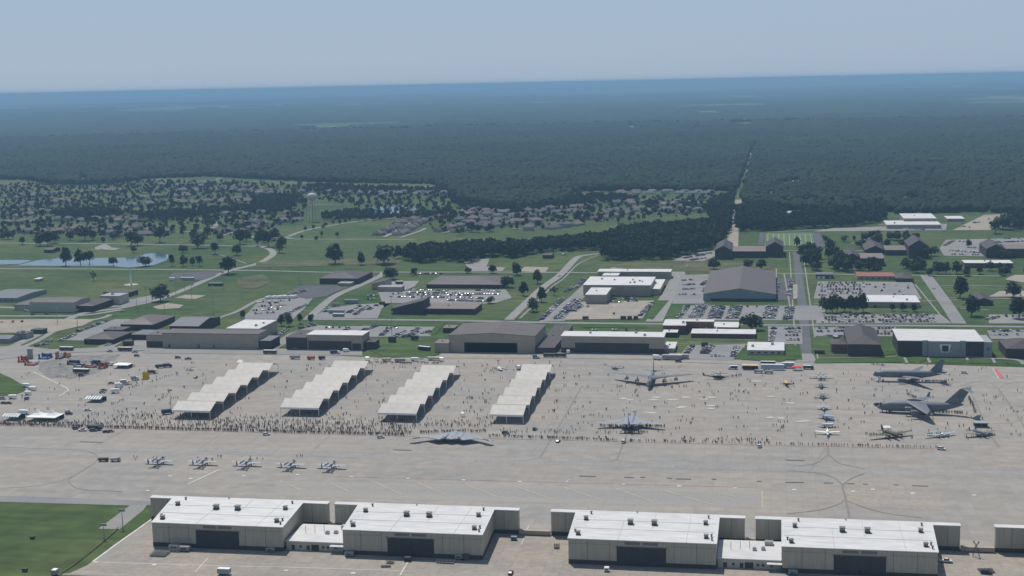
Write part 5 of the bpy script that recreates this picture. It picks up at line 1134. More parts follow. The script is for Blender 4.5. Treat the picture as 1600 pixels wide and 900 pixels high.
region([(500, 338), (550, 333), (620, 337), (720, 336), (715, 342), (600, 345), (505, 346)], 10, 7, 12, 'hedgerow_woods', LEAFS, m_woodn); region([(1165, 330), (1200, 316), (1380, 322), (1385, 334), (1200, 332)], 13, 10, 16, 'hedgerow_woods', LEAFS, m_woodn)
region([(480, 292), (520, 290), (560, 295), (700, 297), (700, 303), (560, 303), (480, 303)], 15, 8, 13, 'hedgerow_woods', LEAFS, m_woodn)

# ------------------------------------------------------------------ water tower, masts, monuments
def water_tower():
    c = P(489, 346); z0 = float(drop(c.length)); t = thing('water_tower', 'pale water tower with rounded tank on slim legs above the housing', 'water tower', (c.x, c.y, z0)); LAND.append((c.x, c.y, t))
    top = 46
    b = MB(); n = 20; b.loft([[(r*math.cos(2*math.pi*i/n), r*math.sin(2*math.pi*i/n), z) for i in range(n)] for r, z in ((1.2, top-13), (4, top-11.5), (6.8, top-9), (7.6, top-6.5), (7.6, top-4.5), (6.2, top-2), (3.2, top-.4), (.3, top))]); b.build('tank', mat('tank_paint', (.58, .56, .52), var=.05), t, smooth=True)
    for k in range(6):
        a = k*math.pi/3+.3; MB().tube((11*math.cos(a), 11*math.sin(a), 0), (7*math.cos(a), 7*math.sin(a), top-7), .35).build('leg', m_metal, t)
    MB().tube((0, 0, 0), (0, 0, top-12), .9, n=10).build('riser', m_metal, t)
    b = MB()
    for z, r in ((14, 9.5), (26, 8.4)):
        for k in range(6):
            a = k*math.pi/3+.3; e = a+math.pi/3; b.tube((r*math.cos(a), r*math.sin(a), z), (r*math.cos(e), r*math.sin(e), z), .14, n=4)
    b.build('bracing', m_metal, t)
water_tower()
def mast(px, py, h, label, lamps=True):
    c = P(px, py); t = thing('light_mast', label, 'light mast', (c.x, c.y, .05), 0, 'tall slim light masts')
    MB().tube((0, 0, 0), (0, 0, h), .28, .14, n=6).build('pole', m_metal, t)
    if lamps: MB().box(-1.6, 1.6, -.2, .2, h-.3, h+.9).build('lamp_head', m_metal, t)
for px, py, h, lb in ((214, 485, 14, 'slim mast beside the brown roofs left of the road'), (229.5, 481, 20, 'slim mast by the diagonal road junction'), (257.5, 495, 20, 'slim mast at the near corner of the ball field'), (275, 461, 17, 'slim mast beyond the big round tree'), (289, 456, 18, 'slim mast on the road behind the ball field'),
        (300, 470, 18, 'slim mast at the middle of the ball field'), (334, 497, 30, 'tallest slim mast on the near edge of the ball field'), (349, 452, 18, 'slim mast behind the long green shelter'), (377.5, 465, 20, 'slim mast at the right side of the ball field'), (468, 443, 18, 'slim mast with lamp by the straight pond road'), (422, 437, 14, 'slim mast beside the second ball field'), (121, 510, 15, 'slim mast on the tan gravel lot'),
        (90, 506, 14, 'slim mast left on the tan gravel lot'), (470, 352, 42, 'tall dark radio mast left of the water tower'), (612, 490, 16, 'slim mast in front of the wedge building'), (612.5, 528, 22, 'slim mast on the lawn right of the hangar with white roof strip'), (1253, 352, 10, 'slim mast by the sports field'), (1580, 372, 18, 'slim mast at the school meadow'), (1514, 377, 18, 'slim mast in the upper right car park'), (267, 640, 13, 'slim mast beside the first sunshade row'), (192, 826, 9, 'slim lamp post on the lawn beside the paved spur'), (163, 843, 7, 'lower lamp post on the lawn by the ditch')):
    mast(px, py, h, lb)
c = P(205, 445); t = thing('monument', 'white spire monument on a round white plaza in the meadow', 'monument', (c.x, c.y, .05)); LAND.append((c.x, c.y, t))
MB().loft([[(r*math.cos(2*math.pi*i/8), r*math.sin(2*math.pi*i/8), z) for i in range(8)] for r, z in ((1.2, 0), (1.0, 6), (.7, 12), (.15, 18))]).build('spire', m_whiter, t); MB().tube((0, 0, 0), (0, 0, .25), 8, n=24).build('plaza', m_drive, t)
t = thing('display_aircraft', 'old jet on display beside the brown pavilion', 'aircraft', tuple(P(879, 398, .05)), rad(170)); MB().xsec([(7, .1, .1, 1.6), (4, .6, .6, 1.8), (-5, .6, .6, 1.8), (-7, .2, .2, 1.8)]).build('fuselage', m_gunl, t)
for s in (1, -1): MB().wing((1, .5*s, 1.6), 4, (-2, 6*s, 1.6), 1.5, .1).build('wing', m_gunl, t)
t = thing('display_aircraft', 'pale old jet on display on the lawn beside the hip-roofed dark building', 'aircraft', tuple(P(1302, 527, .05)), rad(175)); MB().xsec([(9, .1, .1, 1.6), (4, .9, .9, 1.8), (-6, .9, .9, 1.8), (-9, .2, .2, 1.8)]).build('fuselage', m_gunl, t)
for s in (1, -1): MB().wing((1, .5*s, 1.8), 5, (-2, 8*s, 1.8), 2, .1).build('wing', m_gunl, t)

# ------------------------------------------------------------------ road vehicles
def cm(n, c): return mat(n, c, rough=.4, var=0, spec=.5)
CARC = [('white', cm('car_white', (.62, .62, .62)), 24), ('silver', cm('car_silver', (.30, .31, .33)), 18), ('black', cm('car_black', (.015, .015, .018)), 20), ('grey', cm('car_grey', (.10, .105, .115)), 16),
        ('dark blue', cm('car_blue', (.02, .035, .09)), 8), ('dark red', cm('car_red', (.14, .015, .015)), 8), ('tan', cm('car_tan', (.24, .20, .15)), 4), ('green', cm('car_green', (.03, .06, .04)), 2)]
CN = [c[0] for c in CARC]; CW = np.array([c[2] for c in CARC], float); CW /= CW.sum()
def car_shape(kind):
    b = MB(); g = MB()
    if kind == 'pickup':
        b.loft([[(x, y*.92, .45), (x, y, .7), (x, y, z), (x, -y, z), (x, -y, .7), (x, -y*.92, .45)] for x, y, z in ((2.8, .85, .8), (2.6, .95, 1.05), (1.2, .98, 1.1), (-2.6, .98, 1.15), (-2.8, .9, 1.1))])
        g.loft([[(x, y, z0), (x, y*.8, z1), (x, -y*.8, z1), (x, -y, z0)] for x, y, z0, z1 in ((1.5, .93, 1.08, 1.12), (.8, .93, 1.08, 1.75), (-.7, .93, 1.1, 1.8), (-.9, .93, 1.1, 1.2))]); roof = (-.65, .72, .72, 1.83)
    elif kind == 'suv':
        b.loft([[(x, y*.92, .4), (x, y, .7), (x, y, z), (x, -y, z), (x, -y, .7), (x, -y*.92, .4)] for x, y, z in ((2.4, .8, .8), (2.2, .94, 1.0), (1.0, .96, 1.1), (-2.2, .96, 1.15), (-2.4, .88, 1.0))])
        g.loft([[(x, y, z0), (x, y*.82, z1), (x, -y*.82, z1), (x, -y, z0)] for x, y, z0, z1 in ((1.3, .92, 1.08, 1.12), (.6, .92, 1.08, 1.72), (-1.9, .92, 1.12, 1.75), (-2.3, .92, 1.1, 1.2))]); roof = (-1.9, .55, .76, 1.77)
    else:
        b.loft([[(x, y*.92, .35), (x, y, .6), (x, y, z), (x, -y, z), (x, -y, .6), (x, -y*.92, .35)] for x, y, z in ((2.3, .78, .65), (2.1, .9, .85), (1.0, .92, .95), (-1.8, .92, 1.0), (-2.3, .85, .9))])
        g.loft([[(x, y, z0), (x, y*.78, z1), (x, -y*.78, z1), (x, -y, z0)] for x, y, z0, z1 in ((1.2, .88, .93, .97), (.3, .88, .93, 1.42), (-1.0, .88, .95, 1.44), (-1.9, .88, .95, 1.02))]); roof = (-1.05, .28, .68, 1.46)
    L = 1.75 if kind == 'pickup' else 1.45
    for x in (L, -L):
        for y in (.86, -.86): b.tube((x, y-.1, .33), (x, y+.1, .33), .33, n=8, m=1)
    b.box(roof[0], roof[1], -roof[2], roof[2], roof[3]-.1, roof[3])
    return b, g
CB = {}
for kind in ('sedan', 'suv', 'pickup'):
    b, g = car_shape(kind); gm = g.mesh('window_glass', [m_glass])
    for nm, mm, _ in CARC: CB[kind, nm] = (b.mesh('body', [mm, m_tire]), gm)
KN = {'sedan': 'car', 'suv': 'suv', 'pickup': 'pickup truck'}
CARS = []
def park(lotname, rows, n_min=1):
    """rows of parked cars: (x0, y0, x1, y1[, share filled]) in picture points; nose across the row"""
    for rr in rows:
        a = Vector(G(rr[0], rr[1])); b = Vector(G(rr[2], rr[3])); fill = rr[4] if len(rr) > 4 else .88; d = (b-a); n = max(1, int(d.length/2.9)); u = d/max(d.length, .1)
        for k in range(n+1):
            if random.random() > fill: continue
            p = a+u*(k*2.9 if n > 1 else 0); h = math.atan2(u.y, u.x)+math.pi/2+(math.pi if random.random() < .4 else 0)+random.uniform(-.04, .04)
            CARS.append((p.x+random.uniform(-.15, .15), p.y+random.uniform(-.4, .4), h, lotname))
park('long car park below the pyramid roof', [(630, 453.5, 700, 455.5), (745, 454.5, 782, 456.5), (614, 460, 640, 459), (640, 458, 780, 461), (620, 465, 720, 466, .7), (700, 470, 762, 472), (575, 463, 596, 462, .5), (575, 468, 586, 467.5, .5), (636, 461.5, 735, 462.5), (725, 466, 770, 468, .7)])
park('car park left of the diagonal road', [(402, 473, 455, 470, .7), (400, 480, 448, 477, .7), (396, 486, 436, 484, .8), (399, 491, 430, 489, .8), (444, 493, 478, 477, .9), (408, 476, 440, 473, .5), (450, 462, 480, 454, .8), (420, 482, 445, 481, .8)])
park('trailer yard beside the diagonal road', [(545, 489, 562, 479, .9), (555, 492, 575, 479, .7), (508, 488, 512, 480, .6), (575, 485, 590, 477, .6), (560, 470, 580, 469, .6)])
park('car park behind the hangar with white roof strip', [(510, 513, 535, 512, .6), (600, 514, 625, 514, .7), (575, 524, 590, 523, .6), (618, 526, 632, 518, .7), (510, 520, 540, 519, .5), (563, 519, 588, 510), (596, 525, 606, 516, .6), (632, 527, 655, 513), (640, 526, 652, 519), (660, 522, 672, 518), (540, 516, 550, 511), (612, 512, 625, 511, .6), (570, 514, 588, 513)])
park('lane beside the white-roofed warehouse', [(428, 530, 447, 516, .9), (470, 514, 495, 508, .9), (462, 546, 470, 544, .4)])
park('diagonal lot beside the tan complex', [(846, 500, 880, 466), (868, 499, 898, 469), (874, 499, 905, 469), (893, 487, 906, 475), (898, 487, 908, 478), (901, 449, 912, 436), (884, 456, 898, 449), (906, 443, 914, 435, .7)])
park('yard of the tan complex', [(945, 472.5, 970, 473.5), (947, 469, 962, 467), (972, 472, 995, 471), (973, 468, 995, 467), (974, 464.5, 992, 463.5), (1000, 494, 1019, 474, .85), (918, 480, 945, 481, .15), (955, 485, 1000, 485, .12), (920, 492, 960, 491, .2), (950, 464, 960, 463)])
park('wide car park below the huge brown roof', [(1061, 497, 1075, 479), (1079, 497, 1090, 478), (1086, 497, 1096, 478), (1092, 497, 1102, 478), (1109, 498, 1117, 478), (1117, 498, 1124, 479), (1123, 498, 1130, 479), (1137, 498, 1144, 479), (1144, 498, 1151, 479), (1150, 498, 1157, 479), (1168, 480, 1185, 480), (1194, 498, 1201, 479), (1201, 498, 1207, 479), (1207, 498, 1213, 479), (1227, 500, 1231, 480), (1234, 500, 1238, 480)])
park('lot left of the huge brown roof', [(1068, 446, 1085, 445), (1067, 439, 1084, 438), (1062, 461, 1085, 461), (1068, 453, 1086, 452), (1097, 446, 1105, 440), (1070, 434, 1082, 433, .5), (1100, 456, 1104, 450)])
park('dark lot right of the huge brown roof', [(1212, 460, 1216, 440), (1233, 462, 1236, 440)])
park('large upper car park on the right', [(1282, 443, 1355, 443, .7), (1280, 446, 1345, 446, .7), (1284, 449, 1345, 449, .8), (1284, 453, 1345, 453, .9), (1284, 456, 1345, 456, .8), (1286, 459, 1340, 459, .8), (1345, 445, 1425, 447, .35), (1345, 449, 1425, 451, .25), (1345, 454, 1428, 457, .22), (1350, 460, 1440, 463, .2), (1280, 462, 1310, 462, .5)])
park('long car park behind the chapel roof', [(1288, 494, 1465, 493.5, .7), (1290, 499, 1465, 498.5, .45), (1285, 504, 1465, 503.5, .85), (1290, 496.5, 1450, 496, .6), (1290, 501.5, 1450, 501, .6)])
park('lot behind the dark chapel roof', [(1275, 514, 1332, 513, .9), (1278, 519, 1320, 518, .7), (1360, 518, 1396, 519), (1362, 514, 1395, 514), (1366, 522, 1394, 523)])
park('lot left of the straight street', [(1204, 536, 1210, 512), (1228, 515, 1252, 514), (1228, 520, 1252, 519), (1229, 525, 1251, 525), (1230, 532, 1251, 532, .7)])
park('lot behind the parked trailers', [(1071, 555, 1082, 541), (1098, 553, 1104, 541), (1104, 553, 1112, 541), (1113, 549, 1128, 549, .6), (1145, 558, 1150, 543), (1112, 557, 1135, 557, .8)])
park('small lot at the right edge', [(1545, 500, 1562, 495), (1552, 519, 1600, 518, .6), (1550, 524, 1600, 524, .6), (1572, 495, 1602, 495, .7)])
park('upper right car park', [(1476, 384, 1490, 377), (1500, 378, 1515, 379, .7), (1550, 377, 1565, 380), (1570, 379, 1600, 378), (1485, 392, 1532, 396, .8), (1480, 398, 1530, 399, .5), (1510, 387, 1536, 389, .6), (1545, 374, 1600, 373, .5)])
park('lot by the barracks', [(1070, 404, 1100, 399, .7), (1080, 407, 1105, 404, .6), (1090, 399, 1112, 396, .5)])
park('school forecourt', [(1388, 356.5, 1425, 358.5, .8), (1430, 359, 1445, 359.5)]); park('tan school car park', [(1505, 350, 1530, 348, .4), (1515, 345, 1560, 342, .15), (1530, 354, 1545, 353, .3), (1500, 355, 1515, 354, .4)])
park('diagonal strip by the dark brown roofs', [(95, 533, 118, 523), (120, 519, 165, 503, .75), (163, 542, 190, 530), (57, 541, 78, 537), (62, 538, 80, 533, .7)])
park('verge behind the tan hangar', [(905, 516.5, 1000, 516.5, .25)]); park('edge lot at the gravel pad', [(0, 505, 12, 503, .6), (20, 504, 45, 503, .3)])
park('lot behind the pyramid roof', [(642, 428.5, 690, 428.5, .7)]); park('top lot by the white roof complex', [(1030, 417, 1075, 417, .3)]); park('small car park by the pond', [(137, 390, 147, 389, .9), (158, 390, 172, 389, .4)])
CARS.sort(key=lambda c: c[0]**2+c[1]**2)
print('cars', len(CARS))
def put_car(x, y, h, kind, nm, label, group):
    t = thing({'sedan': 'parked_car', 'suv': 'parked_suv', 'pickup': 'pickup_truck'}[kind], label, {'sedan': 'car', 'suv': 'suv', 'pickup': 'truck'}[kind], (x, y, .16), h, group)
    for n, me in zip(('body', 'window_glass'), CB[kind, nm]): o = bpy.data.objects.new(n, me); COL.objects.link(o); o.parent = t
    return t
NIND = 285
for x, y, h, lotn in CARS[:NIND]:
    kind = random.choices(('sedan', 'suv', 'pickup'), (5, 4, 3))[0]; nm = CN[rng.choice(len(CN), p=CW)]
    put_car(x, y, h, kind, nm, '%s %s in the %s' % (nm, KN[kind], lotn), 'cars in the '+lotn)
rest = MB(); rm = [c[1] for c in CARC]+[m_glass, m_tire]
sv = []; sf = []; smi = []; off = 0
protos = {k: (car_shape(k)) for k in ('sedan', 'suv', 'pickup')}
for x, y, h, lotn in CARS[NIND:]:
    b, g = protos[random.choice(('sedan', 'suv', 'pickup'))]; ci = int(rng.choice(len(CN), p=CW)); c, s_ = math.cos(h), math.sin(h)
    for q, mi in ((b, None), (g, len(CARC))):
        o = len(rest.v); rest.v += [(x+vx*c-vy*s_, y+vx*s_+vy*c, vz+.16) for vx, vy, vz in q.v]
        rest.f += [[o+i for i in f] for f in q.f]; rest.m += [(mi if mi is not None else (ci if m_ == 0 else len(CARC)+1)) for m_ in q.m]
o = rest.build('far_parked_cars', rm); o['kind'] = 'stuff'; o['label'] = 'mass of small parked cars in the farther lots'

def wheels(t, xs, w=.95, r=.42):
    for x in xs:
        for s in (1, -1): MB().tube((x, s*w-.14, r), (x, s*w+.14, r), r, n=10).build('wheel', m_tire, t)
def carx(label, px, rz, kind='sedan', nm='white', group=None):
    c = P(*px); t = put_car(c.x, c.y, rad(rz), kind, nm, label, group); return t
def van(name, label, px, rz, L, Wd, Hh, m, cat='truck', cab=None, group=None, trailer=False, roof=None, stripe=None, dz=.15):
    c = P(*px); t = thing(name, label, cat, (c.x, c.y, dz), rad(rz), group); k = 2.0 if cab else 0
    b = MB(); r = .1
    b.loft([[(x, -Wd/2, z0), (x, Wd/2, z0), (x, Wd/2, z1-.15), (x, Wd/2-.2, z1), (x, -Wd/2+.2, z1), (x, -Wd/2, z1-.15)] for x, z0, z1 in ((L/2-k, .7, Hh), (-L/2, .7, Hh))])
    bo = b.build('box_body' if cab else 'body', m, t)
    if roof: MB().box(-L/2+.05, L/2-k-.05, -Wd/2+.15, Wd/2-.15, Hh, Hh+.12).build('roof', roof, t)
    if cab:
        q = MB(); q.loft([[(x, -Wd*.46, .5), (x, Wd*.46, .5), (x, Wd*.44, z), (x, -Wd*.44, z)] for x, z in ((L/2-k+.05, min(Hh, 2.5)), (L/2-.9, min(Hh, 2.4)), (L/2-.2, 1.5), (L/2, 1.1))]); ca = q.build('cab', cab, t)
        MB().box(L/2-1.0, L/2-.5, -Wd*.45, Wd*.45, 1.55, 2.1).build('windscreen', m_glass, ca)
    elif not trailer:
        MB().box(-L/2+.6, L/2-.5, -Wd/2-.03, Wd/2+.03, Hh*.5, Hh*.78).build('side_windows', m_glass, t); MB().box(L/2-.02, L/2+.04, -Wd/2+.2, Wd/2-.2, Hh*.45, Hh*.85).build('windscreen', m_glass, t)
    if stripe: MB().box(-L/2+.2, L/2-k-.3, -Wd/2-.04, Wd/2+.04, Hh*.35, Hh*.5).build('side_stripe', stripe, t)
    wheels(t, (L*.32, -L*.32) if not trailer else (-L*.28, -L*.16), Wd*.42)
    return t
SIL = CARC[1][1]; BLU = CARC[4][1]; m_navy = mat('navy_paint', (.03, .05, .12), rough=.4, var=.05); m_green = mat('bus_green', (.06, .085, .07), rough=.5, var=.05)
m_beig = mat('cream_tarp', (.55, .43, .32), rough=.7, var=.06)
V = [('bus', 'dark green bus on the grass edge, left of two at the top left', (104, 548), 0, 12, 2.6, 3.1, m_green, 'bus', None, m_whiter), ('bus', 'dark green bus on the grass edge, right of two at the top left', (195.5, 548.5), 0, 12, 2.6, 3.1, m_green, 'bus', None, m_whiter),
     ('bus', 'long dark bus with white roof beside the stained pavement', (127, 583), -3, 13, 2.6, 3.2, m_dk, 'bus', None, m_whiter), ('bus', 'white bus parked in front of the hangar with white roof strip', (422, 553), 0, 11, 2.6, 3, m_green, 'bus', None, m_whiter),
     ('bus', 'white and blue coach on the lawn left of the biggest hangar', (663, 548), -20, 11, 2.6, 3.4, m_navy, 'bus', None, m_whiter), ('bus', 'dark bus parked beside the long tan hangar door end', (858, 558), 0, 9, 2.6, 3, m_green, 'bus', None, None), ('bus', 'dark bus between the hangar door and the white cabin', (876, 558), 0, 9, 2.6, 3, m_green, 'bus', None, None),
     ('box_trailer', 'long white trailer behind the tail of the eight-engined bomber', (1050, 562), 0, 15, 2.8, 3.6, m_grey, 'trailer', None, m_white), ('box_trailer', 'second white trailer right of the long white one', (1068, 561), 0, 8, 2.8, 3.6, SIL, 'trailer', None, m_white),
     ('box_truck', 'white box truck directly behind the bomber tail fin', (1027, 562), -20, 7, 2.6, 3.6, m_whiter, 'truck', m_whiter, None),
     ('semi_trailer', 'long pale blue exhibition trailer in the row at the apron edge', (1207, 578), 0, 17, 3, 4, mat('pale_blue_paint', (.33, .40, .47), rough=.4), 'trailer', None, m_whiter), ('semi_trailer', 'white roofed trailer behind the red canopy', (1231, 575), 0, 9, 3, 4, SIL, 'trailer', None, m_whiter),
     ('delivery_van', 'silver van in front of the exhibition trailer, left one', (1185, 583), 180, 6.5, 2.3, 2.4, SIL, 'van', SIL, None), ('delivery_van', 'silver van in front of the exhibition trailer, right one', (1201, 584), 180, 6.5, 2.3, 2.4, SIL, 'van', SIL, None),
     ('delivery_van', 'white and blue van at the left end of the exhibition row', (1145, 577), 180, 7, 2.3, 2.6, m_navy, 'van', m_whiter, m_whiter), ('bus', 'dark bus on the lawn behind the exhibition trailer', (1200, 571), 0, 11, 2.5, 3, m_dk, 'bus', None, m_whiter), ('delivery_van', 'dark streamlined van at the right end of the exhibition row', (1263, 577), 0, 8, 2.5, 2.8, m_green, 'van', m_dk, m_whiter),
     ('cargo_trailer', 'white cargo trailer beside the left grass verge, topmost', (41, 605), -8, 5.5, 2.4, 2.7, m_whiter, 'trailer', None, None), ('cargo_trailer', 'white cargo trailer beside the left grass verge, rightmost', (51, 610), 0, 5.5, 2.4, 2.7, m_whiter, 'trailer', None, None), ('cargo_trailer', 'white cargo trailer beside the left grass verge, lowest of three close together', (44, 617), 10, 4.5, 2.4, 2.7, m_whiter, 'trailer', None, None),
     ('cargo_trailer', 'white cargo trailer alone at the near end of the left verge', (20, 623), 10, 5.5, 2.4, 2.7, m_whiter, 'trailer', None, None), ('food_truck', 'white food trailer with green panels at the near end of the vendor line', (180, 614), 32, 6, 2.4, 2.9, m_whiter, 'food truck', None, m_whiter),
     ('box_truck', 'white box truck in the vendor line, behind the food trailer', (186, 605), 30, 6, 2.4, 3.2, m_whiter, 'truck', m_whiter, None), ('box_truck', 'tallest white box truck in the vendor line', (195, 601), 30, 6.5, 2.5, 3.6, SIL, 'truck', m_whiter, m_whiter), ('box_truck', 'grey box truck in the middle of the vendor line', (211, 594), 30, 6, 2.4, 3.2, SIL, 'truck', m_whiter, None),
     ('food_truck', 'dark food truck at the far end of the vendor line', (262, 574), 15, 7, 2.4, 3, m_navy, 'food truck', m_dk, None), ('food_truck', 'dark green food trailer second from the far end of the vendor line', (249, 575), 15, 6, 2.4, 2.8, m_green, 'food truck', None, None), ('box_truck', 'dark truck beside the yellow canopy in the vendor line', (237, 584), 20, 6, 2.4, 2.8, m_dk, 'truck', m_dk, None),
     ('fire_truck', 'dark blue truck at the left corner of the first sunshade row', (262, 647), 35, 8, 2.5, 3.3, m_navy, 'truck', m_navy, None), ('box_truck', 'white truck behind the white marquee', (38, 647), 0, 7, 2.4, 2.8, m_whiter, 'truck', m_whiter, None), ('box_truck', 'dark truck stopped at the crowd line beside the white pickup', (149, 672), 0, 9, 2.6, 3.0, m_dk, 'truck', m_dk, None),
     ('delivery_van', 'silver van on the taxiway left of the attack jets', (181, 721), 8, 5.8, 2.2, 2.3, mat('silver_van', (.42, .43, .44), rough=.35), 'van', SIL, None), ('delivery_van', 'black van on the taxiway left of the silver van', (162, 721), 8, 5.8, 2.2, 2.0, m_black, 'van', m_black, None),
     ('food_truck', 'silver vendor trailer left of the second sunshade row', (461, 561), 0, 8, 2.5, 3, SIL, 'food truck', None, None), ('food_truck', 'orange vendor trailer beside the second sunshade row', (486, 562), 0, 6, 2.5, 2.8, m_orange, 'food truck', None, None), ('food_truck', 'dark vendor trailer right of the orange one', (503, 562), 0, 5, 2.4, 2.8, m_dk, 'food truck', None, None), ('box_truck', 'dark truck with pale cab beside the hangar with white roof strip', (524, 553), 5, 8, 2.5, 3, m_navy, 'truck', m_whiter, None), ('box_truck', 'pale truck right of the dark truck by the hangar', (541, 550), 5, 5, 2.4, 2.8, m_whiter, 'truck', m_whiter, None),
     ('food_truck', 'white vendor trailer between second and third sunshade rows, right one', (678, 563), 0, 10, 2.5, 2.6, mat('vendor_cream', (.5, .48, .38), rough=.6), 'food truck', None, None), ('food_truck', 'pale vendor trailer between second and third sunshade rows, left one', (604, 565), 0, 7, 2.4, 2.8, m_beig, 'food truck', None, None), ('food_truck', 'grey vendor trailer in the middle between the second and third sunshade rows', (625, 566), 0, 8, 2.4, 3, m_grey, 'food truck', None, None), ('food_truck', 'small white vendor trailer behind the third sunshade row', (648, 564), 0, 6, 2.4, 2.6, m_whiter, 'food truck', None, None),
     ('cabin', 'white cylinder-topped cabin at the left end of the flight line hangar', (888, 553), 0, 2.5, 2.5, 3.2, m_whiter, 'cabin', None, None), ('box_truck', 'white truck at the left rear of the fourth sunshade row', (811, 577), 80, 6, 2.4, 3, m_whiter, 'truck', m_whiter, None), ('box_truck', 'teal truck behind the fourth sunshade row', (838, 560), 0, 5.5, 2.4, 2.8, m_teal, 'truck', m_whiter, None),
     ('cargo_trailer', 'grey-white cargo trailer in front of the leftmost foreground hangar', (350.5, 898), 0, 5.6, 2.5, 2.8, mat('trailer_grey', (.32, .36, .38), rough=.5), 'trailer', None, m_whiter), ('container', 'pale container on the lawn at the bottom left', (86, 899), 90, 3, 2.4, 2.6, SIL, 'container', None, m_whiter),
     ('container', 'dark storage box, left of three in the tan yard', (974, 499), 0, 5, 2.8, 3, m_dk, 'container', None, None), ('container', 'dark storage box, middle of three in the tan yard', (984, 499), 0, 4, 2.8, 3, m_dk, 'container', None, None), ('container', 'dark storage box, right of three in the tan yard', (993.5, 499), 0, 4, 2.8, 3, m_dk, 'container', None, None), ('container', 'dark green container left of the three dark boxes', (915, 499), 0, 5.5, 2.6, 2.8, m_green, 'container', None, None),
     ('container', 'dark square container on the lawn near the wedge building', (597, 476), 0, 5, 4, 3, m_dk, 'container', None, None), ('container', 'dark block container beside the lawn right of the hangar', (648, 531), 0, 6, 4, 3.5, m_brown, 'container', None, None), ('container', 'tall dark container on the lawn behind the trailer yard', (613, 535), 0, 6, 4, 5, m_dk, 'container', None, None), ('container', 'tall dark box behind the trailers at the bomber tail', (1101, 543), 0, 5, 4, 4.5, m_dk, 'container', None, None),
     ('office_trailer', 'long pale blue office trailer in the small lot', (526, 490), 0, 15, 3.5, 3.3, m_bluew, 'trailer', None, m_grey), ('office_trailer', 'pale office trailer in front of the long one', (529, 495), 0, 11, 3.2, 3, m_bluew, 'trailer', None, m_whiter), ('office_trailer', 'pale office trailer at the top of the small lot', (549, 474), 0, 14, 3.5, 3.5, m_bluew, 'trailer', None, m_grey), ('office_trailer', 'tan shed at the top left of the small lot', (525, 479), 0, 7, 3.5, 3.3, m_tanw2, 'trailer', None, m_tanr),
     ('office_trailer', 'long white trailer behind the diagonal road and ball field', (293, 438), 0, 16, 3, 3.2, SIL, 'trailer', None, m_whiter), ('office_trailer', 'white truck trailer left of the long white trailer', (269, 438.5), 0, 6, 3, 3.2, m_whiter, 'trailer', None, m_whiter), ('office_trailer', 'white roofed cabin on the pad behind the tan building', (624, 444), 0, 8, 3.5, 3.2, m_brown, 'trailer', None, m_whiter)]
for nm, lb, px, rz, L_, W_, H_, mm, ct, cab, rf in V: van(nm, lb, px, rz, L_, W_, H_, mm, ct, cab, roof=rf, trailer=(ct in ('trailer', 'container', 'cabin', 'food truck') and cab is None))
for i, (x, y) in enumerate(((420, 467.5), (428.5, 467), (437, 467), (446, 466.5), (455, 466), (461, 466))): van('box_truck', 'white box truck in the truck row by the meadow, %s from the left' % ORD[i], (x, y), 62, 8, 2.5, 3.2, m_whiter, 'truck', m_whiter, group='white trucks in a row')
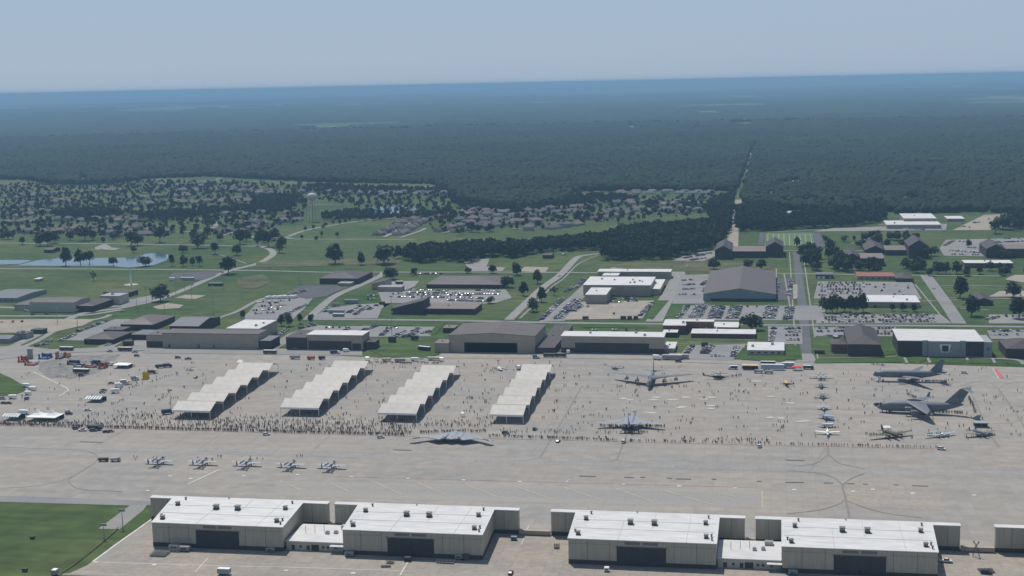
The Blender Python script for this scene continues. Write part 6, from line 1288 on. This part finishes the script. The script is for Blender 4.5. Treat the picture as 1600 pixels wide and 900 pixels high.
for lb, px, rz, kd, nm in (('black car at the crowd line left of the white pickup', (119, 671), 0, 'suv', 'black'), ('white pickup parked outside the crowd line', (129, 673.5), 5, 'pickup', 'white'), ('dark car in front of the dark truck at the crowd line', (146, 674), 10, 'suv', 'grey'), ('small dark cart outside the crowd line beside the red line', (166, 676), 5, 'sedan', 'black'), ('small pale cart right of the dark one outside the crowd line', (173, 675), 5, 'sedan', 'tan'),
        ('white car on the taxiway below the first and second sunshade rows', (416.5, 680), 15, 'suv', 'white'), ('white car left of the flying wing bomber', (595, 684.5), 15, 'suv', 'white'), ('small dark vehicle at the rope line below the fourth row', (872, 691), 80, 'sedan', 'black'), ('white car directly below the swing-wing bomber', (974.5, 692), 80, 'suv', 'white'), ('white car at the rope line far right of the swing-wing bomber', (1187, 699), 80, 'suv', 'white'), ('white car at the rope line below the three old aircraft', (1471, 703), -20, 'suv', 'white'),
        ('dark trolley right of the flying wing bomber', (790, 678), 0, 'suv', 'grey'), ('blue-grey car near the front of the fourth row', (835, 672), 90, 'suv', 'grey'), ('white pickup on the court by the rightmost foreground hangar', (1478, 879), -5, 'pickup', 'white'), ('dark red car alone in front of the long tan hangar', (278, 560), 10, 'suv', 'dark red'), ('dark blue car right of the dark red one', (294, 562), 15, 'pickup', 'dark blue'), ('silver pickup right of the first bus at the top left', (172, 550), 0, 'pickup', 'silver'), ('silver pickup right of the second bus at the top left', (211, 551), 0, 'pickup', 'silver'), ('blue-grey car below the second bus', (214, 557), 0, 'suv', 'grey'),
        ('dark car below the long dark bus', (127, 588), 5, 'suv', 'dark blue'), ('dark cart beside the vendor line', (306, 591), 90, 'sedan', 'black'), ('grey car left of the food trailer', (174, 600), 20, 'sedan', 'grey'), ('teal car behind the striped tent', (160, 614), 25, 'sedan', 'silver'), ('dark car behind the striped tent, upper one', (162, 611), 20, 'sedan', 'black'), ('silver car left edge by the verge', (4, 624), 5, 'suv', 'silver'), ('dark car at the left edge below the verge', (6, 631), 0, 'sedan', 'black'), ('second dark car at the left edge below the verge', (14, 631), 0, 'sedan', 'grey'), ('dark car just right of the white cargo trailers', (42, 624), 90, 'suv', 'grey'),
        ('white jeep right of the white marquee', (107, 645), 20, 'suv', 'white'), ('dark jeep right of the white marquee', (108, 648), 10, 'suv', 'black'), ('white cart behind the crowd right of the marquee', (137, 642), 20, 'sedan', 'white'), ('dark car at the near left corner of the huge transport nose', (1371, 634), 30, 'suv', 'black'), ('white car right of the tanker tail', (1507, 584), -10, 'suv', 'white'), ('dark car before the white trailers', (1060, 566), 0, 'suv', 'black'),
        ('silver car on the street right of the supply building', (1459, 452), 110, 'sedan', 'white'), ('white car on the diagonal road by the ball field', (300, 446), 50, 'sedan', 'white'), ('white car on the sidewalk street above the diagonal lot', (874, 432), 55, 'sedan', 'white'), ('white car at the road junction near the tan block', (191, 487), 40, 'sedan', 'white'), ('dark car on the road before the wide tan building', (52, 493), 0, 'suv', 'black'), ('dark car on the same road further right', (74, 491), 0, 'sedan', 'grey'), ('white car parked by the wide tan building', (41, 487), 0, 'suv', 'white'), ('dark car on the court at the bottom right', (1541, 897), -10, 'suv', 'black'), ('dark car on the court edge near the bottom centre', (798, 897), 90, 'sedan', 'black')):
    carx(lb, px, rz, kd, nm)

# ------------------------------------------------------------------ tents, stalls, inflatables
def tent(name, label, px, L_, D_, z=2.6, peaks=0, m=None, stripes=None, rz=0, sides=False, rise=1.2):
    c = P(*px); t = thing(name, label, 'tent', (c.x, c.y, .05), rad(rz)); b = MB()
    if peaks:
        n = 12
        for k in range(peaks):
            x0 = -L_/2+L_*k/peaks; x1 = -L_/2+L_*(k+1)/peaks; xm = (x0+x1)/2; prev = None
            for u, zz in ((1, z), (.6, z+.7), (.3, z+1.9), (.08, z+3.6)):
                ring = [(xm+(x-xm)*u, y*u, zz) for x, y in ((x0, -D_/2), (xm, -D_/2), (x1, -D_/2), (x1, 0), (x1, D_/2), (xm, D_/2), (x0, D_/2), (x0, 0))]
                if prev: b.loft([prev, ring], cap=False)
                prev = ring
            b.add(prev, [tuple(range(8))])
        b.build('canopy', m or m_whiter, t)
    elif stripes:
        ns = 12
        for k in range(ns):
            x0 = -L_/2+L_*k/ns; x1 = -L_/2+L_*(k+1)/ns; e0 = 1-(abs(2*k/ns-1))**6*.5; q = .25 if k in (0, ns-1) else 0
            b.add([(x0, -D_/2, z), (x1, -D_/2, z), (x1, 0, z+rise), (x0, 0, z+rise), (x1, D_/2, z), (x0, D_/2, z)], [(0, 1, 2, 3), (3, 2, 4, 5)], k % 2)
        b.build('canopy', [m or m_whiter, stripes], t)
    else:
        b.add([(-L_/2, -D_/2, z), (L_/2, -D_/2, z), (L_/2, D_/2, z), (-L_/2, D_/2, z), (-L_/4, 0, z+rise), (L_/4, 0, z+rise)], [(0, 1, 5, 4), (1, 2, 5), (2, 3, 4, 5), (3, 0, 4)]); b.build('canopy', m or m_whiter, t)
    MB().box(-L_/2+.05, L_/2-.05, -D_/2+.02, -D_/2+.08, z-.45, z).build('valance', m or m_whiter, t)
    for x in (-L_/2+.1, 0, L_/2-.1):
        for y in (-D_/2+.12, D_/2-.12): MB().tube((x, y, 0), (x, y, z), .07).build('pole', m_metal, t)
    if sides: MB().box(-L_/2+.2, L_/2-.2, D_/2-.3, D_/2-.2, 0, z-.1).build('back_wall', m_dk, t)
    return t
tent('marquee', 'large white marquee with two peaks beside the crowd at the far left', (71, 655.5), 21, 12, 2.8, peaks=2, sides=True)
tent('striped_tent', 'white and teal striped tent left of the two-peaked marquee', (22, 655), 12, 9, 2.8, stripes=m_teal, sides=True)
tent('striped_tent', 'white and teal striped tent alone below the vendor line', (150, 627), 12, 9, 2.6, stripes=m_teal, sides=True)
tent('white_tent', 'plain white tent at the end of the inflatables', (192, 574.5), 13, 8, 2.8, sides=True)
tent('white_tent', 'small bright white tent at the rear left of the first sunshade row', (376, 571), 5, 5, 2.8, rise=1.8)
tent('red_canopy', 'bright red canopy in the row of exhibition trailers', (1245, 578.5), 7, 5, 2.8, m=mat('red_canvas', (.6, .06, .05), rough=.6), rise=.5)
tent('cream_canopy', 'cream covered display behind the black helicopter', (1172, 577), 12, 6, 3.4, m=m_beig, rise=.5, sides=True)
tent('yellow_canopy', 'pale yellow canopy in the vendor line', (244, 583), 3, 3, 2.6, m=mat('pale_yellow_canvas', (.55, .58, .30), rough=.6), rise=1.2)
tent('orange_canopy', 'small orange canopy in the middle of the vendor line', (203, 600), 3.5, 3, 2.5, m=m_beig, rise=.8)
tent('blue_canopy', 'pale blue canopy in the column of small jets', (1295, 656), 5.5, 5, 2.8, m=mat('blue_canvas', (.26, .37, .55), rough=.6), rise=.7)
tent('white_canopy', 'white canopy behind the olive vintage transport', (1386, 674), 4.5, 4, 2.6, rise=1.0)
tent('display_canopy', 'pale arched canopy behind the rightmost vintage bomber', (1533, 667), 8.5, 5, 3.0, m=m_gunl, rise=.8, sides=True)
tent('white_canopy', 'small white canopy near the fourth sunshade row front', (723, 651), 2.5, 2.5, 2.4, rise=.8)
for i, (x, y) in enumerate(((574, 563), (588, 565), (637, 566), (659, 565), (690, 564))): tent('vendor_canopy', 'small pale stall canopy in the vendor strip behind the sunshades, %s from the left' % ORD[i], (x, y), 3.5, 3, 2.5, m=(m_whiter, m_red, m_beig, m_teal, m_whiter)[i], rise=.6)
def inflatable(label, px, parts, m1, m2):
    c = P(*px); t = thing('bouncy_castle', label, 'inflatable', (c.x, c.y, .05)); b = MB()
    L_, D_, z = parts
    def puff(x0, x1, y0, y1, z0, z1, mm): b.loft([[(x0+i, y0+j, zz) for i, j in ((e, 0), (x1-x0-e, 0), (x1-x0, e), (x1-x0, y1-y0-e), (x1-x0-e, y1-y0), (e, y1-y0), (0, y1-y0-e), (0, e))] for e, zz in ((.3, z0), (.15, z0+.3), (.15, z1-.3), (.5, z1))], mm)
    puff(-L_/2, L_/2, -D_/2, D_/2, 0, 1, 0)
    b.build('base', [m1, m2], t); b = MB(); puff(-L_/2+.3, L_/2-.3, D_/2-1.1, D_/2-.1, 1.02, z*.75, 0); b.build('back_wall', [m2], t)
    for k, (x, y) in enumerate(((-L_/2+.9, -D_/2+.9), (L_/2-.9, -D_/2+.9), (-L_/2+.9, D_/2-1.9), (L_/2-.9, D_/2-1.9))):
        MB().loft([[(x+r*math.cos(2*math.pi*i/8), y+r*math.sin(2*math.pi*i/8), zz) for i in range(8)] for r, zz in ((.7, 1.02), (.7, z*.75), (.75, z*.8), (.05, z))]).build('tower', (m1, m2)[k % 2], t)
inflatable('red and dark bouncy castle at the far left of the stained pavement', (36, 565), (6, 7, 5), m_red, m_orange); inflatable('low red and white inflatable in front of the tall grey tower', (49, 570), (9, 7, 3.2), m_red, m_whiter)
inflatable('blue inflatable slide behind the stained pavement', (71, 560), (9, 8, 4.5), m_blue, m_blue); inflatable('orange and white inflatable, right of the blue one', (93, 560), (5, 6, 6), m_red, m_whiter); inflatable('small brown inflatable at the right of the orange and white one', (105, 558), (5, 5, 4.5), m_orange, m_beig)
inflatable('orange bouncy castle at the left of the plain white tent', (161, 575), (6, 6, 5), m_orange, m_orange); inflatable('dark blue inflatable dome left of the orange bouncy castle', (150, 570), (6, 6, 4), m_navy, m_navy); inflatable('dark low inflatable course left of the dark blue dome', (115, 569), (9, 6, 3.5), m_dk, m_navy)
inflatable('yellow inflatable in the vendor line', (228, 592), (4, 5, 6), m_yellow, m_yellow); inflatable('grey low inflatable right of the dark course', (124, 573), (8, 5, 2.5), m_grey, m_dk); inflatable('red and grey inflatable run between the dark course and the orange castle', (142, 574), (9, 4, 2.2), m_red, m_grey); inflatable('pale inflatable between the orange castle and the white tent', (172, 571), (5, 5, 3), m_grey, m_whiter)
c = P(47.5, 560); t = thing('climbing_tower', 'tall grey climbing tower behind the low red and white inflatable', 'tower', (c.x, c.y, .05)); MB().loft([[(s*x, s*y, z) for x, y in ((-1.8, -1.2), (1.8, -1.2), (1.8, 1.2), (-1.8, 1.2))] for s, z in ((1, 0), (1.05, 3), (.95, 5.5), (1.1, 7), (.9, 8))]).build('climbing_wall', m_grey, t)
b = MB()
for k in range(10): b.box(-1.4+k*.3, -1.2+k*.3, -1.35, -1.2, .8+k*.65, 1.0+k*.65)
b.build('hand_holds', m_red, t)

# ------------------------------------------------------------------ ground equipment near the hangars
def rack(label, px, nx, ny, w, d, h, m, rz=0, name='barrier_rack'):
    c = P(*px); t = thing(name, label, 'equipment', (c.x, c.y, .1), rad(rz)); fr = MB()
    for i in range(nx+1):
        x = -w/2+w*i/nx; fr.box(x-.05, x+.05, -d/2, d/2, h-.1, h); 
        for j in range(ny+1):
            y = -d/2+d*j/ny; fr.box(x-.05, x+.05, y-.05, y+.05, 0, h)
    for j in range(ny+1): y = -d/2+d*j/ny; fr.box(-w/2, w/2, y-.05, y+.05, h*.55, h*.62)
    fr.build('frame', m, t); MB().box(-w/2, w/2, -d/2, d/2, .25, .4).build('deck', m_dk, t); return t
rack('rack of folded metal stands at the left corner of the leftmost hangar', (250, 867), 8, 5, 7.5, 6, 1.6, m_metal); rack('grey wheeled stair cart behind the rack at the leftmost hangar', (275, 862), 3, 2, 5, 2.5, 2.2, m_grey)
for lb, px, L_, W_, H_, mm in (('grey covered cart in front of the leftmost hangar, left one', (273, 859), 5, 3, 2.6, m_grey), ('grey covered cart in front of the leftmost hangar, right one', (289, 861), 5, 3, 2.5, m_grey), ('dark generator cart in front of the second hangar door', (637, 877), 3.2, 2, 2.0, m_dk), ('grey utility cart in the shadow of the second hangar, left corner', (546, 869), 4, 2.4, 2.2, m_grey), ('pale utility cabinet at the right end of the second hangar front', (717, 874), 3.2, 2, 2.4, m_grey), ('olive round tank cart at the right end of the second hangar front', (728, 875), 3, 2, 2.6, m_olive), ('grey cart at the left annex corner of the leftmost hangar', (423, 862), 4, 2.2, 2, m_grey), ('white box cart in front of the third hangar', (948, 893), 2.2, 2, 2.0, m_whiter), ('blue grey cart at the right corner of the third hangar', (1104, 888), 4, 2.4, 2.2, m_bluew), ('blue grey cart at the left corner of the fourth hangar', (1239, 898), 4, 2.4, 2.2, m_bluew),
        ('dark green utility box on the lawn at the left, upper one', (51, 842), 2.3, 1.6, 1.3, m_dk), ('dark green utility box on the lawn at the left, lower one', (39, 893), 2.3, 1.6, 1.4, m_dk), ('dark cart beside the left end of the fourth hangar wing shade', (803, 844), 3, 2, 1.8, m_bluew)):
    c = P(*px); t = thing('equipment_cart', lb, 'cart', (c.x, c.y, .1)); MB().loft([[(-L_/2*s, -W_/2*s, z), (L_/2*s, -W_/2*s, z), (L_/2*s, W_/2*s, z), (-L_/2*s, W_/2*s, z)] for s, z in ((.92, .5), (1, .6), (1, H_-.2), (.9, H_))]).build('housing', mm, t); wheels(t, (L_*.3, -L_*.3), W_*.42, .3)
    MB().box(-L_*.3, L_*.3, -W_/2-.04, -W_/2+.02, H_*.4, H_*.7).build('vent_grille', m_dk, t)
rack('dark tow frame on the court in front of the second hangar', (603, 886), 2, 1, 4, 1.8, .9, m_dk, 10, 'tow_frame'); rack('dark work stand in front of the second hangar door', (610, 880), 2, 1, 3, 2, 2.0, m_dk, 0, 'work_stand'); rack('low metal work stands beside the olive tank cart', (696, 880), 5, 1, 8, 2, 1.4, m_metal, -3, 'work_stand'); rack('dark portable stand at the right wing of the second hangar', (870, 857), 2, 2, 2.2, 2, 2.4, m_dk, 0, 'work_stand'); rack('dark metal rack on the court at the bottom right', (1541, 893), 4, 3, 6, 5, .8, m_dk, 8, 'steel_rack')
c = P(1525, 870); t = thing('aircraft_stand', 'tall lattice stand with forked head between the two rightmost foreground hangars', 'stand', (c.x, c.y, .1)); b = MB()
for sx in (-1, 1):
    for sy in (-1, 1): b.tube((sx*1.5, sy*1.2, 0), (sx*.45, sy*.45, 4.6), .1)
for z in (1.2, 2.4, 3.6):
    q = 1.5-z*.22
    for a, e in (((-q, -q), (q, -q)), ((q, -q), (q, q)), ((q, q), (-q, q)), ((-q, q), (-q, -q))): b.tube((*a, z), (*e, z), .06, n=4)
b.build('lattice_base', m_dk, t); b = MB()
b.tube((0, 0, 4.5), (0, 0, 5.6), .4); b.tube((0, 0, 5.4), (-1.0, 0, 6.4), .3); b.tube((0, 0, 5.4), (1.0, 0, 6.4), .3); b.tube((-1.0, 0, 6.3), (-1.0, 0, 7.4), .3); b.tube((1.0, 0, 6.3), (1.0, 0, 7.2), .3); b.build('forked_head', m_metal, t)
# chain-link fence beside the lawn ditch
a = P(92, 897); e = P(192, 822); t = thing('wire_fence', 'thin wire fence running diagonally over the lawn at the bottom left', 'fence', (a.x, a.y, .05)); d = e-a; b = MB()
for k in range(1): b.tube((0, 0, 1.9), (d.x, d.y, 1.9), .02, n=4); b.tube((0, 0, .3), (d.x, d.y, .3), .02, n=4)
b.build('rail', m_metal, t)
for k in range(25): MB().tube((d.x*k/24, d.y*k/24, 0), (d.x*k/24, d.y*k/24, 2.0), .04, n=4).build('post', m_metal, t)
ribbon('dirt_track', [(92, 899), (120, 880), (160, 848), (185, 826)], .7, .1, m_grass2)
# rope line along the front of the crowd
for nm, p0, p1, lb in (('rope_barrier', (0, 666), (632, 682.5), 'long rope barrier in front of the dense crowd, left of the flying wing'), ('rope_barrier', (795, 686), (1465, 702), 'long rope barrier in front of the aircraft display, right of the flying wing')):
    a = P(*p0); e = P(*p1); d = e-a; t = thing(nm, lb, 'barrier', (a.x, a.y, .05)); n = 90
    MB().tube((0, 0, 1.0), (d.x, d.y, 1.0), .03, n=4).build('rope', m_lr, t)
    b = MB()
    for k in range(n+1): MB_ = b.tube((d.x*k/n, d.y*k/n, 0), (d.x*k/n, d.y*k/n, 1.05), .07, n=4)
    o = b.build('posts', m_lr, t); o['kind'] = 'stuff'

# ------------------------------------------------------------------ people
def person_proto(pose):
    J = {'pel': (0, 0, .95), 'sp': (0, 0, 1.2), 'ch': (0, 0, 1.42), 'nk': (0, 0, 1.53), 'hd': (0, .02, 1.62), 'ht': (0, .01, 1.76)}
    E_ = [('pel', 'sp'), ('sp', 'ch'), ('ch', 'nk'), ('nk', 'hd'), ('hd', 'ht')]; R_ = {'pel': .16, 'sp': .14, 'ch': .17, 'nk': .06, 'hd': .10, 'ht': .07}
    st = .14 if pose == 1 else 0
    for s, n in ((-1, 'l'), (1, 'r')):
        J['hp'+n] = (s*.1, 0, .88); J['kn'+n] = (s*.12, s*st, .48); J['an'+n] = (s*.12, s*st*1.4-.02, .08); J['ft'+n] = (s*.13, s*st*1.4+.14, .04)
        J['sh'+n] = (s*.2, 0, 1.42); up = pose == 2 and s == 1
        J['el'+n] = (s*.28, .12 if up else 0, 1.3 if up else 1.15); J['wr'+n] = (s*(.2 if up else .27), .25 if up else .08, 1.55 if up else .9); J['ha'+n] = (s*(.16 if up else .26), .27 if up else .12, 1.64 if up else .82)
        R_.update({'hp'+n: .1, 'kn'+n: .065, 'an'+n: .045, 'ft'+n: .045, 'sh'+n: .075, 'el'+n: .05, 'wr'+n: .035, 'ha'+n: .04})
        E_ += [('pel', 'hp'+n), ('hp'+n, 'kn'+n), ('kn'+n, 'an'+n), ('an'+n, 'ft'+n), ('ch', 'sh'+n), ('sh'+n, 'el'+n), ('el'+n, 'wr'+n), ('wr'+n, 'ha'+n)]
    K = list(J); me = bpy.data.meshes.new('sk'); me.from_pydata([J[k] for k in K], [(K.index(a), K.index(b)) for a, b in E_], [])
    o = bpy.data.objects.new('sk', me); COL.objects.link(o); o.modifiers.new('s', 'SKIN')
    for i, k in enumerate(K): me.skin_vertices[0].data[i].radius = (R_[k], R_[k]*.8); me.skin_vertices[0].data[i].use_root = k == 'pel'
    dg = bpy.context.evaluated_depsgraph_get(); ev = o.evaluated_get(dg); m2 = ev.to_mesh()
    V = np.array([v.co[:] for v in m2.vertices]); Fc = [tuple(p.vertices) for p in m2.polygons]; ev.to_mesh_clear()
    bpy.data.objects.remove(o, do_unlink=True)
    return V, Fc
PP = [person_proto(i) for i in range(3)]
def cl_(n, c): return mat('cloth_'+n, c, rough=.9, var=0)
SH = [('dark', cl_('dark', (.035, .035, .045)), 24), ('grey', cl_('grey', (.10, .10, .11)), 10), ('white', cl_('white', (.45, .45, .46)), 14), ('red', cl_('red', (.28, .05, .045)), 14), ('blue', cl_('blue', (.05, .09, .22)), 13), ('tan', cl_('tan', (.26, .20, .13)), 11), ('green', cl_('green', (.05, .08, .04)), 6), ('pink', cl_('pink', (.38, .16, .17)), 6)]
PT = [cl_('jeans', (.03, .04, .07)), cl_('khaki', (.18, .15, .11)), cl_('black', (.02, .02, .022))]
def pm(V, Fc, shorts=False):
    out = []
    for f in Fc:
        z = V[list(f), 2].mean(); x = abs(V[list(f), 0]).mean()
        if z > 1.68: out.append(3)
        elif z > 1.5 and x < .14: out.append(0)
        elif z > .92 and x < .24: out.append(1)
        elif x >= .24 and z > .75: out.append(1 if z > 1.2 else 0)
        elif z > .1: out.append(2)
        else: out.append(3)
    return out
PM = [pm(V_, F_) for V_, F_ in PP]
PME = {}
def person(x, y, rz, label, group, si, pi, pose, sc=1.0):
    k = (si, pi, pose)
    if k not in PME:
        V_, F_ = PP[pose]; me = bpy.data.meshes.new('person'); me.from_pydata([tuple(v) for v in V_], [], F_)
        for m_ in (m_skin, SH[si][1], PT[pi], m_hair): me.materials.append(m_)
        me.polygons.foreach_set('material_index', PM[pose]); me.update(); PME[k] = me
    o = bpy.data.objects.new('person', PME[k]); COL.objects.link(o); o.location = (x, y, .12); o.rotation_euler = (0, 0, rz); o.scale = (sc, sc, sc)
    return tag(o, label, 'person', group)
CR = []
def lin(px0, py0, px1, py1, n, sy, zone):
    a = Vector(G(px0, py0)); b = Vector(G(px1, py1))
    for _ in range(n):
        u = random.random(); p = a+(b-a)*u; CR.append((p.x+random.gauss(0, .5), p.y+abs(random.gauss(0, sy)), zone))
lin(0, 665, 632, 681.5, 760, 1.6, 'at rope line left of flying wing'); lin(655, 678, 760, 676, 90, 3, 'behind the flying wing bomber'); lin(765, 683, 960, 690, 120, 1.5, 'at rope line below fourth sunshade row')
lin(960, 690, 1465, 701, 130, 1.3, 'at rope line by aircraft display'); lin(110, 664, 640, 679, 560, 13, 'in crowd behind rope line'); lin(300, 668, 640, 680, 280, 12, 'in crowd between sunshade rows')
lin(180, 655, 620, 668, 260, 10, 'in crowd between sunshade rows'); lin(10, 660, 160, 665, 90, 3, 'beside the two-peaked marquee'); lin(0, 662, 110, 665, 70, 2, 'beside the two-peaked marquee')
lin(640, 668, 770, 668, 110, 9, 'behind the flying wing bomber'); lin(1060, 690, 1200, 692, 50, 5, 'right of the swing-wing bomber'); lin(775, 678, 960, 680, 50, 6, 'below the fourth sunshade row')
lin(938, 667, 978, 669, 40, 1.2, 'in shade of swing-wing bomber'); lin(998, 668, 1040, 668, 38, 1.0, 'in shade of swing-wing bomber'); lin(975, 678, 1012, 677, 36, 1.0, 'in shade of swing-wing bomber'); lin(962, 606, 1080, 606, 30, 2, 'under the wings of the eight-engined bomber')
lin(1458, 645, 1512, 647, 60, .9, 'in the shade line of the huge transport'); lin(1430, 597, 1482, 598, 45, .8, 'in the shade line of the tanker'); lin(1515, 622, 1524, 646, 45, .8, 'in the queue behind the huge transport tail'); lin(1356, 682, 1418, 678, 30, 1.2, 'around the olive vintage transport'); lin(1450, 682, 1482, 679, 24, 1, 'around the bare metal twin-boom aircraft'); lin(1505, 684, 1555, 681, 26, 1.2, 'around the dark vintage bomber'); lin(1378, 644, 1400, 645, 14, 1, 'at the nose of the huge transport'); lin(1362, 570, 1385, 573, 20, 1, 'behind the tanker nose')
lin(1128, 592, 1160, 588, 22, 1.5, 'near the black helicopter'); lin(1420, 618, 1432, 624, 16, 2, 'between the tanker and the huge transport'); lin(570, 569, 690, 569, 70, 1.5, 'at the vendor strip'); lin(190, 612, 300, 578, 30, 4, 'along the vendor line'); lin(270, 653, 340, 656, 60, 5, 'in the shade of the first sunshade row'); lin(446, 650, 510, 651, 40, 5, 'in the shade of the second sunshade row'); lin(596, 659, 655, 662, 40, 5, 'in the shade of the third sunshade row')
for px0, py0, px1, py1, n, zn in ((880, 570, 1600, 690, 330, 'among the display aircraft'), (720, 565, 880, 660, 90, 'on the open apron beside the fourth sunshade row'), (590, 565, 770, 660, 60, 'on the open apron between the third and fourth rows'), (430, 570, 590, 655, 55, 'on the open apron between sunshade rows'), (120, 565, 400, 655, 110, 'on the open apron left of the first sunshade row'), (30, 565, 130, 650, 30, 'on the open apron near the inflatables'), (190, 715, 530, 722, 10, 'beside the attack jets')):
    for _ in range(n):
        a = G(random.uniform(px0, px1), random.uniform(py0, py1)); k = random.choice((1, 1, 2, 3))
        for q in range(k): CR.append((a[0]+random.gauss(0, .9), a[1]+random.gauss(0, .6), zn))
CR.sort(key=lambda c: c[0]**2+c[1]**2); SWt = np.array([s_[2] for s_ in SH], float); SWt /= SWt.sum()
print('people', len(CR))
for x, y, zn in CR[:300]:
    si = int(rng.choice(len(SH), p=SWt)); po = random.randrange(3)
    person(x, y, random.uniform(-1.2, 1.2)+math.pi, 'person in %s top %s' % (SH[si][0], zn), 'people '+zn, si, random.randrange(3), po, random.uniform(.9, 1.04))
V_all = []; F_all = []; M_all = []; off = 0; mats_ = [m_skin, m_hair]+[s_[1] for s_ in SH]+PT
for x, y, zn in CR[300:]:
    po = random.randrange(3); V_, F_ = PP[po]; a = random.uniform(0, 6.28); ca, sa = math.cos(a), math.sin(a); sc = random.uniform(.9, 1.04); si = int(rng.choice(len(SH), p=SWt)); pi = random.randrange(3)
    W_ = np.stack([(V_[:, 0]*ca-V_[:, 1]*sa)*sc+x, (V_[:, 0]*sa+V_[:, 1]*ca)*sc+y, V_[:, 2]*sc+.12], -1); V_all.append(W_)
    mp = {0: 0, 1: 2+si, 2: 2+len(SH)+pi, 3: 1}; F_all += [tuple(off+i for i in f) for f in F_]; M_all += [mp[m_] for m_ in PM[po]]; off += len(V_)
me = bpy.data.meshes.new('crowd'); me.from_pydata(np.concatenate(V_all).tolist(), [], F_all)
for m_ in mats_: me.materials.append(m_)
me.polygons.foreach_set('material_index', M_all); me.update(); o = bpy.data.objects.new('crowd', me); COL.objects.link(o); o['kind'] = 'stuff'; o['label'] = 'crowd of tiny visitors spread over the apron'

# ------------------------------------------------------------------ labels of repeats: where each one stands in its group
def nice(n): return ORD[n] if n < 12 else ('%d%s' % (n+1, 'th' if 10 <= (n+1) % 100 <= 20 else {1: 'st', 2: 'nd', 3: 'rd'}.get((n+1) % 10, 'th')))
bylab = {}
for o in COL.objects:
    if o.parent is None and 'category' in o.keys(): bylab.setdefault(o['label'], []).append(o)
for lb, os_ in bylab.items():
    if len(os_) < 2: continue
    os_.sort(key=lambda o: o.location.y); nb = 1 if os_[0]['category'] == 'person' else max(1, min(8, math.ceil(len(os_)/9))); per = math.ceil(len(os_)/nb)
    names = {1: ['']}.get(nb) or ['nearest row', 'row 2', 'row 3', 'row 4', 'row 5', 'row 6', 'row 7', 'row 8'][:nb]
    if nb == 2: names = ['near half', 'far half']
    elif nb == 3: names = ['near part', 'middle part', 'far part']
    elif nb > 3: names = [{0: 'nearest band', nb-1: 'farthest band'}.get(i, '%s band' % ORD[i]) for i in range(nb)]
    for i in range(nb):
        sub = os_[i*per:(i+1)*per]; sub.sort(key=lambda o: o.location.x/max(1, o.location.y))
        for j, o in enumerate(sub):
            o['label'] = lb+((', '+names[i]) if names[i] else '')+', '+nice(j)+' from left'
            if 'group' not in o.keys(): o['group'] = lb
for o in COL.objects:
    l = o.get('label')
    if l and len(l.split()) > 16:
        l = l.replace('car park', 'carpark').replace(' in the ', ' in ').replace(' band', ' row').replace(' from left', ' leftmost' if False else ' from left'); o['label'] = l
    if l and len(l.split()) > 16: l = l.replace(' the ', ' '); o['label'] = l
    if l and len(l.split()) > 16: print('LONG', l)
